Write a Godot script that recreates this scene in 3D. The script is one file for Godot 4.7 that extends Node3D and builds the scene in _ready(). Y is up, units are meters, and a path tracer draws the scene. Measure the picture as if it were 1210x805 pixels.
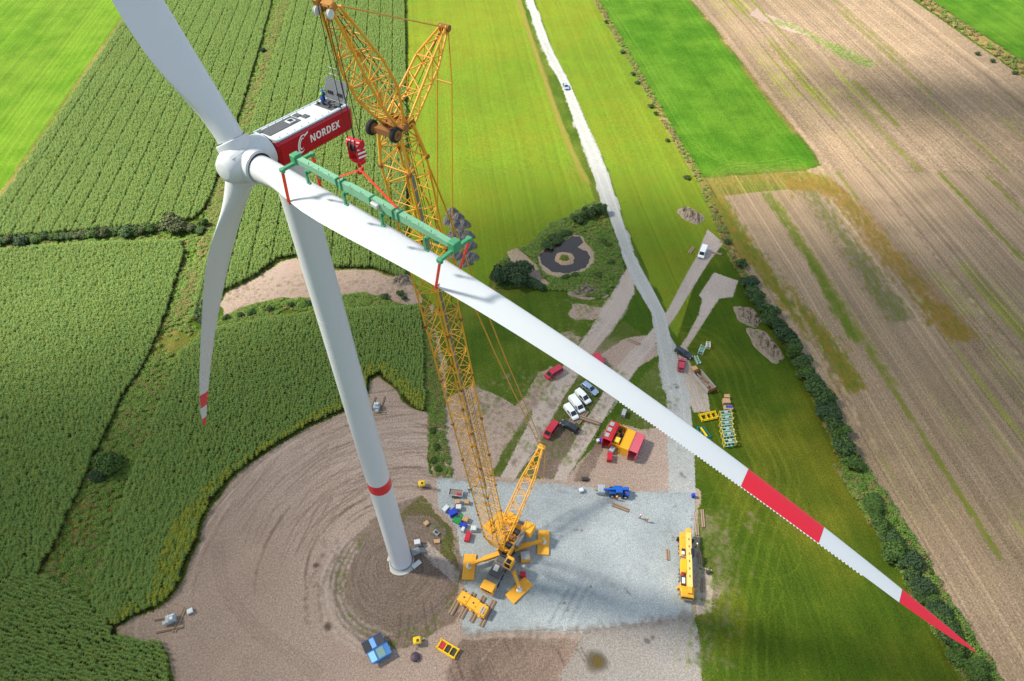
extends Node3D
# A wind turbine being assembled by a lattice crane, seen from the air. x right, y up, -z away from the camera; ground plans are Vector2(x, distance ahead).

var rng := RandomNumberGenerator.new()
var noise := FastNoiseLite.new()
var taken := {}
var M := {}
const NEAR := Rect2(-185, 15, 370, 185)
const FAR := Rect2(-400, 200, 800, 250)
const ACROSS := Vector2(0.9932, 0.1162)   # across the field rows
const ALONG := Vector2(-0.1162, 0.9932)


class G:
	var v := PackedVector3Array()
	var n := PackedVector3Array()
	var c := PackedColorArray()
	var u := PackedVector2Array()
	var color := Color(1, 1, 1)
	var colored := false

	func put(a: Vector3, b: Vector3, d: Vector3, na: Vector3, nb: Vector3, nd: Vector3) -> void:
		if (d - a).cross(b - a).dot(na + nb + nd) < 0.0:
			v.append(a); v.append(d); v.append(b)
			n.append(na); n.append(nd); n.append(nb)
		else:
			v.append(a); v.append(b); v.append(d)
			n.append(na); n.append(nb); n.append(nd)
		if colored:
			c.append(color); c.append(color); c.append(color)

	func tri(a: Vector3, b: Vector3, d: Vector3, away: Vector3) -> void:
		var m := (d - a).cross(b - a).normalized()
		if m.dot((a + b + d) / 3.0 - away) < 0.0:
			m = -m
		put(a, b, d, m, m, m)

	func quad(a: Vector3, b: Vector3, d: Vector3, e: Vector3, away: Vector3) -> void:
		tri(a, b, d, away)
		tri(a, d, e, away)

	func box(at: Vector3, s: Vector3, b := Basis(), bevel := 0.0) -> void:
		var h := s * 0.5
		if bevel <= 0.0:
			hull8(at, b, h, h)
			return
		var k := bevel
		var x := b.x; var y := b.y; var z := b.z
		var ring := func(yy: float, i: float) -> Array:
			var r := []
			var q := [Vector2(h.x - i, h.z - i - k), Vector2(h.x - i - k, h.z - i), Vector2(-h.x + i + k, h.z - i), Vector2(-h.x + i, h.z - i - k), Vector2(-h.x + i, -h.z + i + k), Vector2(-h.x + i + k, -h.z + i), Vector2(h.x - i - k, -h.z + i), Vector2(h.x - i, -h.z + i + k)]
			for p in q:
				r.append(at + x * p.x + y * yy + z * p.y)
			return r
		var rs := [ring.call(-h.y, k), ring.call(-h.y + k, 0.0), ring.call(h.y - k, 0.0), ring.call(h.y, k)]
		for j in 3:
			for i in 8:
				quad(rs[j][i], rs[j][(i + 1) % 8], rs[j + 1][(i + 1) % 8], rs[j + 1][i], at)
		for i in range(1, 7):
			tri(rs[0][0], rs[0][i], rs[0][i + 1], at)
			tri(rs[3][0], rs[3][i], rs[3][i + 1], at)

	func hull8(at: Vector3, b: Basis, lo: Vector3, hi: Vector3) -> void:
		# lo: half sizes of the bottom face (x, half height, z), hi: of the top face
		var p := []
		for t in 2:
			var s: Vector3 = hi if t else lo
			for k in [Vector2(-1, -1), Vector2(1, -1), Vector2(1, 1), Vector2(-1, 1)]:
				p.append(at + b.x * (k.x * s.x) + b.y * (s.y if t else -s.y) + b.z * (k.y * s.z))
		quad(p[0], p[1], p[2], p[3], at)
		quad(p[4], p[5], p[6], p[7], at)
		for i in 4:
			quad(p[i], p[(i + 1) % 4], p[4 + (i + 1) % 4], p[4 + i], at)

	func bar(a: Vector3, b: Vector3, w: float, h: float, up := Vector3.UP) -> void:
		var d := (b - a).normalized()
		if absf(d.dot(up)) > 0.97:
			up = Vector3.RIGHT if absf(d.x) < 0.8 else Vector3.BACK
		var s := d.cross(up).normalized()
		box((a + b) * 0.5, Vector3((b - a).length(), h, w), Basis(d, s.cross(d), s))

	func tube(a: Vector3, b: Vector3, r0: float, r1 := -1.0, k := 8, caps := true) -> void:
		if r1 < 0.0:
			r1 = r0
		var d := (b - a).normalized()
		var s := d.cross(Vector3.UP if absf(d.y) < 0.9 else Vector3.RIGHT).normalized()
		var t := s.cross(d)
		for i in k:
			var p := TAU * i / k
			var q := TAU * (i + 1) / k
			var e := s * cos(p) + t * sin(p)
			var f := s * cos(q) + t * sin(q)
			put(a + e * r0, a + f * r0, b + f * r1, e, f, f)
			put(a + e * r0, b + f * r1, b + e * r1, e, f, e)
			if caps:
				put(a, a + e * r0, a + f * r0, -d, -d, -d)
				put(b, b + e * r1, b + f * r1, d, d, d)

	func lathe(at: Vector3, axis: Vector3, prof: Array, k := 32, smooth := true) -> void:
		# prof: Vector2(along the axis, radius)
		var s := axis.cross(Vector3.UP if absf(axis.y) < 0.9 else Vector3.RIGHT).normalized()
		var t := s.cross(axis)
		for j in prof.size() - 1:
			var p: Vector2 = prof[j]
			var q: Vector2 = prof[j + 1]
			var g := Vector2(-(q.y - p.y), q.x - p.x).normalized()   # (axis, radial) normal
			var g0 := g
			var g1 := g
			if smooth:
				if j > 0:
					var o: Vector2 = prof[j - 1]
					var l := Vector2(-(p.y - o.y), p.x - o.x).normalized()
					if l.dot(g) > 0.6: g0 = (g + l).normalized()
				if j < prof.size() - 2:
					var o2: Vector2 = prof[j + 2]
					var l2 := Vector2(-(o2.y - q.y), o2.x - q.x).normalized()
					if l2.dot(g) > 0.6: g1 = (g + l2).normalized()
			for i in k:
				var e := s * cos(TAU * i / k) + t * sin(TAU * i / k)
				var f := s * cos(TAU * (i + 1) / k) + t * sin(TAU * (i + 1) / k)
				var a0 := at + axis * p.x + e * p.y
				var a1 := at + axis * p.x + f * p.y
				var b0 := at + axis * q.x + e * q.y
				var b1 := at + axis * q.x + f * q.y
				if q.y > 1e-5:
					put(a0, b1, b0, axis * g0.x + e * g0.y, axis * g1.x + f * g1.y, axis * g1.x + e * g1.y)
				if p.y > 1e-5:
					put(a0, a1, b1, axis * g0.x + e * g0.y, axis * g0.x + f * g0.y, axis * g1.x + f * g1.y)

	func loft(rings: Array, cap0 := true, cap1 := true) -> void:
		# smooth closed rings of equal size
		var m: int = rings.size()
		var k: int = rings[0].size()
		var mid := []
		for r in rings:
			var q := Vector3.ZERO
			for p in r: q += p
			mid.append(q / k)
		var nn := []
		for j in m:
			var row := []
			for i in k:
				var e: Vector3 = rings[j][(i + 1) % k] - rings[j][(i + k - 1) % k]
				var f: Vector3 = rings[mini(j + 1, m - 1)][i] - rings[maxi(j - 1, 0)][i]
				var w := e.cross(f).normalized()
				if w.dot(rings[j][i] - mid[j]) < 0.0: w = -w
				row.append(w)
			nn.append(row)
		for j in m - 1:
			for i in k:
				var i2 := (i + 1) % k
				put(rings[j][i], rings[j][i2], rings[j + 1][i2], nn[j][i], nn[j][i2], nn[j + 1][i2])
				put(rings[j][i], rings[j + 1][i2], rings[j + 1][i], nn[j][i], nn[j + 1][i2], nn[j + 1][i])
		if cap0:
			for i in range(1, k - 1): tri(rings[0][0], rings[0][i], rings[0][i + 1], mid[1])
		if cap1:
			for i in range(1, k - 1): tri(rings[m - 1][0], rings[m - 1][i], rings[m - 1][i + 1], mid[m - 2])

	func wheel(at: Vector3, axle: Vector3, r: float, w: float, k := 14) -> void:
		lathe(at - axle * w * 0.5, axle, [Vector2(0, r * 0.55), Vector2(0, r * 0.9), Vector2(w * 0.15, r), Vector2(w * 0.85, r), Vector2(w, r * 0.9), Vector2(w, r * 0.55)], k)

	func mesh() -> ArrayMesh:
		var a := []
		a.resize(Mesh.ARRAY_MAX)
		a[Mesh.ARRAY_VERTEX] = v
		a[Mesh.ARRAY_NORMAL] = n
		if colored: a[Mesh.ARRAY_COLOR] = c
		if u.size() == v.size(): a[Mesh.ARRAY_TEX_UV] = u
		var m := ArrayMesh.new()
		m.add_surface_from_arrays(Mesh.PRIMITIVE_TRIANGLES, a)
		return m


func poly(a: Array) -> PackedVector2Array:
	var r := PackedVector2Array()
	for i in a.size() / 2:
		r.append(Vector2(a[2 * i], a[2 * i + 1]))
	return r


func V(p: Vector2, h := 0.0) -> Vector3:
	return Vector3(p.x, h, -p.y)


func numbered(called: String) -> String:
	taken[called] = taken.get(called, -1) + 1
	return called if taken[called] == 0 else "%s_%03d" % [called, taken[called]]


func tag(o: Node, label := "", category := "", group := "", kind := "") -> Node:
	if label: o.set_meta("label", label)
	if category: o.set_meta("category", category)
	if group: o.set_meta("group", group)
	if kind: o.set_meta("kind", kind)
	return o


func thing(called: String, label: String, category: String, at := Vector3.ZERO, turn := 0.0, group := "") -> Node3D:
	var o := Node3D.new()
	o.name = numbered(called)
	add_child(o)
	o.position = at
	o.rotation.y = turn
	tag(o, label, category, group)
	return o


func part(parent: Node, called: String, g: G, mat: Material) -> MeshInstance3D:
	return inst(parent, called, g.mesh(), mat)


func inst(parent: Node, called: String, m: Mesh, mat: Material, at := Vector3.ZERO) -> MeshInstance3D:
	var o := MeshInstance3D.new()
	o.name = called if parent != self else numbered(called)
	o.mesh = m
	o.material_override = mat
	o.position = at
	parent.add_child(o, true)
	return o


func copy(o: Node3D, at: Vector3, turn: float, label := "") -> Node3D:
	var c := o.duplicate()
	c.name = numbered(String(o.name).trim_suffix("_" + String(o.name).get_slice("_", String(o.name).get_slice_count("_") - 1)) if String(o.name).right(3).is_valid_int() else String(o.name))
	add_child(c)
	c.position = at
	c.rotation.y = turn
	if label: c.set_meta("label", label)
	return c


func rgb8(r: int, g: int, b: int) -> Color:
	return Color8(r, g, b)


func mat(called: String, col: Color, rough := 0.6, metal := 0.0, grain := 0.0, spec := 0.5) -> StandardMaterial3D:
	var m := StandardMaterial3D.new()
	m.resource_name = called
	m.albedo_color = col
	m.roughness = rough
	m.metallic = metal
	m.metallic_specular = spec
	if grain > 0.0:
		m.albedo_texture = wear
		m.uv1_triplanar = true
		m.uv1_world_triplanar = true
		m.uv1_scale = Vector3.ONE * grain
	M[called] = m
	return m


var wear: ImageTexture
var grainy: ImageTexture


func noise_image(size: int, freq: float, octaves: int, seed_: int, type := FastNoiseLite.TYPE_SIMPLEX_SMOOTH) -> Image:
	var f := FastNoiseLite.new()
	f.seed = seed_
	f.noise_type = type
	f.frequency = freq
	f.fractal_type = FastNoiseLite.FRACTAL_FBM if octaves > 1 else FastNoiseLite.FRACTAL_NONE
	f.fractal_octaves = octaves
	return f.get_image(size, size)


func mirrored(im: Image) -> Image:
	# laid beside its mirror pictures it repeats without a seam
	var k := im.get_width()
	var o := Image.create(k * 2, k * 2, false, im.get_format())
	for j in 2:
		for i in 2:
			var b := im.duplicate()
			if i: b.flip_x()
			if j: b.flip_y()
			o.blit_rect(b, Rect2i(0, 0, k, k), Vector2i(i * k, j * k))
	return o


func toned(im: Image, lo: float, hi: float) -> ImageTexture:
	# a grey picture whose values run from lo to hi
	var d := im.get_data()
	var o := PackedByteArray()
	o.resize(d.size())
	for i in d.size():
		o[i] = int(255.0 * lerpf(lo, hi, d[i] / 255.0))
	return ImageTexture.create_from_image(Image.create_from_data(im.get_width(), im.get_height(), false, Image.FORMAT_L8, o))


# ---------------------------------------------------------------- the ground

const GRASS := 0
const MEADOW := 1
const GREEN := 2
const STUBBLE := 3
const DIRT := 4
const MOUND := 5
const PAD := 6
const ROAD := 7
const TRACK := 8
const GREY := 9
const SOIL := 10
const ROUGH := 11
const SAND := 12
const DRY := 13
const LOWER := 14
const OCHRE := 15
const MUD := 16
const WEST := 17
const WORN := 18
const OLIVE := 19
# first and second colour (sRGB bytes), how patchy, how grainy, how streaked along the rows, bump
const KINDS := [
	[66, 92, 26, 88, 102, 36, 1.2, 0.26, 0.08, 40],
	[117, 131, 36, 101, 125, 34, 1.2, 0.18, 0.08, 30],
	[64, 108, 22, 80, 117, 30, 1.3, 0.20, 0.10, 30],
	[156, 135, 111, 140, 121, 97, 1.3, 0.30, 0.18, 60],
	[176, 156, 143, 157, 137, 124, 1.2, 0.20, 0.0, 90],
	[140, 122, 111, 120, 105, 93, 1.3, 0.26, 0.0, 110],
	[161, 169, 173, 173, 180, 182, 1.2, 0.13, 0.0, 50],
	[176, 177, 174, 164, 166, 164, 1.2, 0.13, 0.0, 50],
	[184, 170, 161, 172, 156, 146, 1.2, 0.18, 0.0, 70],
	[160, 155, 151, 146, 138, 131, 1.4, 0.20, 0.0, 80],
	[66, 56, 40, 58, 62, 32, 1.0, 0.30, 0.2, 100],
	[74, 98, 30, 112, 106, 52, 1.3, 0.34, 0.0, 110],
	[184, 170, 150, 160, 143, 124, 1.3, 0.24, 0.0, 90],
	[150, 128, 80, 104, 112, 46, 1.6, 0.34, 0.1, 90],
	[68, 90, 22, 98, 102, 30, 1.2, 0.22, 0.08, 40],
	[134, 116, 62, 100, 108, 46, 1.7, 0.30, 0.34, 90],
	[122, 105, 94, 138, 119, 107, 1.3, 0.28, 0.0, 110],
	[86, 126, 26, 100, 132, 36, 1.2, 0.17, 0.12, 30],
	[86, 100, 42, 140, 124, 112, 1.9, 0.30, 0.0, 90],
	[112, 100, 74, 92, 94, 50, 1.8, 0.32, 0.0, 110],
]
var regions := []
var coarse: PackedByteArray
var fine: PackedByteArray
var streaks := PackedFloat32Array()
var weedy := PackedFloat32Array()


func region(kind: int, outline: PackedVector2Array) -> void:
	regions.append([kind, outline, Rect2()])


func raster(cls: PackedByteArray, box: Rect2, w: int, h: int, outline: PackedVector2Array, kind: int) -> void:
	var k := outline.size()
	for iy in h:
		var f := box.position.y + (iy + 0.5) * box.size.y / h
		var xs := []
		for i in k:
			var a := outline[i]
			var b := outline[(i + 1) % k]
			if (a.y > f) != (b.y > f):
				xs.append(a.x + (b.x - a.x) * (f - a.y) / (b.y - a.y))
		xs.sort()
		for j in xs.size() / 2:
			var i0 := maxi(0, int(ceil((xs[2 * j] - box.position.x) / box.size.x * w - 0.5)))
			var i1 := mini(w - 1, int(floor((xs[2 * j + 1] - box.position.x) / box.size.x * w - 0.5)))
			var at := iy * w
			for ix in range(at + i0, at + i1 + 1):
				cls[ix] = kind


func paint(box: Rect2, w: int, h: int) -> Array:
	var cls := PackedByteArray()
	cls.resize(w * h)
	for r in regions:
		raster(cls, box, w, h, r[1], r[0])
	var out := PackedByteArray()
	out.resize(w * h * 3)
	var bump := PackedByteArray()
	bump.resize(w * h)
	var sx := box.size.x / w
	var sy := box.size.y / h
	var kr := PackedFloat32Array()
	for k in KINDS:
		for q in k: kr.append(q)
	var last := w * h - 1
	var soft_edge := PackedFloat32Array()
	for k in KINDS.size(): soft_edge.append(9.0 if k in [DIRT, MUD, WORN, ROUGH, SAND, DRY, OCHRE, OLIVE, GRASS, MOUND] else 0.8 if k == ROAD or k == MEADOW else 2.0)
	for iy in h:
		var f := box.position.y + (iy + 0.5) * sy
		var cy := (int(f * 3.0) & 1023) << 10
		var fy := (int(f * 5.5) & 1023) << 10
		var by := (int(f * 0.55 + 200.0) & 1023) << 10
		for ix in w:
			var x := box.position.x + (ix + 0.5) * sx
			var c1 := (coarse[by + (int(x * 0.55 + 512.0) & 1023)] - 128) * 0.0078
			var c2 := (coarse[cy + (int(x * 3.0 + 4608.0) & 1023)] - 128) * 0.0078
			var f1 := (fine[fy + (int(x * 5.5 + 4608.0) & 1023)] - 128) * 0.0078
			var i := iy * w + ix
			var wp: float = soft_edge[cls[i]] * (1.0 if box == NEAR else 0.45)
			var j := clampi(i + int(c2 * wp + f1 * 2.0) + int(c1 * 3.0 + (c2 * wp * 0.6) - f1 * 2.0) * w, 0, last)
			var o: int = cls[j] * 10
			var t := clampf(0.5 + (c1 * 0.9 + c2 * 0.6) * kr[o + 6], 0.0, 1.0)
			var g := 1.0 + f1 * kr[o + 7] + c2 * kr[o + 7] * 0.35
			var st := kr[o + 8]
			if st > 0.0:
				var u := x * 0.9932 + f * 0.1162 + c1 * 0.8
				var s := streaks[int(u * 4.0 + 4096.0) & 2047]
				g += st * s
				if o == 30:   # weeds grow in lines through the stubble
					var wd := weedy[int(u * 2.0 + 4096.0) & 2047] + c1 * 0.9 + c2 * 0.35 + f1 * 0.3
					t = clampf(t, 0.0, 1.0)
					if wd > 1.05:
						var z := minf(1.0, (wd - 1.05) * 1.6) * 0.8
						var b3 := i * 3
						out[b3] = clampi(int(lerpf(lerpf(160, 146, t), 122, z) * g), 0, 255)
						out[b3 + 1] = clampi(int(lerpf(lerpf(142, 130, t), 126, z) * g), 0, 255)
						out[b3 + 2] = clampi(int(lerpf(lerpf(118, 102, t), 52, z) * g), 0, 255)
						bump[i] = clampi(int(128 + f1 * 90), 0, 255)
						continue
			var b := i * 3
			out[b] = clampi(int((kr[o] + (kr[o + 3] - kr[o]) * t) * g), 0, 255)
			out[b + 1] = clampi(int((kr[o + 1] + (kr[o + 4] - kr[o + 1]) * t) * g), 0, 255)
			out[b + 2] = clampi(int((kr[o + 2] + (kr[o + 5] - kr[o + 2]) * t) * g), 0, 255)
			bump[i] = clampi(int(128 + f1 * kr[o + 9] + c2 * kr[o + 9] * 0.5), 0, 255)
	var im := Image.create_from_data(w, h, false, Image.FORMAT_RGB8, out)
	im.convert(Image.FORMAT_RGBA8)
	return [im, Image.create_from_data(w, h, false, Image.FORMAT_L8, bump)]


var brushes := {}


func brush(size: Vector2i, col: Color, soft: float) -> Image:
	var key := [size, col, soft]
	if not brushes.has(key):
		var im := Image.create(size.x, size.y, false, Image.FORMAT_RGBA8)
		for y in size.y:
			for x in size.x:
				var d := Vector2((x + 0.5) / size.x - 0.5, (y + 0.5) / size.y - 0.5).length() * 2.0
				var e := fine[((y * 7 + size.x * 13) & 1023) * 1024 + ((x * 7 + size.y * 5) & 1023)] / 255.0
				var a := clampf((1.0 - d) / soft, 0.0, 1.0) * clampf(0.35 + e * 1.1, 0.0, 1.0)
				im.set_pixel(x, y, Color(col.r, col.g, col.b, col.a * a))
		brushes[key] = im
	return brushes[key]


func smear(m: Array, box: Rect2, path: PackedVector2Array, width: float, col: Color, step := 0.5, wobble := 0.15, soft := 0.7, within := PackedVector2Array()) -> void:
	# matter left along a path: ruts, tyre marks, trodden or spilt earth
	var im: Image = m[0]
	var sc := Vector2(im.get_width() / box.size.x, im.get_height() / box.size.y)
	var size := Vector2i(maxi(2, int(width * sc.x)), maxi(2, int(width * sc.y)))
	var br := brush(size, col, soft)
	for i in path.size() - 1:
		var l := (path[i + 1] - path[i]).length()
		var k := maxi(1, int(l / step))
		for j in k:
			var p := path[i].lerp(path[i + 1], float(j) / k) + Vector2(rng.randf_range(-wobble, wobble), rng.randf_range(-wobble, wobble))
			if not box.has_point(p): continue
			if not within.is_empty() and (not inside(p, within) or inside(p, P.pad) or inside(p, P.grey) or p.distance_to(Vector2(-22.7, 55.6)) < 13.0): continue
			var q := Vector2i((p - box.position) * sc) - size / 2
			im.blend_rect(br, Rect2i(Vector2i.ZERO, size), q)


func dabs(m: Array, box: Rect2, path: PackedVector2Array, width: float, count: int, cols: Array, long := 1) -> void:
	# loose dabs of matter scattered along a strip
	var im: Image = m[0]
	var sc := Vector2(im.get_width() / box.size.x, im.get_height() / box.size.y)
	var k := path.size() - 1
	for i in count:
		var t := rng.randf() * k
		var j := mini(int(t), k - 1)
		var e := (path[j + 1] - path[j]).normalized()
		var p := path[j].lerp(path[j + 1], t - j) + Vector2(-e.y, e.x) * rng.randfn() * width * 0.33
		if not box.has_point(p): continue
		var s := rng.randi_range(1, 3) * 0.5
		var size := Vector2i(maxi(2, int(s * sc.x)), maxi(2, int(s * rng.randi_range(1, long) * sc.y)))
		im.blend_rect(brush(size, cols[rng.randi() % cols.size()], 0.8), Rect2i(Vector2i.ZERO, size), Vector2i((p - box.position) * sc) - size / 2)


func curve(path: PackedVector2Array, k := 6) -> PackedVector2Array:
	# a smooth path through the points
	var r := PackedVector2Array()
	var m := path.size()
	for i in m - 1:
		for j in k:
			r.append(path[i].cubic_interpolate(path[i + 1], path[maxi(i - 1, 0)], path[mini(i + 2, m - 1)], float(j) / k))
	r.append(path[m - 1])
	return r


func aside(path: PackedVector2Array, d: float) -> PackedVector2Array:
	var r := PackedVector2Array()
	for i in path.size():
		var t := (path[mini(i + 1, path.size() - 1)] - path[maxi(i - 1, 0)]).normalized()
		r.append(path[i] + Vector2(-t.y, t.x) * d)
	return r


func ragged(p: PackedVector2Array, step: float, amount: float) -> PackedVector2Array:
	var r := PackedVector2Array()
	for i in p.size():
		var a := p[i]
		var b := p[(i + 1) % p.size()]
		var k := clampi(int((b - a).length() / step), 1, 200)
		for j in k:
			var q := a.lerp(b, float(j) / k)
			r.append(q + Vector2(noise.get_noise_2d(q.x * 30, q.y * 30), noise.get_noise_2d(q.x * 30 + 900, q.y * 30)) * amount * 2.0)
	return r


var level := 0


func sheet(called: String, outline: PackedVector2Array, h := -1.0, m: Material = null) -> MeshInstance3D:
	level += 1
	var y := level * 0.004 if h < 0.0 else h
	var mesh := ArrayMesh.new()
	var mats := []
	for k in 2:
		var box: Rect2 = [NEAR, FAR][k]
		var frame := PackedVector2Array([box.position, Vector2(box.end.x, box.position.y), box.end, Vector2(box.position.x, box.end.y)])
		var v := PackedVector3Array()
		var u := PackedVector2Array()
		for piece in Geometry2D.intersect_polygons(outline, frame):
			var t := Geometry2D.triangulate_polygon(piece)
			for i in t.size() / 3:
				var p := [piece[t[3 * i]], piece[t[3 * i + 1]], piece[t[3 * i + 2]]]
				if (p[1] - p[0]).cross(p[2] - p[0]) > 0.0: p.reverse()
				for q in p:
					v.append(Vector3(q.x, y, -q.y))
					u.append((q - box.position) / box.size * Vector2(2047.0 / 2048.0, 1023.0 / 1024.0) + Vector2(0.5 / 2048.0, 0.5 / 1024.0))
		if v.is_empty(): continue
		var n := PackedVector3Array()
		n.resize(v.size())
		n.fill(Vector3.UP)
		var a := []
		a.resize(Mesh.ARRAY_MAX)
		a[Mesh.ARRAY_VERTEX] = v
		a[Mesh.ARRAY_NORMAL] = n
		a[Mesh.ARRAY_TEX_UV] = u
		mesh.add_surface_from_arrays(Mesh.PRIMITIVE_TRIANGLES, a)
		mats.append(m if m else M["near_ground"] if k == 0 else M["far_ground"])
	var o := MeshInstance3D.new()
	o.name = numbered(called)
	o.mesh = mesh
	for i in mats.size(): o.set_surface_override_material(i, mats[i])
	o.set_meta("kind", "structure")
	add_child(o)
	return o


func ribbon(path: PackedVector2Array, w: float) -> PackedVector2Array:
	var r := aside(path, w * 0.5)
	var b := aside(path, -w * 0.5)
	b.reverse()
	r.append_array(b)
	return r


func ring(mid: Vector2, rx: float, ry: float, k := 40, wob := 0.0) -> PackedVector2Array:
	var r := PackedVector2Array()
	for i in k:
		var a := TAU * i / k
		var q := 1.0 + wob * noise.get_noise_2d(cos(a) * 60 + mid.x * 10, sin(a) * 60 + mid.y * 10)
		r.append(mid + Vector2(cos(a) * rx, sin(a) * ry) * q)
	return r


const BASE := Vector2(-22.7, 58.6)
var P := {}


func plans() -> void:
	P.west = poly([-287.4, 182.0, -203.3, 182.0, -171.7, 183.9, -176.5, 232.8, -189.2, 342.2, -196.8, 397.7, -374.6, 397.7])
	P.maize_b = poly([-257.1, 144.8, -196.0, 157.8, -160.2, 163.9, -132.5, 167.3, -114.6, 169.5, -102.8, 173.0, -100.3, 178.4, -102.0, 201.9, -103.9, 221.3, -107.8, 255.3, -113.9, 304.0, -120.8, 352.8, -128.0, 397.7, -193.1, 397.7, -186.8, 340.2, -174.6, 231.6, -169.1, 182.0, -206.1, 182.0, -285.7, 180.2])
	P.maize_c = poly([-117.7, 397.7, -110.5, 352.8, -103.6, 279.0, -100.5, 243.1, -97.8, 218.4, -94.2, 185.8, -93.3, 168.6, -92.7, 156.2, -90.4, 139.4, -88.5, 127.5, -85.7, 128.8, -83.5, 139.0, -76.0, 145.5, -70.9, 153.5, -65.7, 155.4, -61.0, 152.7, -51.8, 149.6, -41.7, 149.6, -31.0, 144.4, -40.2, 230.3, -54.2, 352.8, -59.1, 397.7])
	P.maize_d = poly([-250.9, 115.1, -191.2, 150.4, -156.6, 157.0, -137.2, 159.8, -119.4, 161.1, -102.7, 161.5, -99.9, 156.2, -97.5, 139.4, -95.8, 124.3, -95.5, 112.2, -97.1, 101.1, -96.6, 82.8, -96.1, 70.9, -95.6, 61.2, -96.5, 55.8, -103.8, 55.1, -134.4, 49.8])
	P.maize_e = poly([-75.8, 125.3, -64.5, 128.8, -48.5, 131.1, -34.4, 132.1, -25.8, 133.1, -24.0, 121.2, -22.7, 109.3, -21.2, 97.0, -23.5, 97.5, -26.8, 101.1, -30.2, 105.2, -33.8, 109.1, -36.2, 107.7, -37.2, 100.1, -42.4, 96.5, -49.8, 92.0, -54.9, 87.9, -59.7, 83.2, -63.5, 78.8, -66.0, 73.2, -67.0, 68.1, -66.5, 63.1, -67.4, 58.6, -67.0, 54.4, -67.9, 51.6, -69.9, 49.6, -73.9, 47.8, -76.9, 45.6, -83.0, 49.8, -83.9, 54.0, -84.4, 63.1, -85.5, 75.1, -85.7, 83.9, -87.1, 101.1, -87.1, 114.8, -83.7, 122.4])
	P.maize_f = poly([-134.5, 50.0, -103.8, 55.2, -96.6, 55.9, -92.5, 54.4, -83.7, 50.0, -76.8, 45.3, -76.5, 44.2, -70.9, 43.1, -66.3, 42.6, -64.2, 39.6, -57.8, 23.3, -119.5, 16.2])
	P.center = poly([-57.2, 397.7, 2.33, 397.7, 4.69, 352.8, 14.1, 267.6, 21.8, 218.4, 26.2, 194.2, 27.6, 183.9, 23.5, 177.4, 13.6, 172.1, 5.23, 160.2, -2.57, 154.2, -7.36, 141.1, -10.3, 121.2, -13.1, 109.3, -14.8, 101.1, -19.0, 115.1, -22.3, 134.2, -29.6, 144.8, -39.6, 230.3])
	P.strip = poly([8.84, 397.7, 11.5, 352.8, 17.9, 299.6, 24.5, 263.9, 29.7, 227.3, 33.9, 201.9, 36.4, 169.5, 40.3, 148.5, 43.8, 131.5, 44.5, 121.2, 61.4, 162.3, 67.4, 156.2, 66.3, 177.4, 64.5, 195.7, 60.8, 218.4, 55.4, 256.7, 49.6, 299.6, 41.8, 352.8, 39.5, 397.7])
	P.green = poly([40.9, 397.7, 43.1, 352.8, 50.3, 299.6, 56.1, 256.7, 61.4, 218.4, 64.9, 197.7, 87.3, 200.3, 103.3, 202.4, 108.6, 205.1, 107.7, 213.9, 101.6, 256.7, 93.6, 319.5, 88.8, 352.8, 83.8, 397.7])
	P.stubble = poly([86.1, 397.7, 90.5, 352.8, 95.6, 319.5, 102.9, 255.3, 108.6, 213.9, 108.6, 204.0, 102.9, 200.8, 86.9, 198.8, 65.2, 196.2, 66.1, 175.2, 67.5, 154.2, 71.8, 134.2, 75.8, 115.1, 78.1, 101.1, 77.9, 85.1, 78.9, 79.4, 80.5, 69.9, 82.5, 61.2, 83.4, 51.5, 85.7, 41.9, 87.4, 33.8, 97.4, 18.5, 185.2, 52.3, 272.0, 144.8, 247.4, 177.4, 215.1, 269.8, 207.8, 316.7, 201.9, 352.8, 193.1, 397.7])
	P.ochre = poly([65.2, 196.2, 86.9, 198.8, 103.0, 201.4, 111.8, 193.7, 112.6, 185.8, 106.2, 189.7, 93.3, 189.7, 81.3, 187.8, 71.2, 185.8, 71.5, 172.1, 75.0, 151.5, 75.3, 147.7, 67.9, 153.9, 66.1, 175.2])
	P.far_verge = poly([195.0, 397.7, 203.6, 352.8, 209.4, 316.7, 215.9, 269.8, 247.4, 177.4, 272.0, 144.8, 286.5, 160.2, 260.2, 194.2, 223.1, 283.8, 215.7, 316.7, 211.3, 352.8, 207.1, 397.7])
	P.east = poly([209.8, 397.7, 213.0, 352.8, 217.3, 316.7, 224.7, 285.4, 262.2, 196.7, 288.4, 162.3, 500.0, 387.6, 323.4, 397.7])
	P.lower = poly([44.5, 121.2, 61.4, 162.3, 67.4, 156.2, 71.6, 133.5, 75.4, 115.1, 77.3, 100.6, 77.3, 84.4, 78.3, 79.4, 79.9, 69.3, 81.8, 60.3, 82.7, 51.5, 84.8, 41.4, 86.6, 33.8, 86.6, 22.1, 33.4, 22.1, 35.0, 38.1, 36.8, 45.7, 35.9, 48.0, 39.1, 63.1, 40.8, 74.5, 42.2, 82.8, 43.3, 91.2, 44.2, 100.3, 44.1, 109.6])
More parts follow.
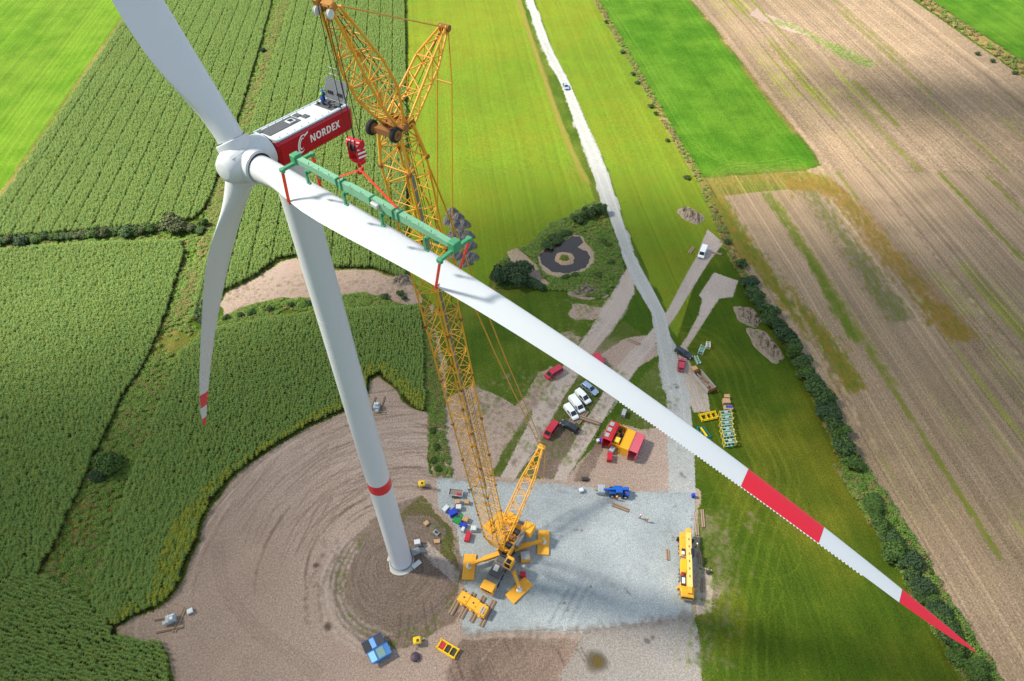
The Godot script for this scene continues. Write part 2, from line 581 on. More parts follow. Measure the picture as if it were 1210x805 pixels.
	P.dirt = poly([-76.8, 45.3, -73.5, 47.7, -69.5, 49.3, -67.3, 51.3, -66.4, 54.0, -66.8, 58.5, -65.8, 63.1, -66.3, 67.9, -65.2, 73.0, -62.8, 78.3, -59.2, 82.8, -54.4, 87.4, -49.3, 91.5, -41.9, 96.0, -36.7, 99.6, -36.0, 106.5, -33.7, 108.5, -30.7, 105.2, -27.6, 101.1, -23.9, 97.5, -20.5, 96.5, -19.0, 88.6, -19.3, 82.8, -18.3, 79.4, -16.1, 78.8, -8.56, 77.0, -10.1, 61.2, -9.30, 52.3, -9.74, 44.3, 13.8, 44.8, 12.0, 41.1, 9.19, 36.7, 7.21, 23.3, -57.6, 23.3, -62.3, 36.7, -64.6, 41.1, -66.4, 42.9, -71.0, 43.2, -76.5, 44.5])
	P.soilbank = poly([-82.1, 134.2, -81.6, 139.0, -75.7, 144.4, -70.1, 152.3, -65.4, 154.2, -61.1, 151.9, -51.6, 148.9, -41.6, 148.9, -30.9, 143.7, -27.1, 139.4, -26.1, 134.8, -29.8, 133.5, -37.1, 137.6, -42.7, 139.4, -54.4, 137.3, -66.5, 136.9, -75.2, 133.5, -79.3, 129.5])
	P.yard = poly([-25.0, 133.1, -22.3, 134.2, -15.8, 101.1, -9.65, 105.2, -5.30, 102.5, 1.04, 98.5, 6.22, 105.2, 9.90, 111.6, 13.6, 107.7, 8.44, 101.1, 4.00, 88.6, -0.96, 79.4, -3.62, 77.4, -8.56, 77.0, -16.1, 78.8, -18.0, 80.3, -19.0, 93.4, -22.0, 109.3])
	P.apron = poly([6.65, 76.8, 10.4, 75.7, 18.8, 86.2, 23.9, 93.4, 31.4, 91.5, 37.6, 92.2, 35.2, 74.5, 21.0, 75.3])
	P.brown_a = poly([2.72, 99.0, 6.76, 109.3, 12.5, 111.6, 15.3, 107.1, 9.49, 101.1, 6.43, 97.0])
	P.brown_b = poly([23.9, 115.7, 29.6, 120.6, 37.8, 122.4, 38.6, 115.1, 30.5, 109.3, 28.0, 106.5, 24.2, 109.3])
	P.track_a = poly([32.9, 147.7, 36.4, 151.5, 35.3, 139.4, 31.4, 130.8, 21.2, 115.1, 13.3, 101.7, 4.93, 85.1, 0.19, 77.2, -3.24, 77.2, -0.20, 83.9, 8.51, 103.3, 19.4, 121.2, 28.3, 137.6])
	P.track_b = poly([62.0, 168.2, 65.6, 161.1, 59.4, 152.3, 46.0, 130.1, 39.4, 120.6, 27.7, 103.3, 19.0, 88.6, 11.2, 76.4, 8.54, 76.4, 17.4, 93.4, 30.6, 115.7, 36.7, 122.4, 44.0, 132.1, 55.7, 154.2])
	P.track_c = poly([59.9, 147.4, 66.3, 143.7, 63.1, 136.9, 59.1, 136.2, 52.9, 126.9, 46.6, 117.5, 46.5, 112.2, 48.9, 106.5, 48.9, 100.1, 48.5, 96.7, 44.5, 96.5, 43.7, 101.1, 43.8, 109.3, 43.7, 116.6, 47.3, 121.8, 52.1, 130.1, 54.2, 135.9, 53.5, 137.6])
	P.road = poly([4.19, 397.7, 6.83, 352.8, 13.3, 299.6, 20.3, 263.9, 24.6, 227.3, 27.7, 201.9, 32.1, 169.5, 33.4, 155.0, 35.7, 142.2, 38.8, 130.8, 38.6, 119.9, 38.5, 110.2, 38.4, 100.9, 37.3, 91.2, 36.1, 82.8, 34.8, 74.5, 40.8, 74.5, 42.2, 82.8, 43.3, 91.2, 44.2, 100.3, 44.1, 109.6, 43.5, 115.1, 42.9, 119.9, 42.8, 130.8, 40.4, 142.2, 37.3, 155.0, 35.9, 169.5, 33.3, 201.9, 29.4, 227.3, 24.2, 263.9, 17.5, 299.6, 10.7, 352.8, 7.91, 397.7])
	P.pad = poly([-16.1, 78.8, -13.4, 78.1, -11.5, 77.7, -8.56, 77.0, -3.81, 77.4, 6.65, 76.8, 18.0, 75.9, 21.0, 75.5, 29.2, 74.9, 34.8, 74.5, 40.8, 74.5, 39.2, 66.9, 37.5, 59.4, 36.0, 52.3, 35.1, 48.0, 32.1, 47.2, 25.4, 46.4, 18.8, 45.6, 13.9, 45.1, 8.95, 44.8, -0.81, 44.8, -4.87, 44.3, -9.25, 44.3, -9.79, 45.4, -9.81, 52.3, -9.57, 57.9, -10.1, 61.2, -10.6, 64.0, -12.1, 66.5, -14.1, 68.9, -15.9, 70.9, -15.8, 74.0])
	P.grey = poly([35.1, 48.0, 35.8, 45.7, 35.0, 38.1, 33.7, 22.1, 5.01, 22.1, 9.19, 36.7, 12.0, 41.1, 13.9, 45.1, 18.8, 45.6, 25.4, 46.4, 32.1, 47.2])
	P.heap_ground = poly([37.3, 57.2, 40.2, 56.5, 40.6, 54.0, 39.1, 48.3, 35.5, 47.8, 36.0, 52.3])
	P.pond = poly([8.90, 151.5, 8.49, 155.0, 9.88, 158.2, 13.1, 160.2, 16.6, 162.7, 19.1, 164.8, 21.7, 164.4, 21.8, 161.5, 20.3, 159.0, 23.1, 157.4, 23.9, 154.2, 22.3, 150.4, 19.3, 148.1, 15.5, 147.0, 11.8, 148.1])
	P.bank = poly([8.10, 150.4, 7.97, 155.0, 9.63, 158.6, 13.4, 160.6, 16.6, 163.1, 19.2, 165.6, 22.3, 165.2, 23.1, 161.5, 25.4, 157.0, 24.9, 151.9, 21.9, 148.1, 16.7, 145.9, 13.7, 144.8, 10.2, 146.6, 8.55, 148.5])
	P.scrub = poly([27.8, 183.0, 30.4, 177.4, 32.7, 160.2, 33.2, 148.5, 29.0, 139.7, 24.9, 136.9, 19.2, 138.3, 14.4, 140.1, 8.56, 140.4, 1.23, 141.1, -4.89, 140.4, -5.80, 149.2, -1.29, 156.2, 5.23, 160.2, 12.2, 170.8])
	P.sandpatch = poly([-2.07, 157.0, 1.30, 159.0, 4.39, 156.2, 7.37, 151.5, 8.72, 145.5, 12.3, 142.6, 8.59, 141.1, 3.75, 146.6, -1.27, 152.3])
	P.ditch = poly([-102.5, 172.1, -100.1, 177.4, -101.4, 201.9, -103.3, 221.3, -107.1, 255.3, -113.2, 304.0, -119.9, 352.8, -127.5, 397.7, -118.2, 397.7, -111.4, 352.8, -104.3, 279.0, -101.1, 243.1, -98.4, 218.4, -94.7, 185.8, -93.8, 168.6, -93.2, 156.2, -90.9, 139.4, -88.8, 127.5, -84.1, 122.4, -87.5, 114.8, -87.6, 101.1, -86.1, 83.9, -85.8, 75.1, -84.7, 63.1, -84.3, 54.0, -83.3, 49.8, -92.3, 54.0, -96.2, 55.1, -95.5, 60.8, -95.7, 70.9, -96.3, 82.8, -96.6, 101.1, -95.0, 112.2, -95.3, 124.3, -97.0, 139.4, -99.7, 156.2, -102.7, 161.5, -119.4, 161.1, -137.2, 159.8, -156.6, 157.0, -191.2, 150.4, -250.9, 115.1, -256.4, 144.0, -195.7, 157.4, -160.0, 163.5, -132.3, 166.9, -114.4, 169.0])
	P.verge_c = poly([-25.8, 133.5, -23.6, 133.5, -20.8, 121.2, -17.1, 101.1, -14.7, 83.9, -13.6, 78.3, -17.3, 79.0, -19.0, 83.9, -20.5, 96.5, -22.7, 109.3])
	P.weedband = poly([-80.0, 128.8, -75.0, 132.8, -66.3, 136.2, -54.3, 136.6, -42.6, 138.7, -29.8, 133.1, -25.1, 133.5, -25.5, 132.8, -34.4, 131.8, -48.5, 130.8, -64.5, 128.5, -75.7, 124.9, -82.3, 121.8])


func build_ground() -> void:
	coarse = noise_image(1024, 0.02, 4, 3).get_data()
	fine = noise_image(1024, 0.42, 3, 9).get_data()
	var q := 0.0
	for i in 2048:
		q = lerpf(q, rng.randf_range(-1, 1), 0.55)
		streaks.append(clampf(q, -1, 1))
	q = 0.0
	for i in 2048:
		q = lerpf(q, rng.randf_range(-1, 1), 0.35)
		weedy.append(clampf(q * 2.0, -1.4, 1.4))
	plans()
	region(WEST, P.west)
	region(DRY, ribbon(poly([-203.3, 182.0, -170.7, 183.0, -175.6, 232.2, -188.0, 341.2, -195.0, 397.7]), 4.2))
	for k in ["maize_b", "maize_c", "maize_d", "maize_e", "maize_f"]: region(SOIL, P[k])
	region(ROUGH, P.ditch)
	region(DRY, ribbon(curve(poly([-114.8, 352.8, -106.5, 279.0, -101.1, 221.3, -98.0, 184.4, -95.9, 166.5, -93.6, 144.8, -92.7, 130.1, -90.2, 112.2])), 2.4))
	region(ROUGH, P.weedband)
	region(MEADOW, P.center)
	region(MEADOW, P.strip)
	region(GREEN, P.green)
	region(STUBBLE, P.stubble)
	region(OCHRE, P.ochre)
	region(DRY, P.far_verge)
	region(GREEN, P.east)
	region(LOWER, P.lower)
	region(DRY, ribbon(curve(poly([39.5, 397.7, 42.3, 352.8, 49.9, 299.6, 55.8, 256.7, 61.1, 218.4, 64.8, 195.7, 66.1, 173.8, 67.5, 152.3])), 3.0))
	region(ROUGH, ribbon(poly([83.8, 397.7, 89.6, 352.8, 94.8, 319.5, 102.3, 255.3, 108.3, 213.9, 108.6, 204.0]), 2.0))
	region(DRY, ribbon(curve(poly([67.5, 152.3, 71.3, 132.1, 74.7, 112.8, 76.3, 97.5, 76.7, 82.8, 78.7, 77.2])), 2.5))
	region(ROUGH, ribbon(curve(poly([76.7, 82.8, 78.5, 76.8, 80.1, 69.7, 82.0, 60.8, 83.0, 51.5, 85.3, 41.1, 86.7, 32.4])), 7.0))
	region(ROUGH, P.scrub)
	region(ROUGH, P.verge_c)
	region(DIRT, P.soilbank)
	region(DIRT, P.yard)
	region(GRASS, poly([-22.2, 133.5, -17.9, 134.2, -1.22, 140.4, 8.46, 136.9, 13.9, 124.3, 7.72, 112.2, -1.05, 99.8, -6.40, 103.8, -12.9, 106.5, -15.4, 101.1]))
	region(WORN, poly([12.9, 109.3, 19.0, 115.1, 30.4, 127.5, 35.4, 121.2, 26.5, 106.5, 19.6, 96.0, 15.0, 88.6, 9.76, 82.8, 6.65, 76.8, 0.95, 77.2, 7.01, 88.6]))
	region(WORN, poly([28.9, 101.1, 41.7, 118.1, 41.6, 103.8, 38.6, 92.2, 31.5, 91.7, 24.7, 93.4]))
	region(WORN, poly([10.0, 103.3, 7.23, 96.0, 0.19, 82.1, -2.86, 77.7, -6.30, 77.7, -1.39, 86.7, 5.21, 98.0]))
	region(DIRT, P.brown_a)
	region(DIRT, P.brown_b)
	region(MUD, poly([7.12, 92.2, 13.7, 93.4, 17.0, 88.6, 12.2, 81.6, 7.60, 76.8, 4.81, 79.4]))
	region(DIRT, P.apron)
	region(MUD, poly([17.5, 83.9, 21.6, 91.0, 23.4, 88.6, 18.3, 79.4, 16.1, 75.5, 12.7, 75.7]))
	region(SAND, P.sandpatch)
	region(SAND, P.bank)
	region(DIRT, ring(Vector2(21.5, 139.4), 6.0, 3.4, 30, 0.4))
	region(DIRT, ring(Vector2(20.6, 131.1), 5.0, 3.8, 30, 0.5))
	region(DIRT, ring(Vector2(15.0, 120.9), 4.0, 3.0, 30, 0.5))
	region(DIRT, poly([121.7, 344.3, 123.7, 336.1, 137.1, 318.6, 138.0, 308.4, 128.6, 316.7, 115.0, 334.1]))
	region(DIRT, P.dirt)
	region(MOUND, ring(Vector2(-22.7, 55.6), 13.6, 13.8, 40, 0.08))
	region(MOUND, poly([-30.1, 67.9, -25.1, 71.8, -19.7, 74.0, -15.4, 70.9, -10.6, 63.8, -9.72, 54.0, -9.85, 46.5, -17.1, 45.0, -21.9, 44.2]))
	region(OLIVE, poly([-19.7, 74.0, -15.5, 70.9, -10.6, 63.7, -9.74, 57.9, -11.3, 58.6, -15.0, 60.3, -13.9, 65.0, -17.4, 68.9, -24.7, 68.5, -23.1, 70.9]))
	region(TRACK, ribbon(curve(poly([-18.6, 61.6, -15.8, 59.4, -12.1, 56.1, -9.38, 54.0])), 2.6))
	region(MUD, poly([-9.73, 44.2, 13.8, 44.6, 10.4, 36.7, 7.93, 23.3, -9.38, 23.3, -11.7, 36.7]))
	region(GREY, P.grey)
	region(TRACK, P.track_a)
	region(TRACK, P.track_b)
	region(TRACK, P.track_c)
	region(WORN, poly([40.5, 70.9, 44.0, 68.9, 46.5, 61.2, 43.8, 54.0, 39.9, 49.0, 40.3, 56.8, 37.7, 57.6]))
	region(TRACK, P.heap_ground)
	region(ROUGH, poly([36.4, 47.3, 39.2, 48.2, 33.4, 22.1, 31.9, 22.1]))
	region(DIRT, Geometry2D.offset_polygon(P.pad, 1.2)[0])
	region(GREY, P.grey)
	region(ROAD, P.road)
	region(PAD, P.pad)
	var near := paint(NEAR, 2048, 1024)
	print("near map painted")
	var far := paint(FAR, 2048, 1024)
	print("far map painted")
	marks(near, NEAR)
	marks(far, FAR)
	for k in 2:
		var m := mat(["near_ground", "far_ground"][k], Color.WHITE, 1.0, 0.0, 0.0, 0.2)
		m.albedo_texture = ImageTexture.create_from_image([near, far][k][0])
		m.texture_repeat = true
		m.heightmap_enabled = true
		m.heightmap_texture = ImageTexture.create_from_image([near, far][k][1])
		m.heightmap_scale = 5.0
		m.detail_enabled = true
		m.detail_blend_mode = BaseMaterial3D.BLEND_MODE_MUL
		m.detail_albedo = grainy
		m.detail_uv_layer = BaseMaterial3D.DETAIL_UV_2
		m.uv2_triplanar = true
		m.uv2_world_triplanar = true
		m.uv2_scale = Vector3.ONE * 0.07
	var plain := mat("distant_ground", rgb8(96, 106, 52), 1.0, 0.0, 0.02, 0.2)
	# the ground reaches the horizon: what the maps cover, and plain farmland round it
	sheet("ground", poly([-400, 15, 400, 15, 400, 450, -400, 450]), 0.0)
	var g := G.new()
	for r in [[-6000, -6000, 6000, 15], [-6000, 450, 6000, 6000], [-6000, 15, -400, 450], [400, 15, 6000, 450], [-400, 15, -185, 200], [185, 15, 400, 200]]:
		g.quad(Vector3(r[0], -0.02, -r[1]), Vector3(r[2], -0.02, -r[1]), Vector3(r[2], -0.02, -r[3]), Vector3(r[0], -0.02, -r[3]), Vector3(0, -1e5, 0))
	tag(part(self, "distant_ground", g, plain), "", "", "", "structure")
	sheet("meadow", P.west)
	sheet("meadow", P.center)
	sheet("meadow", P.strip)
	sheet("grass_field", P.green)
	sheet("stubble_field", P.stubble)
	sheet("grass_field", P.east)
	sheet("meadow", P.lower)
	for k in ["maize_b", "maize_c", "maize_d", "maize_e", "maize_f"]: sheet("maize_field", P[k])
	sheet("dirt_ground", ragged(P.dirt, 1.0, 0.3))
	sheet("dirt_ground", ragged(P.yard, 1.0, 0.3))
	sheet("dirt_ground", ragged(P.apron, 1.0, 0.3))
	sheet("track", ragged(P.track_a, 0.8, 0.35))
	sheet("track", ragged(P.track_b, 0.8, 0.35))
	sheet("track", ragged(P.track_c, 0.8, 0.35))
	sheet("gravel_ground", ragged(P.grey, 0.8, 0.3))
	sheet("road", ragged(P.road, 1.0, 0.12))
	sheet("gravel_pad", ragged(P.pad, 0.5, 0.22))
	sheet("pond_bank", ragged(P.bank, 0.8, 0.3))
	var water := mat("pond_water", rgb8(46, 38, 31), 0.12, 0.0, 0.0, 0.5)
	sheet("pond_water", ragged(P.pond, 0.6, 0.25), -1.0, water)


func marks(m: Array, box: Rect2) -> void:
	rng.seed = 77
	var earth := Color8(106, 90, 80, 90)
	var pale := Color8(190, 176, 166, 130)
	var light := Color8(142, 150, 60, 80)
	# the grass track that runs beside the road and the worn lane that leaves it
	smear(m, box, curve(poly([0.47, 397.7, 3.41, 352.8, 12.7, 279.0, 19.0, 230.3, 24.1, 201.9, 26.6, 192.2])), 3.2, Color8(140, 124, 66, 130), 0.7)
	for d in [-1.1, 1.1]:
		smear(m, box, aside(curve(poly([26.6, 192.2, 21.3, 185.8, 12.4, 177.4, 4.01, 166.5, -1.29, 156.2])), d), 0.8, Color8(126, 128, 54, 120), 0.4, 0.05)
		smear(m, box, aside(curve(poly([26.6, 182.0, 24.4, 189.2, 20.2, 207.2])), d), 0.8, Color8(150, 130, 80, 110), 0.4, 0.05)
		smear(m, box, aside(curve(poly([-1.29, 156.2, -7.36, 141.1, -10.0, 127.5, -9.92, 112.2])), d), 0.7, Color8(110, 120, 50, 70), 0.4, 0.05)
		# wheel lines on the road
		smear(m, box, aside(curve(poly([8.96, 352.8, 15.6, 299.6, 22.1, 263.9, 27.1, 227.3, 30.6, 201.9, 34.0, 169.5, 35.5, 155.0, 38.2, 142.2, 40.9, 130.8, 40.9, 119.9, 41.1, 110.2, 41.1, 100.9, 40.3, 91.2, 39.2, 82.8])), d * 1.2), 1.0, Color8(196, 196, 192, 120), 0.5, 0.08)
		smear(m, box, aside(curve(poly([34.2, 148.5, 31.9, 139.4, 23.3, 124.3, 13.7, 109.3, 7.19, 94.7, -0.96, 78.3])), d * 1.1), 1.0, pale, 0.4, 0.1)
		smear(m, box, aside(curve(poly([63.0, 162.3, 54.1, 148.5, 43.5, 129.1, 29.4, 109.3, 19.4, 93.4, 10.5, 77.2])), d * 1.1), 1.0, pale, 0.4, 0.1)
		# tramlines in the green field and round its foot
		smear(m, box, aside(curve(poly([46.9, 352.8, 56.6, 295.4, 62.6, 249.8, 65.3, 230.3, 69.5, 215.5, 77.4, 206.1, 90.3, 206.1, 101.8, 209.4, 104.2, 207.2])), d * 0.9), 0.7, Color8(126, 150, 70, 130), 0.4, 0.04)
		# turning marks in the ochre corner
		for k in 5:
			smear(m, box, aside(curve(poly([75.3, 191.7, 77.2, 197.2, 82.5, 198.8, 87.7, 196.2, 88.3, 190.7, 83.7, 185.8])), d + k * 1.5), 0.7, Color8(160, 138, 92, 110), 0.4, 0.05)
			smear(m, box, aside(curve(poly([89.7, 192.7, 94.0, 197.7, 100.0, 198.2, 103.4, 194.7])), d + k * 1.5), 0.7, Color8(160, 138, 92, 110), 0.4, 0.05)
		# lanes through the stubble
		smear(m, box, aside(curve(poly([115.7, 196.7, 118.0, 164.4, 122.2, 142.9, 123.8, 127.5, 120.7, 118.1, 113.5, 112.2, 98.1, 106.5, 85.9, 102.5])), d), 1.6, Color8(148, 124, 100, 120), 0.6, 0.2)
		smear(m, box, aside(curve(poly([112.2, 199.3, 112.3, 156.2, 112.9, 121.2, 113.1, 88.6, 113.5, 66.9])), d), 1.0, Color8(150, 130, 110, 110), 0.5, 0.1)
	# tyre marks in the lower meadow
	for k in 7:
		for d in [-1.0, 1.0]:
			smear(m, box, aside(curve(poly([45.6, 119.6, 50.7, 118.1, 53.4, 109.3, 53.4, 101.1, 55.1, 88.6, 56.7, 79.4, 50.0, 66.9, 43.1, 52.3, 38.0, 35.9])), d + (k - 3) * 2.4), 0.55, light, 0.35, 0.06)
	for k in 6:
		var mid: Vector2 = [Vector2(42.3, 63.1), Vector2(45.3, 70.9), Vector2(56.2, 93.4), Vector2(50.0, 83.9), Vector2(52.1, 61.2), Vector2(45.2, 54.0)][k]
		smear(m, box, ring(mid, 4.0 + k, 3.0 + k * 0.8, 40), 0.55, light, 0.35, 0.08)
	for k in 5:
		smear(m, box, aside(curve(poly([53.5, 63.1, 53.4, 55.8, 53.6, 47.3, 51.8, 35.2])), [0.0, 1.9, 4.6, 6.5, 8.0][k]), 0.5, light, 0.35, 0.08)
		smear(m, box, aside(curve(poly([49.1, 63.1, 48.3, 54.0, 46.9, 45.7, 44.8, 35.2])), k * 2.0), 0.5, light, 0.35, 0.08)
	# the worked earth: arcs of ruts round the tower, and the pale haul lane
	for k in 90:
		var a0 := rng.randf_range(-0.4, 3.6)
		var r0 := rng.randf_range(15.0, 52.0)
		var arc := PackedVector2Array()
		for j in 14:
			var a := a0 + j * rng.randf_range(0.03, 0.07)
			arc.append(BASE + Vector2(-cos(a), sin(a)) * Vector2(r0, r0 * 0.9))
		smear(m, box, arc, rng.randf_range(0.4, 0.9), Color8(126, 107, 96, 120) if k % 3 else Color8(190, 173, 162, 120), 0.3, 0.1, 0.7, P.dirt)
	for k in 240:
		var a1 := rng.randf_range(0.2, 2.6)
		var p := BASE + Vector2(-cos(a1), sin(a1)) * rng.randf_range(17, 44)
		var e := Vector2(sin(a1), cos(a1)).rotated(rng.randf_range(-0.2, 0.2)) * rng.randf_range(3, 8)
		smear(m, box, PackedVector2Array([p - e, p + e]), 0.45, Color8(116, 97, 87, 130), 0.3, 0.05, 0.7, P.dirt)
	# strips of weeds and thin grass left standing in the stubble
	dabs(m, box, poly([94.4, 193.7, 109.4, 190.7, 114.3, 161.5, 119.4, 133.5, 121.3, 120.6]), 7.0, 3200, [Color8(134, 110, 48, 150), Color8(112, 106, 44, 150), Color8(146, 112, 66, 140)], 3)
	dabs(m, box, poly([68.1, 184.4, 72.8, 158.2, 78.5, 136.9, 83.9, 119.6, 86.6, 103.3]), 5.0, 3000, [Color8(118, 112, 44, 150), Color8(92, 108, 38, 150), Color8(134, 112, 50, 140)], 3)
	dabs(m, box, poly([85.6, 187.8, 90.5, 152.3, 91.5, 135.9, 92.7, 120.6]), 2.6, 1100, [Color8(92, 110, 38, 150), Color8(108, 116, 48, 140)], 3)
	dabs(m, box, poly([100.3, 189.2, 104.6, 156.2, 106.0, 139.4, 108.4, 128.2]), 6.0, 1700, [Color8(110, 108, 64, 130), Color8(126, 116, 104, 130), Color8(100, 108, 44, 130)], 3)
	dabs(m, box, poly([66.6, 192.7, 77.2, 194.7, 98.7, 198.8, 110.7, 194.7]), 6.0, 900, [Color8(136, 116, 50, 90), Color8(112, 112, 44, 90), Color8(156, 130, 88, 90)], 3)
	for k in 60:   # thin green and straw lines that follow the drills
		var u := rng.randf_range(70, 330)
		var v0 := rng.randf_range(20, 300)
		var p0 := ACROSS * u + ALONG * v0
		if not inside(p0, P.stubble): continue
		var p1 := p0 + ALONG * rng.randf_range(30, 110)
		if not inside(p1, P.stubble) or not inside((p0 + p1) * 0.5, P.stubble): continue
		dabs(m, box, PackedVector2Array([p0, p1]), rng.randf_range(0.8, 2.2), 420, [Color8(122, 124, 58, 120), Color8(108, 116, 48, 120)] if k % 3 else [Color8(178, 156, 128, 120), Color8(130, 108, 90, 120)], 3)
	dabs(m, box, poly([125.7, 328.1, 133.7, 320.4, 139.7, 307.5, 144.8, 299.6]), 5.0, 1300, [Color8(112, 132, 50, 130), Color8(90, 118, 38, 130), Color8(190, 180, 160, 90)])
	dabs(m, box, poly([143.2, 300.5, 149.3, 290.3, 155.8, 280.6]), 8.0, 1500, [Color8(98, 128, 44, 150), Color8(84, 116, 36, 150), Color8(176, 168, 146, 90)])
	dabs(m, box, poly([-80.4, 134.8, -74.6, 140.4, -64.6, 144.8, -50.6, 142.9, -38.2, 142.6, -28.3, 137.6]), 9.0, 700, [Color8(120, 104, 96, 110), Color8(176, 160, 150, 90), Color8(104, 104, 62, 90)])
	dabs(m, box, poly([-17.4, 93.4, -9.29, 96.0, 1.02, 93.4, -0.97, 81.6]), 12.0, 500, [Color8(120, 104, 96, 90), Color8(96, 100, 52, 90), Color8(180, 166, 156, 80)])
	# trodden, patchy grass between the tracks, and along the pad's east edge
	dabs(m, box, poly([8.79, 82.8, 12.7, 91.0, 17.9, 101.1, 25.4, 112.2]), 11.0, 900, [Color8(136, 120, 108, 110), Color8(74, 104, 36, 110), Color8(104, 108, 58, 100), Color8(120, 104, 94, 100)])
	dabs(m, box, poly([29.5, 101.1, 33.4, 98.5, 37.0, 94.7]), 9.0, 420, [Color8(136, 120, 108, 100), Color8(74, 104, 36, 110), Color8(104, 108, 58, 100)])
	dabs(m, box, poly([7.63, 109.3, 4.22, 101.1, -9.55, 102.5]), 10.0, 500, [Color8(140, 124, 112, 100), Color8(78, 106, 38, 110), Color8(108, 110, 58, 100)])
	dabs(m, box, poly([43.5, 70.9, 44.8, 63.1, 42.8, 54.0, 38.9, 46.5, 36.6, 38.1]), 7.0, 700, [Color8(140, 124, 112, 100), Color8(70, 98, 34, 120), Color8(96, 102, 50, 100)])
	dabs(m, box, poly([18.3, 139.4, 22.5, 131.5, 16.1, 122.7, 10.1, 118.1]), 8.0, 420, [Color8(146, 130, 118, 100), Color8(78, 106, 38, 110), Color8(110, 108, 60, 100)])
	dabs(m, box, poly([40.3, 109.3, 40.3, 96.0, 39.2, 83.9, 37.9, 75.1]), 5.0, 500, [Color8(150, 158, 162, 60), Color8(190, 196, 198, 60), Color8(160, 152, 144, 50)])
	# wheel tracks and mud carried over the pad
	dabs(m, box, poly([36.6, 74.0, 34.0, 66.9, 28.9, 59.4, 19.6, 54.0, 7.61, 52.3, -0.85, 52.3]), 3.0, 260, [Color8(132, 136, 134, 60), Color8(182, 190, 192, 70)])
	dabs(m, box, poly([-9.26, 44.5, -0.81, 44.8, 13.9, 45.1, 25.4, 46.2, 35.0, 47.8]), 1.6, 420, [Color8(140, 128, 118, 90), Color8(150, 150, 146, 90), Color8(118, 102, 92, 80)])
	dabs(m, box, poly([-16.1, 78.5, -3.81, 77.2, 6.65, 76.6, 21.0, 75.3, 34.8, 74.3]), 1.5, 380, [Color8(150, 136, 126, 90), Color8(164, 166, 164, 90)])
	dabs(m, box, poly([6.54, 73.0, 17.6, 70.9, 31.2, 63.1, 33.3, 49.0]), 14.0, 500, [Color8(140, 152, 158, 40), Color8(180, 190, 194, 50), Color8(148, 142, 134, 40)])
	dabs(m, box, poly([-7.61, 52.3, 2.48, 48.2, 15.7, 47.3]), 8.0, 260, [Color8(140, 150, 154, 50), Color8(176, 186, 190, 60)])
	for d in [-2.2, -1.0, 0.2, 1.4, 2.4]:
		smear(m, box, aside(curve(poly([-33.9, 63.1, -35.9, 57.6, -36.0, 52.3, -33.5, 47.3, -29.1, 43.9, -23.2, 41.9])), d), 1.2, pale, 0.4, 0.15)
		smear(m, box, aside(curve(poly([-61.9, 63.1, -58.0, 54.0, -49.9, 45.7, -42.3, 41.1, -35.0, 36.7])), d * 0.5), 0.5, Color8(110, 92, 84, 110), 0.3, 0.05)
	for d in [0.0, 2.6]:
		smear(m, box, aside(curve(poly([-39.4, 63.1, -39.8, 57.6, -41.1, 52.3, -39.1, 45.7])), d), 1.4, Color8(84, 70, 64, 60), 0.5, 0.4)
		for k in [poly([-21.6, 47.7, -21.6, 43.4]), poly([-17.5, 49.8, -16.0, 43.9])]:
			smear(m, box, aside(k, d * 0.6), 0.7, Color8(86, 70, 62, 150), 0.3, 0.05)
	for k in 150:   # broken arcs where the mound was scraped and rolled
		var r3 := rng.randf_range(2.8, 12.4)
		var a3 := rng.randf_range(0, TAU)
		var arc3 := PackedVector2Array()
		for j in 10: arc3.append(Vector2(-22.8, 56.1) + Vector2(cos(a3 + j * 0.09), sin(a3 + j * 0.09)) * (r3 + rng.randf_range(-0.08, 0.08)))
		smear(m, box, arc3, rng.randf_range(0.3, 0.6), Color8(94, 80, 73, 80) if k % 2 else Color8(168, 152, 144, 80), 0.3, 0.16)
	for k in [[Vector2(-35.5, 45.9), 1.6], [Vector2(-35.7, 45.4), 1.0], [Vector2(-40.5, 57.9), 1.4], [Vector2(-39.2, 54.0), 0.9]]:
		for j in 6:
			smear(m, box, PackedVector2Array([k[0], k[0] + Vector2(0.1, 0.3)]), k[1], Color8(84, 68, 62, 90), 0.3, 0.5)
	for k in 220:   # sparse grass on the rim of the mound
		var a2 := rng.randf_range(0, TAU)
		var q2 := Vector2(-22.7, 55.6) + Vector2(cos(a2), sin(a2)) * rng.randf_range(10.8, 13.6)
		smear(m, box, PackedVector2Array([q2, q2 + Vector2(-sin(a2), cos(a2)) * 1.2]), rng.randf_range(0.4, 1.1), Color8(98, 98, 52, 90) if k % 4 else Color8(70, 104, 36, 130), 0.4, 0.3)
	# dark churned mud below the pad
	for k in 40:
		var q := Vector2(-0.79, 40.3) + Vector2(rng.randf_range(-12, 14), rng.randf_range(-6, 5))
		smear(m, box, PackedVector2Array([q, q + Vector2(1.5, -3.0)]), rng.randf_range(0.4, 0.9), Color8(76, 60, 56, 110) if k % 3 else Color8(150, 132, 126, 70), 0.3, 0.1)
	# wet hollows in the grey gravel
	for k in [[Vector2(16.0, 39.6), 3.4, Color8(92, 84, 70, 150)], [Vector2(16.1, 39.1), 1.8, Color8(104, 88, 48, 170)], [Vector2(25.8, 43.1), 1.2, Color8(110, 104, 100, 140)], [Vector2(27.0, 43.7), 0.9, Color8(110, 104, 100, 140)]]:
		for j in 9:
			smear(m, box, PackedVector2Array([k[0], k[0] + Vector2(0.2, 0.1)]), k[1], k[2], 0.3, k[1] * 0.3)
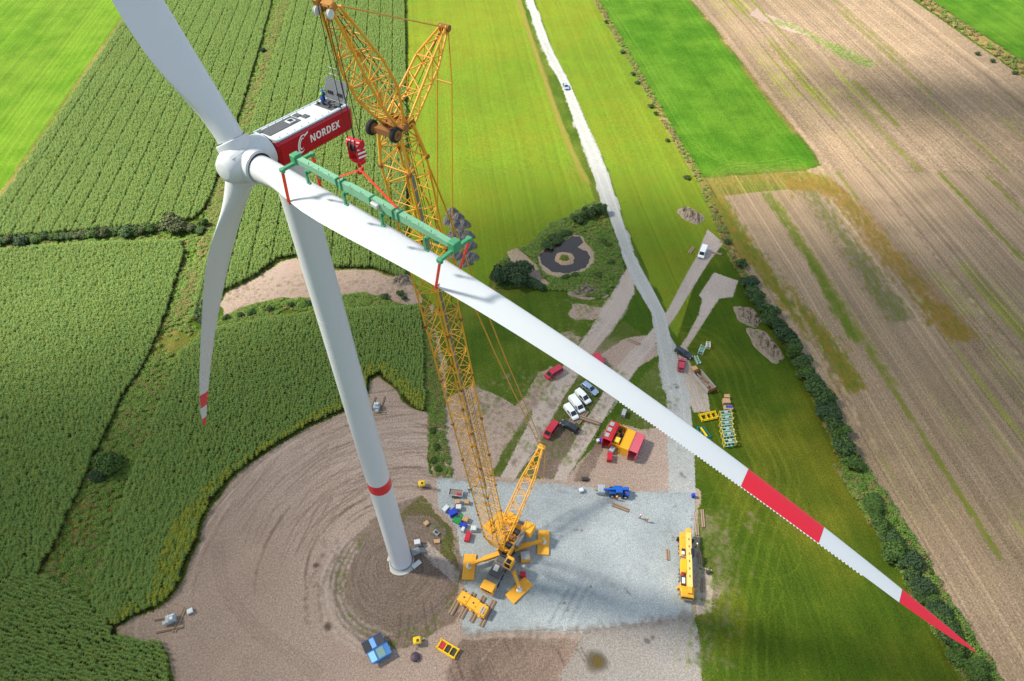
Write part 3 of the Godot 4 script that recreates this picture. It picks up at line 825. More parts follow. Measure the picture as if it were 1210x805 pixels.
	# scuffs, ruts and spilt earth on the pad
	for k in 7:
		var q := Vector2(9.03, 46.5) + Vector2(k * 0.9 - 2.5, 0)
		smear(m, box, PackedVector2Array([q, q + Vector2(5.5, 9.0) * rng.randf_range(0.7, 1.1)]), 0.7, Color8(112, 122, 122, 130) if k % 2 else Color8(190, 200, 202, 150), 0.35, 0.12)
	for k in 70:
		var q := Vector2(14.9, 59.4) + Vector2(rng.randf_range(-20, 22), rng.randf_range(-14, 14))
		var e := Vector2.from_angle(rng.randf_range(-0.4, 2.4)) * rng.randf_range(0.8, 3.4)
		smear(m, box, PackedVector2Array([q, q + e]), rng.randf_range(0.25, 0.5), Color8(194, 204, 206, 130) if k % 2 else Color8(126, 138, 144, 110), 0.3, 0.1)
	for k in [Vector2(16.1, 53.2), Vector2(10.5, 50.3), Vector2(11.0, 49.0), Vector2(13.7, 65.6), Vector2(15.0, 65.4), Vector2(23.3, 52.0), Vector2(35.6, 71.3), Vector2(34.0, 63.7), Vector2(22.7, 52.8)]:
		for j in 3: smear(m, box, PackedVector2Array([k, k + Vector2(0.3, 0.2)]), 0.6, Color8(96, 78, 66, 150), 0.3, 0.35)
	for k in [Vector2(38.3, 79.4), Vector2(38.6, 78.8), Vector2(41.7, 104.6), Vector2(41.2, 105.2), Vector2(41.4, 104.1)]:
		smear(m, box, PackedVector2Array([k, k + Vector2(0.6, 0.1)]), 1.0, Color8(104, 98, 90, 140), 0.3, 0.3)
	# earth showing through the grass round the parked cars and pond
	for k in 26:
		var q: Vector2 = [Vector2(10.0, 88.6), Vector2(7.31, 98.5), Vector2(19.4, 93.4), Vector2(-9.49, 101.1), Vector2(20.3, 134.2), Vector2(42.8, 63.1), Vector2(1.05, 101.1), Vector2(27.6, 93.4), Vector2(46.3, 66.9)][k % 9] + Vector2(rng.randf_range(-6, 6), rng.randf_range(-6, 6))
		smear(m, box, PackedVector2Array([q, q + Vector2(rng.randf_range(-2, 2), 2)]), rng.randf_range(0.8, 2.2), Color8(138, 120, 110, 110), 0.4, 0.8)


# ---------------------------------------------------------------- plants

func inside(p: Vector2, outline: PackedVector2Array) -> bool:
	return Geometry2D.is_point_in_polygon(p, outline)


func maize_clump(k: int) -> ArrayMesh:
	# four stalks in a row, each with arching leaves and a tassel
	var g := G.new()
	g.colored = true
	for s in 4:
		var foot := Vector3(rng.randf_range(-0.26, 0.26), 0, -0.33 + s * 0.2 + rng.randf_range(-0.05, 0.05))
		var tall := rng.randf_range(1.75, 2.1)
		var a0 := rng.randf_range(0, TAU)
		for l in 6:
			var a := a0 + l * 2.5 + rng.randf_range(-0.4, 0.4)
			var d := Vector3(cos(a), 0, sin(a))
			var w := Vector3(-d.z, 0, d.x) * rng.randf_range(0.045, 0.07)
			var y := tall * (0.42 + 0.1 * l)
			var r := rng.randf_range(0.38, 0.68)
			var p0 := foot + Vector3(0, y, 0)
			var p1 := p0 + d * r * 0.5 + Vector3(0, 0.3, 0)
			var p2 := p0 + d * r + Vector3(0, rng.randf_range(-0.05, 0.2), 0)
			g.color = Color(0.088, 0.182, 0.038).lerp(Color(0.222, 0.318, 0.080), rng.randf())
			var n0 := (Vector3.UP - d * 0.6).normalized()
			var n1 := (Vector3.UP + d * 0.5).normalized()
			g.put(p0 - w, p0 + w, p1 + w, n0, n0, n0)
			g.put(p0 - w, p1 + w, p1 - w, n0, n0, n0)
			g.put(p1 - w, p1 + w, p2, n1, n1, n1)
		g.color = Color(0.24, 0.31, 0.11)
		for l in 2:
			var b := rng.randf_range(0, TAU)
			var e := Vector3(cos(b), 0, sin(b))
			var t0 := foot + Vector3(0, tall, 0)
			g.put(t0 - e.cross(Vector3.UP) * 0.03, t0 + e.cross(Vector3.UP) * 0.03, t0 + e * 0.14 + Vector3(0, 0.28, 0), (Vector3.UP + e * 0.5).normalized(), Vector3.UP, (Vector3.UP - e * 0.5).normalized())
	return g.mesh()


func maize_crop(outline: PackedVector2Array, turn: float, label: String, dense: float, yellow: float, lanes := false) -> void:
	var along := ALONG.rotated(turn)
	var across := Vector2(along.y, -along.x)
	var lo := Vector2(1e9, 1e9)
	var hi := Vector2(-1e9, -1e9)
	for p in outline:
		var q := Vector2(p.dot(across), p.dot(along))
		lo = lo.min(q)
		hi = hi.max(q)
	var spots := [[], [], []]
	var i := 0
	var u := lo.x
	while u < hi.x:
		i += 1
		u += 0.75 * dense
		var lane := lanes and i % 9 == 3
		var thin := 0.25 if lane else 0.02
		var v := lo.y
		while v < hi.y:
			v += 0.8 * dense * rng.randf_range(0.85, 1.15)
			var p := across * (u + rng.randf_range(-0.2, 0.2)) + along * v
			if absf(p.x) > 0.80 * p.y + 92.0 or p.y < 18.0 or p.y > 392.0: continue   # nothing of it shows
			if not inside(p, outline): continue
			var patch := noise.get_noise_2d(p.x * 2.2, p.y * 2.2)
			if rng.randf() < thin: continue
			var s := rng.randf_range(0.85, 1.15) * (1.0 + patch * 0.15) * (0.72 if lane else 1.0)
			var b := Basis(Vector3.UP, rng.randf_range(-0.25, 0.25) + atan2(along.x, -along.y) + (PI if rng.randf() < 0.5 else 0.0)).scaled(Vector3(s * 0.92, s * 0.76, s * 0.92))
			var col := Color(1, 1, 1) if rng.randf() < 0.8 else Color(1.15, 1.0, 0.85)   # one plant in five is a little yellower
			if yellow > 0.0:   # the crop yellows along the worked earth
				var edge := 1e9
				for k in outline.size():
					var a := outline[k]
					var e := outline[(k + 1) % outline.size()]
					if inside((a + e) * 0.5 + (BASE - (a + e) * 0.5).normalized() * 1.5, P.dirt):
						edge = minf(edge, Geometry2D.get_closest_point_to_segment(p, a, e).distance_to(p))
				if edge < yellow * (0.6 + patch) and rng.randf() < 0.75:
					col = Color(1.5, 1.1, 0.6)   # yellowed plants
			spots[rng.randi() % 3].append([Transform3D(b, V(p)), col])
	var root := Node3D.new()
	var all := 0
	for k in 3: all += spots[k].size()
	print(label, " ", all)
	var mm := MultiMesh.new()
	mm.transform_format = MultiMesh.TRANSFORM_3D
	mm.use_colors = true
	mm.mesh = M["maize_clump_mesh"]
	mm.instance_count = all
	var at := 0
	for k in 3:
		for s in spots[k]:
			mm.set_instance_transform(at, s[0])
			mm.set_instance_color(at, s[1])
			at += 1
	root.free()
	var o := MultiMeshInstance3D.new()
	o.name = numbered("maize_crop")
	o.multimesh = mm
	o.material_override = M["maize"]
	add_child(o)
	tag(o, label, "maize", "", "stuff")


func leafy(g: G, mid: Vector3, r: Vector3, count: int, size: float, tones: Array) -> void:
	# leaf sprays on and under the surface of a lobe
	for i in count:
		var d := Vector3(rng.randfn(), rng.randfn(), rng.randfn()).normalized()
		if d.y < -0.35: d.y = -d.y * 0.5
		var p := mid + d * r * rng.randf_range(0.72, 1.06)
		var n := (d + Vector3(rng.randf_range(-1, 1), rng.randf_range(-0.6, 1.0), rng.randf_range(-1, 1)) * 0.75).normalized()
		var s := n.cross(Vector3(rng.randf_range(-1, 1), rng.randf_range(-1, 1), rng.randf_range(-1, 1))).normalized()
		var t := n.cross(s)
		var k := size * rng.randf_range(0.6, 1.3)
		g.color = (tones[0] as Color).lerp(tones[1], rng.randf())
		g.put(p - s * k, p + t * k * 0.6, p + s * k, n, n, n)
		g.put(p - s * k, p + s * k, p - t * k * 0.6, n, n, n)


func bush_shape(kind: int) -> Array:
	# [trunk, crown] about 2 m in radius and 4 m tall
	var tones: Array = [
		[Color(0.030, 0.064, 0.024), Color(0.066, 0.110, 0.034)],
		[Color(0.036, 0.078, 0.020), Color(0.075, 0.125, 0.028)],
		[Color(0.055, 0.072, 0.030), Color(0.100, 0.115, 0.050)],
		[Color(0.024, 0.052, 0.026), Color(0.052, 0.086, 0.036)],
	][kind]
	var tr := G.new()
	tr.tube(Vector3.ZERO, Vector3(0.05, 1.6, 0.05), 0.16, 0.09, 7)
	var g := G.new()
	g.colored = true
	for i in 9:
		var a := rng.randf_range(0, TAU)
		var q := sqrt(rng.randf()) * 1.25
		var m := Vector3(cos(a) * q, 1.5 + rng.randf_range(-0.3, 1.5) * (1.0 - q * 0.4), sin(a) * q)
		tr.tube(Vector3(0, rng.randf_range(0.4, 1.3), 0), m, 0.07, 0.03, 5, false)
		var r := rng.randf_range(0.65, 1.05)
		leafy(g, m, Vector3(r, r * rng.randf_range(0.75, 1.0), r), 190, 0.2, tones)
	leafy(g, Vector3(0, 1.6, 0), Vector3(1.35, 1.4, 1.35), 360, 0.24, tones)
	return [tr.mesh(), g.mesh()]


func bush(called: String, kind: int, at: Vector2, r: float, tall: float, label: String, category: String, group := "") -> void:
	var o := thing(called, label, category, V(at), rng.randf_range(0, TAU), group)
	var s: Array = M["bushes"][kind * 2 + rng.randi() % 2]
	inst(o, "trunk", s[0], M["bark"])
	inst(o, "crown", s[1], M["leaf"])
	o.scale = Vector3(r / 2.0, tall / 4.0, r / 2.0)


func tuft_mesh() -> ArrayMesh:
	var g := G.new()
	g.colored = true
	for i in 26:
		var a := rng.randf_range(0, TAU)
		var d := Vector3(cos(a), 0, sin(a))
		var p := d * rng.randf_range(0, 0.55)
		var w := Vector3(-d.z, 0, d.x) * rng.randf_range(0.05, 0.1)
		var h := rng.randf_range(0.3, 0.75)
		g.color = Color(0.7, 0.85, 0.7).lerp(Color(1.2, 1.1, 1.1), rng.randf())
		var n := (Vector3.UP + d * 0.4).normalized()
		g.put(p - w, p + w, p + d * 0.25 + Vector3(0, h, 0), n, n, n)
		var e := Vector3(rng.randf_range(-0.5, 0.5), h * 0.7, rng.randf_range(-0.5, 0.5))
		g.put(e - w * 1.5, e + d * 0.18, e + w * 1.5, n, Vector3.UP, n)
	return g.mesh()


func weeds(outline: PackedVector2Array, count: int, size: float, label: String, cols: Array, brown := 0.25) -> void:
	var lo := Vector2(1e9, 1e9)
	var hi := -lo
	for p in outline:
		lo = lo.min(p)
		hi = hi.max(p)
	var ts := []
	var cs := []
	var tries := 0
	while ts.size() < count and tries < count * 40:
		tries += 1
		var p := Vector2(rng.randf_range(lo.x, hi.x), rng.randf_range(lo.y, hi.y))
		if absf(p.x) > 0.80 * p.y + 92.0 or p.y > 380.0: continue
		if not inside(p, outline) or inside(p, P.bank) or inside(p, P.sandpatch): continue
		var q := noise.get_noise_2d(p.x * 3.0, p.y * 3.0)
		if rng.randf() > 0.6 + q: continue
		var s := size * rng.randf_range(0.5, 1.35)
		ts.append(Transform3D(Basis(Vector3.UP, rng.randf_range(0, TAU)).scaled(Vector3(s, s * rng.randf_range(0.6, 1.2), s)), V(p)))
		var c: Color = cols[0]
		c = c.lerp(cols[1], rng.randf())
		if rng.randf() < brown: c = Color(0.26, 0.20, 0.09)
		cs.append(c)
	var mm := MultiMesh.new()
	mm.transform_format = MultiMesh.TRANSFORM_3D
	mm.use_colors = true
	mm.mesh = M["tuft_mesh"]
	mm.instance_count = ts.size()
	for i in ts.size():
		mm.set_instance_transform(i, ts[i])
		mm.set_instance_color(i, cs[i])
	var o := MultiMeshInstance3D.new()
	o.name = numbered("weeds")
	o.multimesh = mm
	o.material_override = M["leaf"]
	add_child(o)
	tag(o, label, "weeds", "", "stuff")


func build_plants() -> void:
	rng.seed = 5
	var ml := mat("maize", Color.WHITE, 0.7, 0.0, 0.0, 0.3)
	ml.vertex_color_use_as_albedo = true
	ml.backlight_enabled = true
	ml.backlight = Color(0.5, 0.55, 0.3)
	var lf := mat("leaf", Color.WHITE, 0.75, 0.0, 0.0, 0.3)
	lf.vertex_color_use_as_albedo = true
	lf.backlight_enabled = true
	lf.backlight = Color(0.4, 0.45, 0.25)
	mat("bark", rgb8(84, 70, 56), 0.95)
	M["maize_clump_mesh"] = maize_clump(0)
	M["tuft_mesh"] = tuft_mesh()
	M["bushes"] = []
	for k in 4:
		for j in 2: M["bushes"].append(bush_shape(k))
	maize_crop(P.maize_b, 0.0, "tall green maize between the bright west meadow and the grassy lane", 0.88, 0.0, true)
	maize_crop(P.maize_c, 0.0, "tall maize strip between the grassy lane and the pale central meadow", 0.88, 0.0, true)
	maize_crop(P.maize_d, 0.05, "dense maize below the shrub row, west of the weedy ditch", 0.86, 0.0)
	maize_crop(P.maize_e, -0.1, "dense maize between the ditch and the worked earth, yellow along its edge", 0.86, 5.0)
	maize_crop(P.maize_f, 1.2, "dense maize below the ditch end, rows across the others", 0.86, 0.0)
	var gr := [Color(0.11, 0.21, 0.04), Color(0.22, 0.29, 0.07)]
	weeds(P.ditch, 9000, 0.95, "rough grass and weeds along the ditch and lane between the maize", gr, 0.12)
	weeds(ribbon(curve(poly([-114.8, 352.8, -106.5, 279.0, -101.1, 221.3, -98.0, 184.4, -95.9, 166.5, -93.6, 144.8, -92.7, 130.1])), 3.6), 1700, 0.95, "dry brown grass down the middle of the lane between the maize", gr, 0.7)
	weeds(P.weedband, 1500, 1.0, "green weeds below the bare soil bank in the maize", gr, 0.1)
	weeds(P.scrub, 4200, 0.9, "rough weeds and grass round the pond", gr, 0.1)
	weeds(P.verge_c, 1300, 0.9, "weedy verge beside the maize and the crane yard", gr, 0.3)
	weeds(ribbon(curve(poly([76.7, 82.8, 78.5, 76.8, 80.1, 69.7, 82.0, 60.8, 83.0, 51.5, 85.3, 41.1, 86.7, 32.4])), 7.0), 900, 1.2, "rough grass under the field hedge", gr, 0.2)
	weeds(ribbon(curve(poly([42.3, 352.8, 49.9, 299.6, 55.8, 256.7, 61.1, 218.4, 64.8, 195.7, 66.1, 173.8, 67.5, 152.3, 71.3, 132.1, 74.7, 112.8, 76.3, 97.5, 76.7, 82.8])), 2.6), 900, 1.0, "dry verge grass along the green and stubble fields", gr, 0.55)
	weeds(P.far_verge, 700, 1.6, "straw coloured grass on the far verge", gr, 0.6)
	# the hedge between the lower meadow and the stubble
	var hedge := "bushes of the long field hedge"
	for p in poly([68.0, 142.6, 68.4, 138.3, 69.2, 135.5, 69.8, 132.1, 70.8, 129.8, 71.3, 126.2, 72.0, 123.7, 72.6, 120.3, 73.3, 117.8, 73.8, 114.3, 74.5, 111.9, 74.5, 108.5, 75.3, 106.0, 75.4, 103.0, 76.2, 100.7, 76.2, 97.5, 76.7, 95.3, 76.8, 92.3, 77.3, 90.1, 77.1, 87.2, 77.4, 84.7, 77.7, 82.6]):
		bush("hedge_bush", [0, 3, 0, 1][rng.randi() % 4], p + Vector2(rng.randf_range(-0.8, 0.8), rng.randf_range(-0.6, 0.6)), rng.randf_range(2.1, 3.6), rng.randf_range(2.8, 5.4), "dark green bush in the upper, unbroken run of the stubble field hedge", "bush", hedge)
	for p in poly([78.1, 71.5, 78.8, 69.9, 78.9, 67.9, 78.8, 65.5, 79.2, 64.0, 80.1, 62.5, 78.9, 60.3, 79.9, 59.0, 81.0, 57.8, 79.5, 55.3, 80.6, 53.9, 81.3, 52.7, 81.0, 50.5, 81.9, 49.5, 81.8, 47.6, 82.3, 45.8, 82.9, 44.7, 82.9, 42.7, 83.3, 41.2, 83.9, 39.7, 84.3, 38.4, 84.1, 36.7, 85.1, 35.7, 85.3, 33.9]):
		bush("hedge_bush", [0, 1, 1, 3][rng.randi() % 4], p + Vector2(rng.randf_range(-1.0, 1.0), rng.randf_range(-0.6, 0.6)), rng.randf_range(1.5, 3.0), rng.randf_range(1.8, 4.2), "green bush in the lower run of the stubble field hedge, below the gap", "bush", hedge)
	bush("hedge_bush", 0, Vector2(68.4, 150.4), 2.0, 3.4, "single dark bush on the verge above the long hedge", "bush", hedge)
	for p in poly([44.6, 324.7, 48.7, 293.1, 51.0, 272.3, 51.9, 264.8, 54.7, 245.2, 55.8, 239.3, 57.4, 220.2, 60.4, 196.2, 66.7, 161.1]):
		bush("verge_shrub", 0, p, rng.randf_range(0.9, 1.5), rng.randf_range(1.4, 2.4), "small dark shrub on the verge beside the bright green field", "shrub", "shrubs along the green field")
	for p in poly([205.6, 291.4, 208.8, 284.1, 212.7, 273.1]):
		bush("verge_shrub", 1, p, 1.4, 1.8, "low green shrub on the straw coloured far verge", "shrub", "shrubs on the far verge")
	for p in poly([-157.2, 161.1, -155.5, 161.9, -149.6, 162.7, -147.0, 162.3, -145.3, 163.1, -143.4, 163.1, -141.6, 163.1, -139.9, 163.5, -138.2, 163.9, -136.1, 163.9, -134.5, 164.4, -132.5, 164.8, -130.5, 164.4, -128.9, 164.4, -127.1, 165.2, -125.6, 166.0, -123.3, 165.6, -117.9, 166.0, -115.9, 166.5, -113.9, 166.9, -112.1, 167.7, -103.3, 167.3, -101.3, 167.7, -98.5, 166.5, -98.3, 169.9]):
		bush("hedge_shrub", [1, 2, 0][rng.randi() % 3], p, rng.randf_range(1.7, 2.7), rng.randf_range(1.8, 3.6), "small shrub in the row between two maize fields", "shrub", "shrub row between the maize")
	bush("hedge_shrub", 2, Vector2(-107.5, 168.2), 4.6, 5.6, "large round grey-green shrub at the lane end of the shrub row", "shrub")
	bush("hedge_shrub", 0, Vector2(-120.0, 165.2), 3.3, 4.2, "dark round shrub in the shrub row between two maize fields", "shrub")
	bush("hedge_shrub", 3, Vector2(-151.2, 160.6), 3.0, 3.6, "dark grey shrub standing out of the shrub row", "shrub")
	for p in poly([-110.6, 293.7, -116.7, 314.8, -100.9, 200.3]):
		bush("lane_shrub", 3, p, 1.5, 2.4, "dark shrub growing in the brown grassy lane", "shrub", "shrubs in the lane")
	bush("ditch_tree", 1, Vector2(-91.4, 80.8), 3.4, 4.8, "round green tree standing in the weedy ditch", "tree")
	for p in poly([-93.5, 78.1, -87.0, 130.1, -84.6, 127.5, -87.1, 133.5, -84.2, 130.1]):
		bush("ditch_shrub", 3, p, rng.randf_range(1.4, 2.0), 2.6, "dark shrub in the weedy ditch between the maize fields", "shrub", "shrubs in the ditch")
	for p in poly([-79.0, 128.5, -75.3, 129.5, -72.5, 130.5, -68.1, 131.8, -62.1, 133.5, -57.2, 134.2, -36.3, 136.9, -31.8, 138.0, -30.6, 136.2]):
		bush("ditch_shrub", 0, p, rng.randf_range(0.9, 1.5), 1.7, "low dark shrub in the weeds below the bare soil bank", "shrub", "shrubs below the soil bank")
	for p in poly([-1.47, 144.4, 0.97, 142.6, -0.25, 145.5, 3.20, 145.9, -3.44, 143.7]):
		bush("pond_tree", 3, p, rng.randf_range(3.0, 3.8), rng.randf_range(5.5, 7.0), "tall dark tree in the clump west of the pond", "tree", "trees west of the pond")
	for p in poly([5.64, 142.2, 7.58, 141.1]):
		bush("pond_shrub", 3, p, 2.2, 2.2, "low dark scrub beside the tree clump west of the pond", "shrub", "scrub west of the pond")
	for p in poly([21.3, 172.1, 24.7, 174.3, 27.5, 177.5, 29.1, 176.1]):
		bush("pond_tree", 0, p, rng.randf_range(2.3, 3.1), rng.randf_range(3.2, 4.6), "dark green tree between the pond and the white road", "tree", "trees by the road above the pond")
	for p in poly([10.5, 160.2, 12.4, 162.7, 14.6, 163.9, 16.8, 165.6, 11.5, 159.0, 13.7, 161.5]):
		bush("pond_shrub", 0, p, 1.8, 2.0, "dense shrub on the far bank of the pond", "shrub", "shrubs on the far pond bank")
	for p in poly([28.6, 161.5, 29.8, 159.8, 15.7, 145.1, 18.7, 146.2, 25.5, 146.2, 29.7, 151.5]):
		bush("pond_shrub", 1, p, 1.3, 1.4, "small green shrub on the near side of the pond", "shrub", "shrubs on the near pond bank")
	for p in poly([-18.8, 91.0, -17.6, 86.2, -18.0, 82.8, -16.8, 80.3]):
		bush("verge_shrub", 1, p, 1.0, 1.3, "small shrub in the verge beside the gravel pad corner", "shrub", "shrubs by the pad corner")


# ---------------------------------------------------------------- heaps and mound

func heap_mesh(rx: float, rz: float, h: float, rough: float, seed_: float, rings := 9, k := 26) -> ArrayMesh:
	var g := G.new()
	var pts := []
	for j in rings + 1:
		var row := []
		var q := float(j) / rings
		for i in k:
			var a := TAU * i / k
			var wob := 1.0 + 0.38 * noise.get_noise_2d(cos(a) * 50 + seed_, sin(a) * 50 + seed_)
			var p := Vector3(cos(a) * rx * q * wob, 0, sin(a) * rz * q * wob)
			p.y = h * (1.0 - q * q) * (1.0 - 0.2 * q) + rough * (noise.get_noise_3d(p.x * 60, seed_, p.z * 60) + 0.6 * noise.get_noise_3d(p.x * 170, seed_, p.z * 170)) * (1.0 - q * q * q)
			if j == rings: p.y = -0.05
			row.append(p)
		pts.append(row)
	for j in rings:
		for i in k:
			var i2 := (i + 1) % k
			var dn := Vector3(0, -50, 0)
			if j > 0: g.tri(pts[j][i], pts[j][i2], pts[j + 1][i2], dn)
			g.tri(pts[j][i], pts[j + 1][i2], pts[j + 1][i], dn)
	return g.mesh()


func build_heaps() -> void:
	rng.seed = 21
	mat("stone", rgb8(112, 109, 110), 0.95, 0.0, 0.3, 0.2)
	mat("spoil", rgb8(140, 128, 114), 1.0, 0.0, 0.3, 0.2)
	mat("island", rgb8(160, 138, 116), 1.0, 0.0, 0.3, 0.2)
	var i := 0
	for p in poly([-19.6, 176.5, -17.5, 173.8, -15.4, 170.3, -18.1, 170.3, -20.4, 172.1, -16.3, 166.0, -14.1, 164.8, -18.4, 165.6, -15.5, 161.1, -13.1, 159.8, -17.5, 160.2, -14.7, 155.8, -12.3, 154.6, -16.5, 155.0, -14.0, 151.9]):
		i += 1
		var o := inst(self, "gravel_heap", heap_mesh(2.2, 2.2, rng.randf_range(1.3, 1.9), 0.9, i * 7.0, 12, 30), M["stone"], V(p))
		tag(o, "grey tipped gravel heap in the cluster behind the crane boom", "heap", "tipped gravel heaps")
	for d in [[Vector2(65.8, 129.1), 3.0, 4.6, 0.5, "grassy grey spoil heap beside the hedge, the shorter of two"], [Vector2(67.9, 118.1), 3.0, 7.2, 0.35, "long grey spoil heap beside the hedge, the longer of two"], [Vector2(58.4, 174.7), 3.4, 5.0, 0.7, "pale spoil heap at the far end of the beige track"], [Vector2(56.0, 177.0), 2.2, 2.0, 0.2, "small pale spoil heap joined to the one by the far track"], [Vector2(-32.5, 144.0), 3.6, 2.6, 0.0, "brown soil heap on the bare bank in the maize"], [Vector2(20.7, 139.7), 5.6, 3.0, 0.1, "flat scraped soil heap just below the pond"]]:
		i += 1
		var o := inst(self, "spoil_heap", heap_mesh(d[1], d[2], 1.3 if i < 21 else 0.8, 1.3, i * 7.0, 18, 48), M["spoil"], V(d[0]))
		o.rotation.y = d[3]
		tag(o, d[4], "heap", "spoil heaps")
	var isl := inst(self, "pond_island", heap_mesh(3.3, 3.4, 0.7, 0.25, 4.0), M["island"], V(Vector2(15.9, 153.5)))
	tag(isl, "", "", "", "structure")
	var gm := inst(isl, "grass_cap", heap_mesh(2.0, 2.0, 0.5, 0.2, 9.0), mat("cap", rgb8(86, 96, 40), 1.0, 0.0, 0.3, 0.2), Vector3(0, 0.3, 0))
	# low mound of earth round the tower foot, scraped in rings
	var g := G.new()
	var k := 72
	var rows := []
	for j in 40:
		var r := 2.2 + j * 0.27
		var row := []
		for a in k:
			var t := TAU * a / k
			var e := clampf((12.7 - r) / 2.5, 0.0, 1.0)
			row.append(Vector3(cos(t) * r, 0.04 + e * e * (3.0 - 2.0 * e) * 0.55 + (0.025 * sin(r * 7.5 + 2.0 * noise.get_noise_2d(t * 40, r * 4)) + 0.16 * noise.get_noise_2d(cos(t) * r * 22, sin(t) * r * 22)) * e, sin(t) * r))
		rows.append(row)
	for j in 39:
		for a in k:
			g.quad(rows[j][a], rows[j][(a + 1) % k], rows[j + 1][(a + 1) % k], rows[j + 1][a], Vector3(0, -50, 0))
	for p in g.v:
		g.u.append((Vector2(p.x + BASE.x + 0.1, -p.z + BASE.y - 1.0) - NEAR.position) / NEAR.size)
	tag(inst(self, "earth_mound", g.mesh(), M["near_ground"], V(BASE + Vector2(0.1, -1.0))), "", "", "", "structure")


func shade(p: Vector2) -> float:
	# how thick the cloud is above the sunbeam that ends at this place on the ground
	var e := 0.0
	var xs := [-400.0, -150.0, -100.0, -60.0, -20.0, 50.0, 90.0, 110.0, 140.0, 170.0, 260.0]
	var fs := [105.0, 108.0, 118.0, 140.0, 190.0, 188.0, 164.0, 166.0, 198.0, 214.0, 226.0]
	var edge: float = fs[10]
	for i in 10:
		if p.x < xs[i + 1]:
			edge = lerpf(fs[i], fs[i + 1], clampf((p.x - xs[i]) / (xs[i + 1] - xs[i]), 0, 1))
			break
	edge += 9.0 * noise.get_noise_2d(p.x * 2.0, p.y * 2.0)
	e = smoothstep(edge + 4.0, edge - 8.0, p.y)
	e *= 1.0 - 0.66 * smoothstep(88.0, 40.0, ((p - Vector2(24, 36)) * Vector2(0.8, 1.0)).length())
	e *= smoothstep(-420.0, -330.0, p.x) * smoothstep(420.0, 330.0, p.x) * smoothstep(-330.0, -250.0, p.y)
	var q := (p - Vector2(178, 250)).rotated(0.10) / Vector2(66, 27)
	e = maxf(e, 1.3 * smoothstep(1.3, 0.3, q.length() + 0.5 * noise.get_noise_2d(p.x * 3.0, p.y * 3.0)))
	q = (p - Vector2(245, 290)) / Vector2(40, 14)
	return maxf(e, 0.7 * smoothstep(1.3, 0.3, q.length()))


func build_cloud() -> void:
	# broken cloud between the sun and the site; the near ground lies in its shade
	var mt := mat("cloud", Color.WHITE, 1.0, 0.0, 0.0, 0.0)
	mt.vertex_color_use_as_albedo = true
	mt.transparency = BaseMaterial3D.TRANSPARENCY_ALPHA
	var high := 300.0
	var off := SUN * (high / SUN.y)
	var step := 6.0
	var w := 142
	var h := 114
	var v := PackedVector3Array()
	var c := PackedColorArray()
	var idx := PackedInt32Array()
	for side in 2:
		var first := v.size()
		for j in h:
			for i in w:
				var p := Vector2(-424 + i * step, -336 + j * step)
				var d := shade(p)
				v.append(Vector3(p.x, 0, -p.y) + off + Vector3(0, (-6.0 if side == 0 else 70.0) * d + 12.0 * d * noise.get_noise_2d(p.x * 4, p.y * 4 + side * 300), 0))
				c.append(Color(0.9, 0.9, 0.9, 0.62 * d))
		for j in h - 1:
			for i in w - 1:
				var a := first + j * w + i
				var m := maxf(maxf(c[a].a, c[a + 1].a), maxf(c[a + w].a, c[a + w + 1].a))
				if m < 0.005: continue
				if side == 0: idx.append_array([a, a + w, a + 1, a + 1, a + w, a + w + 1])
				else: idx.append_array([a, a + 1, a + w, a + 1, a + w + 1, a + w])
	var arr := []
	arr.resize(Mesh.ARRAY_MAX)
	arr[Mesh.ARRAY_VERTEX] = v
	arr[Mesh.ARRAY_COLOR] = c
	arr[Mesh.ARRAY_INDEX] = idx
	var me := ArrayMesh.new()
	me.add_surface_from_arrays(Mesh.PRIMITIVE_TRIANGLES, arr)
	var st := SurfaceTool.new()
	st.create_from(me, 0)
	st.generate_normals()
	tag(inst(self, "cloud", st.commit(), mt), "broken white cloud high to the left between the sun and the site", "cloud")


# ---------------------------------------------------------------- the wind turbine

const HUB := Vector3(-25.167, 97.305, -54.534)
const AX := Vector3(0.52992, -0.07278, -0.84492)    # from the hub to the tail
const UPR := Vector3(0.03867, 0.99735, -0.06166)
const SD := Vector3(0.84717, 0.0, 0.53133)          # the side that faces the camera


func blade_frame(k: int, r: float, bend: Array) -> Array:
	var az := 0.0085 + k * TAU / 3.0
	var d := SD * cos(az) + UPR * sin(az)
	var t := -SD * sin(az) + UPR * cos(az)
	var s := r / 65.5
	return [HUB + d * r - AX * (bend[0] * s + bend[1] * s * s) + t * (bend[2] * s + bend[3] * s * s), d, t]


const CHORD := [[0.026, 2.5, 1.0, 1.25], [0.05, 2.5, 1.0, 1.25], [0.075, 2.7, 0.86, 1.26], [0.1, 3.1, 0.66, 1.27], [0.13, 3.55, 0.52, 1.25], [0.16, 3.9, 0.43, 1.22], [0.2, 4.02, 0.36, 1.18], [0.25, 3.85, 0.32, 1.09], [0.3, 3.55, 0.29, 1.0], [0.45, 2.75, 0.24, 0.82], [0.6, 2.15, 0.21, 0.68], [0.75, 1.68, 0.19, 0.56], [0.86, 1.30, 0.18, 0.47], [0.935, 0.95, 0.17, 0.40], [0.965, 0.68, 0.17, 0.36], [0.985, 0.42, 0.16, 0.32], [1.0, 0.1, 0.16, 0.26]]


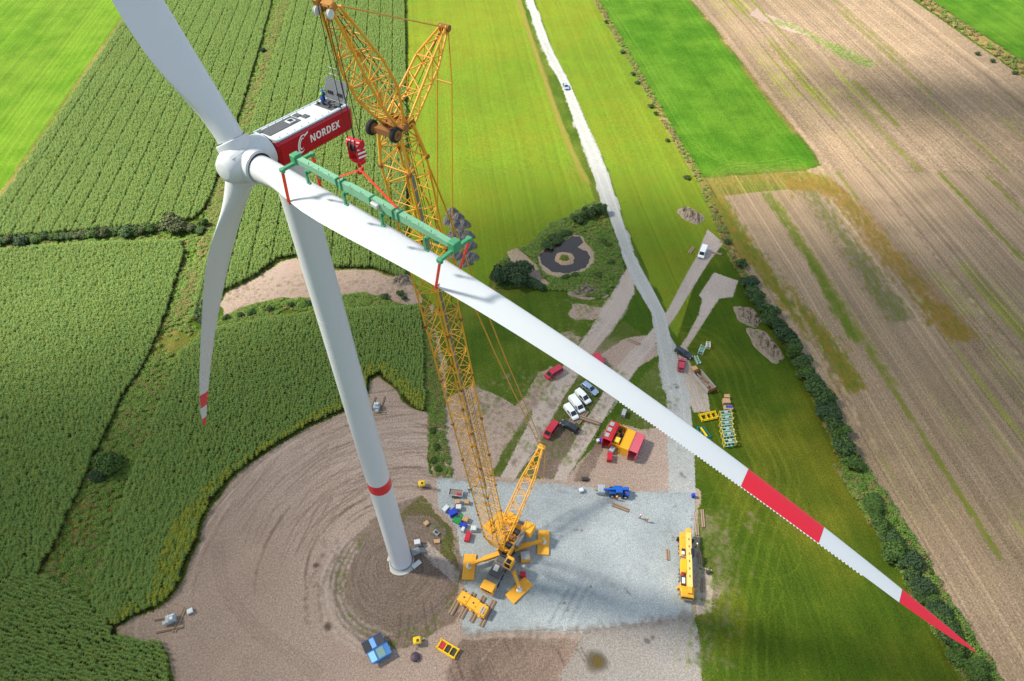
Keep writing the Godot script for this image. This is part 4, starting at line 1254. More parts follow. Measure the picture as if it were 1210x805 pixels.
func blade_at(k: int, s: float, bend: Array) -> Array:
	# [leading edge, chord vector, thickness vector, blend from circle to profile]
	var i := 0
	while i < CHORD.size() - 2 and s > CHORD[i + 1][0]: i += 1
	var a: Array = CHORD[i]
	var b: Array = CHORD[i + 1]
	var q := clampf((s - a[0]) / (b[0] - a[0]), 0, 1)
	var fr := blade_frame(k, s * 65.5, bend)
	var tw := deg_to_rad(lerpf(9.0, 0.0, clampf(s * 1.3, 0, 1)))
	var e: Vector3 = -AX * cos(tw) + fr[2] * sin(tw)
	var t: Vector3 = fr[2] * cos(tw) + AX * sin(tw)
	var ch := lerpf(a[1], b[1], q)
	return [fr[0] - e * lerpf(a[3], b[3], q), e * ch, t * ch * lerpf(a[2], b[2], q), clampf((s - 0.05) / 0.13, 0.0, 0.86)]


func blade_mesh(k: int, s0: float, s1: float, n: int, bend: Array, org: Vector3) -> G:
	var rings := []
	for j in n + 1:
		var f := blade_at(k, lerpf(s0, s1, float(j) / n), bend)
		var r := []
		for i in 28:
			var th := TAU * i / 28.0
			var x := (1.0 - cos(th)) * 0.5
			var y: float = 0.5 * sin(th) * (1.0 - f[3] * pow(x, 1.3)) * (1.0 if sin(th) > 0.0 else 1.0 - 0.35 * f[3])
			r.append(f[0] + f[1] * x + f[2] * y - org)
		rings.append(r)
	var g := G.new()
	g.loft(rings, true, true)
	return g


func N(s: float, y: float, z: float) -> Vector3:
	return HUB + AX * s + UPR * y + SD * z - V(BASE)


func nacelle_ring(s: float, w: float, lo: float, hi: float, c: float) -> Array:
	var r := []
	for p in [[-w + c, hi], [w - c, hi], [w, hi - c], [w, lo + c], [w - c, lo], [-w + c, lo], [-w, lo + c], [-w, hi - c]]:
		r.append(N(s, p[1], p[0]))
	return r


func flat_loft(g: G, rings: Array) -> void:
	var mid := Vector3.ZERO
	for r in rings:
		for p in r: mid += p / (rings.size() * r.size())
	var k: int = rings[0].size()
	for j in rings.size() - 1:
		for i in k: g.quad(rings[j][i], rings[j][(i + 1) % k], rings[j + 1][(i + 1) % k], rings[j + 1][i], mid)
	for i in range(1, k - 1):
		g.tri(rings[0][0], rings[0][i], rings[0][i + 1], mid)
		g.tri(rings[-1][0], rings[-1][i], rings[-1][i + 1], mid)


func build_turbine() -> void:
	var org := V(BASE)
	var white := mat("turbine_white", rgb8(198, 203, 209), 0.32)
	var red := mat("signal_red", rgb8(206, 22, 44), 0.35)
	var nred := mat("nacelle_red", rgb8(178, 8, 34), 0.32)
	var grey := mat("turbine_grey", rgb8(84, 88, 94), 0.7, 0.0, 0.4)
	var dark := mat("black_rubber", rgb8(28, 29, 32), 0.8)
	var steel := mat("galvanised", rgb8(150, 155, 160), 0.45, 0.6, 0.3)
	var conc := mat("concrete", rgb8(196, 196, 192), 0.9, 0.0, 0.3, 0.3)
	var T := thing("wind_turbine", "tall white wind turbine with a red tailed nacelle and three feathered blades", "wind turbine", org)
	# tower: tapering cans with flange joints, one of them banded red
	var tops := [0.45, 16.0, 30.7, 33.4, 50.0, 73.0, 95.6]
	for i in 6:
		var a: float = tops[i]
		var b: float = tops[i + 1]
		var ra := lerpf(2.16, 1.72, a / 95.6)
		var rb := lerpf(2.16, 1.72, b / 95.6)
		var g := G.new()
		var prof := [Vector2(a, 0.0), Vector2(a, ra - 0.03), Vector2(a + 0.06, ra), Vector2(a + 0.12, ra), Vector2(a + 0.4, ra)]
		prof.append_array([Vector2(b - 0.4, rb), Vector2(b - 0.12, rb), Vector2(b - 0.06, rb), Vector2(b, rb - 0.03), Vector2(b, 0.0)])
		g.lathe(Vector3.ZERO, Vector3.UP, prof, 56)
		var o := part(T, "tower_section", g, red if i == 2 else white)
		if i == 2: o.set_meta("label", "red marker band round the white tower")
	var g := G.new()
	g.lathe(Vector3(0, 0.1, 0), Vector3.UP, [Vector2(0, 0.0), Vector2(0, 3.1), Vector2(0.42, 3.1), Vector2(0.5, 3.02), Vector2(0.5, 2.6), Vector2(0.72, 2.55), Vector2(0.78, 2.2), Vector2(0.78, 0.0)], 56)
	part(T, "foundation_ring", g, conc)
	g = G.new()
	g.lathe(Vector3(0, 0.6, 0), Vector3.UP, [Vector2(0.28, 2.16), Vector2(0.28, 2.42), Vector2(0.36, 2.42), Vector2(0.36, 2.16)], 56)
	part(T, "base_flange", g, steel)
	# door, landing and steps on the side of the crane pad
	var dd := Vector3(0.90, 0, -0.43).normalized()
	var ds := Vector3(-dd.z, 0, dd.x)
	g = G.new()
	g.box(dd * 2.16 + Vector3(0, 3.2, 0), Vector3(0.18, 2.3, 1.0), Basis(dd, Vector3.UP, dd.cross(Vector3.UP)), 0.04)
	part(T, "door", g, grey)
	g = G.new()
	var bd := Basis(dd, Vector3.UP, dd.cross(Vector3.UP))
	g.box(dd * 3.1 + Vector3(0, 2.0, 0), Vector3(1.8, 0.08, 1.5), bd)
	for i in 8:
		g.box(dd * (4.1 + i * 0.22) + Vector3(0, 1.8 - i * 0.22, 0), Vector3(0.26, 0.05, 1.1), bd)
	for z in [-0.7, 0.7]:
		for p in [[2.4, 2.0, 3.0], [4.0, 2.0, 3.0], [5.7, 0.2, 1.2]]:
			g.tube(dd * p[0] + ds * z + Vector3(0, 0.3, 0), dd * p[0] + ds * z + Vector3(0, p[2], 0), 0.035, -1.0, 6)
		g.tube(dd * 2.4 + ds * z + Vector3(0, 3.0, 0), dd * 4.0 + ds * z + Vector3(0, 3.0, 0), 0.03, -1.0, 6)
		g.tube(dd * 4.0 + ds * z + Vector3(0, 3.0, 0), dd * 5.7 + ds * z + Vector3(0, 1.2, 0), 0.03, -1.0, 6)
		g.bar(dd * 4.0 + ds * z * 0.8 + Vector3(0, 1.9, 0), dd * 5.8 + ds * z * 0.8 + Vector3(0, 0.15, 0), 0.06, 0.2)
	part(T, "entry_stair", g, steel)
	# nacelle
	g = G.new()
	flat_loft(g, [nacelle_ring(2.75, 1.55, -1.3, 1.0, 0.3), nacelle_ring(3.1, 1.74, -1.55, 1.12, 0.3), nacelle_ring(12.7, 1.74, -1.55, 1.12, 0.3), nacelle_ring(13.05, 1.62, -1.35, 1.02, 0.3)])
	var nac := part(T, "nacelle", g, nred)
	for z in [-1.0, 1.0]:
		for y in [-1.08, 0.78]:   # pressed ribs along the side
			g = G.new()
			g.bar(N(3.3, y, z * 1.745), N(12.6, y, z * 1.745), 0.05, 0.07, UPR)
			part(nac, "side_rib", g, nred)
		for s in [5.6, 8.2, 10.8]:
			g = G.new()
			g.bar(N(s, -1.25, z * 1.742), N(s, 0.75, z * 1.742), 0.03, 0.04, SD)
			part(nac, "panel_seam", g, nred)
	g = G.new()
	flat_loft(g, [nacelle_ring(2.9, 1.50, 1.0, 1.26, 0.1), nacelle_ring(12.9, 1.50, 1.0, 1.26, 0.1)])
	part(nac, "roof", g, white)
	g = G.new()
	for z in [-1.0, 1.0]: g.bar(N(2.95, 1.2, z * 1.55), N(12.9, 1.2, z * 1.55), 0.12, 0.16, UPR)
	part(nac, "roof_edge", g, mat("pale_blue_grey", rgb8(176, 196, 206), 0.5))
	var flat := Basis(AX, UPR, SD)
	g = G.new()
	g.box(N(5.3, 1.285, -0.42), Vector3(4.1, 0.05, 1.5), flat)
	part(nac, "roof_hatch", g, grey)
	g = G.new()
	g.box(N(6.5, 1.36, -0.25), Vector3(0.85, 0.14, 0.8), flat, 0.04)
	part(nac, "hatch_frame", g, white)
	g = G.new()
	g.box(N(6.5, 1.44, -0.25), Vector3(0.5, 0.04, 0.46), flat)
	part(nac, "vent", g, dark)
	for p in [[7.85, -0.75, 0.7], [8.2, 0.05, 0.7], [3.3, -1.05, 0.5]]:
		g = G.new()
		g.box(N(p[0], 1.30, p[1]), Vector3(p[2], 0.08, p[2]), flat, 0.02)
		part(nac, "roof_hatch", g, grey)
	g = G.new()
	for i in 9:
		for z in [-1.3, 1.25]: g.tube(N(3.6 + i * 0.95, 1.24, z), N(3.6 + i * 0.95, 1.36, z), 0.04, -1.0, 6)
	part(nac, "lifting_bolts", g, steel).set_meta("kind", "stuff")
	# the open crane hatch at the tail: well, lid stood upright, rails
	g = G.new()
	g.box(N(11.6, 1.275, 0.05), Vector3(1.9, 0.04, 2.3), flat)
	part(nac, "hatch_well", g, grey)
	for i in 7:
		g = G.new()
		g.box(N(11.0 + (i % 4) * 0.35, 1.40, -0.9 + (i * 0.37)), Vector3(0.25, 0.22, 0.22), flat, 0.03)
		part(nac, "hatch_gear", g, grey)
	g = G.new()
	g.box(N(11.9, 1.36, 0.65), Vector3(1.0, 0.1, 1.0), flat, 0.03)
	part(nac, "inner_hatch", g, grey)
	var lid := Basis(UPR * 0.97 + AX * 0.24, AX * 0.97 - UPR * 0.24, SD)
	g = G.new()
	g.box(N(12.85, 2.25, 0.0), Vector3(1.9, 0.07, 2.7), lid, 0.02)
	var lidp := part(nac, "hatch_lid", g, mat("lid_grey", rgb8(120, 126, 134), 0.5, 0.2, 0.4))
	g = G.new()
	for z in [-1.38, 0.0, 1.38]: g.bar(N(12.62, 1.3, z), N(13.1, 3.25, z), 0.1, 0.08, AX)
	g.bar(N(13.1, 3.25, -1.45), N(13.1, 3.25, 1.45), 0.12, 0.1, UPR)
	g.bar(N(12.75, 1.95, -1.4), N(12.75, 1.95, 1.4), 0.1, 0.05, UPR)
	part(lidp, "frame", g, steel)
	for z in [-0.95, -0.7, -0.45, 0.35, 0.6, 0.85]:
		g = G.new()
		g.box(N(12.7, 2.0, z), Vector3(0.28, 0.1, 0.16), lid)
		part(lidp, "louvre", g, dark)
	g = G.new()
	for z in [-1.0, -0.5, 0.1]: g.tube(N(13.1, 3.25, z), N(13.3, 4.35, z), 0.03, -1.0, 6)
	for y in [3.75, 4.35]: g.tube(N(13.1 + (y - 3.25) * 0.18, y, -1.0), N(13.1 + (y - 3.25) * 0.18, y, 0.1), 0.03, -1.0, 6)
	g.tube(N(12.0, 1.25, -1.5), N(12.9, 2.4, -1.5), 0.04, -1.0, 6)
	g.tube(N(12.0, 1.25, 1.5), N(12.9, 2.4, 1.5), 0.04, -1.0, 6)
	part(lidp, "rail", g, steel)
	# emblem and lettering on the side that faces the camera
	var letters := mat("letter_white", rgb8(236, 236, 238), 0.5)
	for z in [1.0, -1.0]:
		var tm := TextMesh.new()
		var f := SystemFont.new()
		f.font_names = PackedStringArray(["Droid Sans"])
		f.font_weight = 700
		tm.font = f
		tm.text = "NORDEX"
		tm.font_size = 64
		tm.pixel_size = 0.0165
		tm.depth = 0.03
		var o := inst(nac, "lettering", tm, letters)
		o.transform = Transform3D(Basis(AX * z, UPR, SD * z), N(8.9 if z > 0 else 7.6, -0.1, z * 1.765))
		o.scale = Vector3(1.0, 1.0, 1.0)
		g = G.new()   # an open swoosh: two nested crescents, the outer one running out into a long blade
		for side in 2:
			var rr := 1.0 if side == 0 else 0.62
			var pr := []
			for j in 25:
				var a := lerpf(0.9, 5.5, j / 24.0)
				var wd := (0.30 if side == 0 else 0.20) * sin(PI * clampf(j / 24.0 * 0.9 + 0.08, 0, 1)) + 0.015
				var dir := Vector2(cos(a) * 0.62, sin(a))
				pr.append([dir * rr, dir * (rr - wd)])
			for j in 24:
				var q := []
				for p in [pr[j][0], pr[j][1], pr[j + 1][1], pr[j + 1][0]]:
					q.append(N((5.7 if z > 0 else 10.6) + (p.x + p.y * 0.3) * 0.9 * z, p.y * 0.9 - 0.1, z * (1.765 + side * 0.004)))
				g.quad(q[0], q[1], q[2], q[3], N(6, 0, 0))
		var e0 := 5.7 if z > 0 else 10.6
		g.quad(N(e0 + 0.45 * z, 0.66, z * 1.772), N(e0 + 1.0 * z, 0.86, z * 1.772), N(e0 + 0.95 * z, 0.66, z * 1.772), N(e0 + 0.4 * z, 0.42, z * 1.772), N(6, 0, 0))
		part(nac, "emblem", g, letters)
	# hub and spinner
	g = G.new()
	g.lathe(HUB - org, AX, [Vector2(-2.55, 0.0), Vector2(-2.52, 0.7), Vector2(-2.4, 1.05), Vector2(-1.9, 1.42), Vector2(-1.3, 1.68), Vector2(-0.5, 1.84), Vector2(1.2, 1.86), Vector2(2.2, 1.76), Vector2(2.6, 1.64), Vector2(2.62, 0.0)], 48)
	var hubp := part(T, "hub", g, white)
	g = G.new()
	g.lathe(HUB - org, AX, [Vector2(2.6, 1.3), Vector2(2.6, 1.5), Vector2(2.8, 1.5), Vector2(2.8, 1.3)], 40)
	part(hubp, "gap_seal", g, dark)
	for k in 3:
		var fr := blade_frame(k, 1.0, [0, 0, 0, 0])
		g = G.new()
		g.lathe(HUB - org, fr[1], [Vector2(0.6, 1.5), Vector2(1.75, 1.62), Vector2(2.05, 1.6), Vector2(2.12, 1.45), Vector2(2.12, 1.2)], 40)
		part(hubp, "blade_collar", g, white)
		g = G.new()
		g.lathe(HUB - org, fr[1], [Vector2(2.1, 1.2), Vector2(2.1, 1.36), Vector2(2.2, 1.36), Vector2(2.2, 1.2)], 40)
		part(hubp, "pitch_bearing", g, dark)
		# shallow rib on the spinner between two blades
		var az := 0.0085 + (k + 0.5) * TAU / 3.0
		var e := SD * cos(az) + UPR * sin(az)
		g = G.new()
		g.bar(HUB - org - AX * 1.8 + e * 1.48, HUB - org - AX * 0.4 + e * 1.83, 0.3, 0.12, e)
		part(hubp, "spinner_rib", g, white)
	# blades
	var bends := {0: [3, 6, 0, -5], 1: [2, 0, -5, 0], -1: [4, -3, 2, 2]}
	for k in [0, 1, -1]:
		var bend: Array = bends[k]
		var b := part(T, "blade", blade_mesh(k, 0.0325, 0.78, 46, bend, org), white)
		part(b, "red_band", blade_mesh(k, 0.7802, 0.8598, 6, bend, org), red)
		part(b, "white_band", blade_mesh(k, 0.86, 0.935, 6, bend, org), white)
		part(b, "red_tip", blade_mesh(k, 0.9352, 1.0, 12, bend, org), red)
		g = G.new()   # saw-toothed strip on the trailing edge
		var s := 0.64
		while s < 0.90:
			var p := blade_at(k, s, bend)
			var q := blade_at(k, s + 0.0034, bend)
			var tip: Vector3 = (p[0] + p[1] + q[0] + q[1]) * 0.5 + p[1].normalized() * 0.11
			g.tri(p[0] + p[1] * 0.99 - org, q[0] + q[1] * 0.99 - org, tip - org, tip - org - p[2])
			s += 0.0034
		part(b, "serration", g, mat("serration_grey", rgb8(214, 216, 218), 0.6))


# ---------------------------------------------------------------- the crane

const CR := Vector2(-1.1, 60.05)
const D2 := Vector2(-0.4934, -0.8698)
var yellow: StandardMaterial3D
var rope: StandardMaterial3D


func lattice(gc: G, gb: G, a: Vector3, b: Vector3, side: Vector3, w0: float, d0: float, w1: float, d1: float, bays: int, rc: float, rb: float) -> void:
	var ax := (b - a).normalized()
	var deep := ax.cross(side).normalized()
	var c := []
	for j in bays + 1:
		var t := float(j) / bays
		var p := a.lerp(b, t)
		var w := lerpf(w0, w1, t) * 0.5
		var d := lerpf(d0, d1, t) * 0.5
		c.append([p + side * w + deep * d, p - side * w + deep * d, p - side * w - deep * d, p + side * w - deep * d])
	for i in 4:
		gc.tube(c[0][i], c[bays][i], rc, -1.0, 8)
	for j in bays + 1:
		for i in 4:
			if j == 0 or j == bays or (j + i) % 2 == 0:
				gb.tube(c[j][i], c[j][(i + 1) % 4], rb * 0.8, -1.0, 5, false)
			if j < bays:
				if (j + i) % 2: gb.tube(c[j][i], c[j + 1][(i + 1) % 4], rb, -1.0, 5, false)
				else: gb.tube(c[j][(i + 1) % 4], c[j + 1][i], rb, -1.0, 5, false)


func lattice_part(parent: Node, called: String, a: Vector3, b: Vector3, side: Vector3, s0: Vector2, s1: Vector2, bays: int, rc: float, rb: float, m: Material) -> MeshInstance3D:
	var gc := G.new()
	var gb := G.new()
	lattice(gc, gb, a, b, side, s0.x, s0.y, s1.x, s1.y, bays, rc, rb)
	var o := part(parent, called, gc, m)
	part(o, "bracing", gb, m)
	return o


func cord(parent: Node, called: String, pts: Array, r: float, m: Material) -> MeshInstance3D:
	var g := G.new()
	for i in pts.size() - 1: g.tube(pts[i], pts[i + 1], r, -1.0, 6, false)
	return part(parent, called, g, m)


func build_crane() -> void:
	yellow = mat("crane_yellow", rgb8(242, 174, 48), 0.45, 0.0, 0.25)
	var faded := yellow
	var deck := mat("deck_grey", rgb8(128, 126, 124), 0.7, 0.1, 0.4)
	var dark := mat("machine_dark", rgb8(44, 44, 48), 0.7)
	var steel: Material = M["galvanised"]
	var rust := mat("rusty_brown", rgb8(150, 100, 52), 0.8, 0.0, 0.6)
	var glass := mat("dark_glass", rgb8(26, 34, 42), 0.12)
	rope = mat("wire_rope", rgb8(52, 50, 50), 0.6, 0.4)
	var rod := mat("pendant_yellow", rgb8(206, 146, 34), 0.5)
	var tyre := mat("tyre", rgb8(30, 30, 32), 0.85)
	var o := V(CR)
	var D := V(D2)
	var L := V(Vector2(-D2.y, D2.x))      # to the right of the boom, seen from behind it
	var T := thing("lattice_crane", "huge yellow lattice boom crane standing on four outriggers on the gravel pad", "crane", o)
	var foot := Vector3(-2.9, 4.0, -60.1) - o
	var head := Vector3(-9.37, 104.3, -48.72) - o
	var tip := Vector3(-11.84, 115.2, -44.64) - o
	var mast := Vector3(-5.53, 109.2, -55.49) - o
	var dtip := Vector3(6.09, 16.3, -75.98) - o
	var up := (head - foot).normalized()
	# main boom
	lattice_part(T, "boom_foot", foot, foot + up * 7.0, L, Vector2(2.6, 0.7), Vector2(3.3, 2.7), 4, 0.13, 0.07, yellow)
	var at := 7.0
	var full := (head - foot).length()
	var k := 8
	var each := (full - 7.0 - 3.5) / k
	for i in k:
		var a := foot + up * (at + i * each + 0.05)
		var b := foot + up * (at + (i + 1) * each - 0.05)
		var w := lerpf(3.3, 2.95, i / 7.0)
		var s := lattice_part(T, "boom_section", a, b, L, Vector2(w, 2.7), Vector2(w - 0.05, 2.6), 6, 0.105, 0.05, yellow)
		var g := G.new()
		g.bar(a + L * 0.5, b + L * 0.5, 0.5, 0.05, L.cross(up))
		if i > 1: part(s, "catwalk", g, steel)
		g = G.new()
		for e in [a, b]:
			for q in [Vector2(1, 1), Vector2(-1, 1), Vector2(-1, -1), Vector2(1, -1)]:
				g.box(e + L * q.x * w * 0.5 + up.cross(L) * q.y * 1.32, Vector3(0.34, 0.3, 0.34), Basis(L, up, L.cross(up)))
		part(s, "pin_lug", g, rust)
	lattice_part(T, "boom_head", foot + up * (full - 3.4), head, L, Vector2(2.95, 2.6), Vector2(2.2, 1.7), 2, 0.14, 0.07, faded)
	var g := G.new()
	g.box(head, Vector3(2.3, 0.6, 0.9), Basis(L, up, L.cross(up)), 0.1)
	for q in [-0.9, -0.3, 0.3, 0.9]: g.tube(head + L * (q - 0.08) - D * 0.9, head + L * (q + 0.08) - D * 0.7, 0.42, -1.0, 16)
	part(T, "sheave_block", g, rust)
	# running wheels on the boom head
	var hub := head + D * 1.5 + Vector3(0, 0.25, 0)
	g = G.new()
	g.tube(hub - L * 1.4, hub + L * 1.4, 0.22, -1.0, 10)
	g.bar(hub - L * 0.5, head - L * 0.7, 0.3, 0.4)
	g.bar(hub + L * 0.5, head + L * 0.7, 0.3, 0.4)
	g.box(hub, Vector3(1.6, 0.5, 0.5), Basis(L, Vector3.UP, L.cross(Vector3.UP)))
	part(T, "wheel_axle", g, rust)
	for q in [-1.15, 1.15]:
		g = G.new()
		g.wheel(hub + L * q, L, 0.62, 0.42, 20)
		var w := part(T, "wheel", g, tyre)
		g = G.new()
		g.lathe(hub + L * (q - 0.27), L, [Vector2(0.02, 0.0), Vector2(0.02, 0.40), Vector2(0.52, 0.40), Vector2(0.52, 0.0)], 16)
		part(w, "rim", g, rust)
	# fly jib
	var ju := (tip - head).normalized()
	lattice_part(T, "jib_foot", head, head + ju * 3.6, L, Vector2(1.5, 0.6), Vector2(2.4, 2.2), 3, 0.11, 0.055, faded)
	lattice_part(T, "jib_section", head + ju * 3.65, head + ju * 6.2, L, Vector2(2.4, 2.2), Vector2(2.3, 2.1), 2, 0.11, 0.055, faded)
	lattice_part(T, "jib_top", head + ju * 6.25, tip - ju * 0.4, L, Vector2(2.3, 2.1), Vector2(1.1, 0.7), 4, 0.11, 0.055, faded)
	g = G.new()
	g.box(tip - ju * 0.2, Vector3(1.1, 0.6, 0.6), Basis(L, ju, L.cross(ju)), 0.1)
	g.box(tip - L * 0.75 + ju * 0.1, Vector3(0.35, 0.4, 0.6), Basis(L, ju, L.cross(ju)))
	part(T, "jib_head", g, mat("worn_yellow", rgb8(190, 128, 46), 0.6, 0.0, 0.8))
	for q in [-0.55, 0.55]:
		g = G.new()
		g.lathe(tip + D * 0.5 - Vector3(0, 0.4, 0) + L * (q - 0.1), L, [Vector2(0, 0.0), Vector2(0, 0.30), Vector2(0.1, 0.25), Vector2(0.2, 0.30), Vector2(0.2, 0.0)], 18)
		part(T, "head_sheave", g, mat("sheave_white", rgb8(206, 206, 204), 0.5))
	# luffing mast and its stays
	var mu := (mast - head).normalized()
	lattice_part(T, "luffing_mast", head - D * 0.5, head + mu * 6.0, L, Vector2(2.2, 0.9), Vector2(1.6, 1.2), 4, 0.1, 0.05, faded)
	lattice_part(T, "luffing_mast_top", head + mu * 6.05, mast, L, Vector2(1.6, 1.2), Vector2(0.5, 0.4), 3, 0.1, 0.05, faded)
	g = G.new()
	g.tube(mast - L * 0.5, mast + L * 0.5, 0.28, -1.0, 12)
	part(T, "mast_head", g, rust)
	for q in [-0.25, 0.25]:
		cord(T, "jib_stay", [mast + L * q, mast.lerp(tip, 0.78) + L * q, tip + L * q * 0.8], 0.06 if q < 0 else 0.045, rod)
	var low := foot + up * full * 0.775 - L.cross(up) * 1.3
	if (low - foot).dot(D) > (foot + up * full * 0.775 - foot).dot(D): low = foot + up * full * 0.775 + L.cross(up) * 1.3
	for q in [-0.75, 0.75]:
		cord(T, "mast_stay", [mast + L * q * 0.5, mast.lerp(low, 0.16) + L * q, low + L * q * 1.3], 0.055, rod)
	cord(T, "spreader", [mast.lerp(low, 0.16) - L * 0.8, mast.lerp(low, 0.16) + L * 0.8], 0.07, rod)
	cord(T, "mast_rope", [mast - L * 0.2, head - D * 1.0, foot + up * 60.0 - D * 1.2, foot - D * 2.0], 0.03, rope)
	cord(T, "hoist_rope", [tip - D * 0.4, head - D * 1.9 + L * 0.4, foot + up * 50.0 - D * 2.0, foot - D * 2.5 + L * 0.4], 0.032, rope)
	cord(T, "hoist_rope", [tip - D * 0.4 - L * 0.4, head - D * 1.7 - L * 0.4, foot - D * 2.5 - L * 0.4], 0.032, rope)
	# derrick
	var du := (dtip - foot).normalized()
	var dl := (dtip - foot).length()
	var df := foot - D * 1.0
	lattice_part(T, "derrick_foot", df, df + du * 5.0, L, Vector2(2.4, 1.2), Vector2(2.6, 2.2), 3, 0.13, 0.07, yellow)
	lattice_part(T, "derrick_section", df + du * 5.05, df + du * 14.0, L, Vector2(2.6, 2.2), Vector2(2.4, 2.0), 6, 0.13, 0.065, yellow)
	lattice_part(T, "derrick_top", df + du * 14.05, dtip, L, Vector2(2.4, 2.0), Vector2(0.7, 0.6), 5, 0.13, 0.065, yellow)
	g = G.new()
	g.box(dtip, Vector3(1.4, 0.9, 0.9), Basis(L, du, L.cross(du)), 0.1)
	g.tube(dtip - L * 0.8, dtip + L * 0.8, 0.4, -1.0, 14)
	part(T, "derrick_head", g, yellow)
	for q in [-0.55, 0.55]:
		cord(T, "boom_pendant", [dtip + L * q, dtip.lerp(head, 0.5) + L * q * 1.5, head + L * q * 2.0 - D * 0.8], 0.085, rod)
	cord(T, "hanging_rod", [dtip + L * 0.7, dtip + L * 0.95 - Vector3(0, 0.4, 0), dtip + L * 0.9 - Vector3(0, 12.5, 0)], 0.075, rod)
	# slewing upper works
	var bs := Basis(D, Vector3.UP, D.cross(Vector3.UP))
	g = G.new()
	g.box(Vector3(0, 3.3, 0) - D * 2.5, Vector3(6.6, 1.0, 2.8), bs, 0.1)
	for q in [-1.0, 1.0]: g.box(Vector3(0, 4.2, 0) + L * q * 1.2 - D * 1.6, Vector3(6.6, 1.0, 0.35), bs, 0.05)
	var ss := part(T, "superstructure", g, yellow)
	for i in 3:
		g = G.new()
		g.tube(Vector3(0, 4.4, 0) - D * (0.3 + i * 1.7) - L * 0.95, Vector3(0, 4.4, 0) - D * (0.3 + i * 1.7) + L * 0.95, 0.62, -1.0, 18)
		part(ss, "winch", g, rust if i % 2 else dark)
	g = G.new()
	g.box(Vector3(0, 4.1, 0) - D * 3.2 + L * 1.75, Vector3(4.6, 1.6, 0.9), bs, 0.08)
	part(ss, "power_pack", g, deck)
	for q in [-1.0, 1.0]:   # guard rails along the upper deck
		g = G.new()
		for i in 6: g.tube(Vector3(0, 4.7, 0) + L * q * 1.32 - D * (i * 0.95 - 0.4), Vector3(0, 5.75, 0) + L * q * 1.32 - D * (i * 0.95 - 0.4), 0.035, -1.0, 5)
		for y in [5.25, 5.75]: g.tube(Vector3(0, y, 0) + L * q * 1.32 + D * 0.4, Vector3(0, y, 0) + L * q * 1.32 - D * 4.35, 0.035, -1.0, 5)
		part(ss, "guard_rail", g, steel)
	for q in [-0.55, 0.55]:   # hydraulic hoses down to the carrier
		g = G.new()
		var h0: Vector3 = Vector3(0, 4.0, 0) + D * 0.7 + L * q
		for i in 8:
			var t0 := i / 8.0
			var t1 := (i + 1) / 8.0
			g.tube(h0 + D * sin(t0 * PI) * 0.5 - Vector3(0, t0 * 2.0, 0), h0 + D * sin(t1 * PI) * 0.5 - Vector3(0, t1 * 2.0, 0), 0.06, -1.0, 6, false)
		part(ss, "hose", g, dark)
	g = G.new()
	for q in [-0.25, 0.25]: g.tube(Vector3(0, 1.0, 0) - D * 2.0 + L * (1.5 + q * 0.0) + D * q, Vector3(0, 4.6, 0) - D * 2.0 + L * 1.5 + D * q, 0.04, -1.0, 5)
	for i in 10: g.tube(Vector3(0, 1.2 + i * 0.34, 0) - D * 2.25 + L * 1.5, Vector3(0, 1.2 + i * 0.34, 0) - D * 1.75 + L * 1.5, 0.025, -1.0, 5)
	part(ss, "ladder", g, steel)
	g = G.new()
	g.lathe(Vector3(0, 2.3, 0), Vector3.UP, [Vector2(0, 0.0), Vector2(0, 1.7), Vector2(0.5, 1.7), Vector2(0.5, 0.0)], 30)
	part(T, "slewing_ring", g, dark)
	for q in [-1.0, 1.0]:
		g = G.new()
		for i in 4: g.box(Vector3(0, 3.5 + i * 0.55, 0) - D * 5.4 + L * q * 2.1, Vector3(2.3, 0.5, 2.2), bs, 0.06)
		part(T, "counterweight", g, yellow)
	var cabp := V(Vector2(-0.51, 56.6)) - o
	g = G.new()
	g.box(cabp + Vector3(0, 3.2, 0), Vector3(2.2, 0.25, 2.6), bs)
	part(T, "cab_platform", g, deck)
	g = G.new()
	g.hull8(cabp + Vector3(0, 4.3, 0), bs, Vector3(1.05, 0.95, 0.75), Vector3(0.85, 0.95, 0.68))
	var cab := part(T, "operator_cab", g, yellow)
	g = G.new()
	g.box(cabp + Vector3(0, 4.5, 0) + D * 0.93, Vector3(0.16, 1.2, 1.2), bs)
	g.box(cabp + Vector3(0, 5.27, 0) + D * 0.25, Vector3(0.9, 0.06, 1.0), bs)
	part(cab, "window", g, glass)
	# carrier below: long grey decked truck with a yellow cab
	var F := Vector3(-0.43, 0, 0.90).normalized()
	var bf := Basis(F, Vector3.UP, F.cross(Vector3.UP))
	var S := F.cross(Vector3.UP)
	g = G.new()
	g.box(Vector3(0, 1.55, 0) + F * 0.6, Vector3(16.2, 0.7, 2.7), bf, 0.08)
	var car := part(T, "carrier", g, deck)
	g = G.new()
	g.box(Vector3(0, 2.1, 0) + F * 4.6, Vector3(2.6, 0.5, 2.3), bf, 0.06)
	g.box(Vector3(0, 2.05, 0) + F * 2.1, Vector3(1.4, 0.4, 2.0), bf, 0.06)
	part(car, "engine_cover", g, mat("engine_grey", rgb8(92, 92, 94), 0.7, 0.1, 0.6))
	g = G.new()
	g.box(Vector3(0, 2.45, 0) + F * 4.3 + S * 0.2, Vector3(1.3, 0.35, 1.0), bf, 0.05)
	part(car, "exhaust_box", g, mat("silver", rgb8(200, 202, 204), 0.35, 0.3))
	g = G.new()
	g.box(Vector3(0, 2.15, 0) + F * 3.4 - S * 0.7, Vector3(0.4, 0.4, 0.4), bf, 0.05)
	part(car, "extinguisher_box", g, M["signal_red"])
	g = G.new()
	g.box(Vector3(0, 1.75, 0) + F * 8.3, Vector3(1.9, 1.9, 2.75), bf, 0.16)
	var tc := part(car, "truck_cab", g, yellow)
	g = G.new()
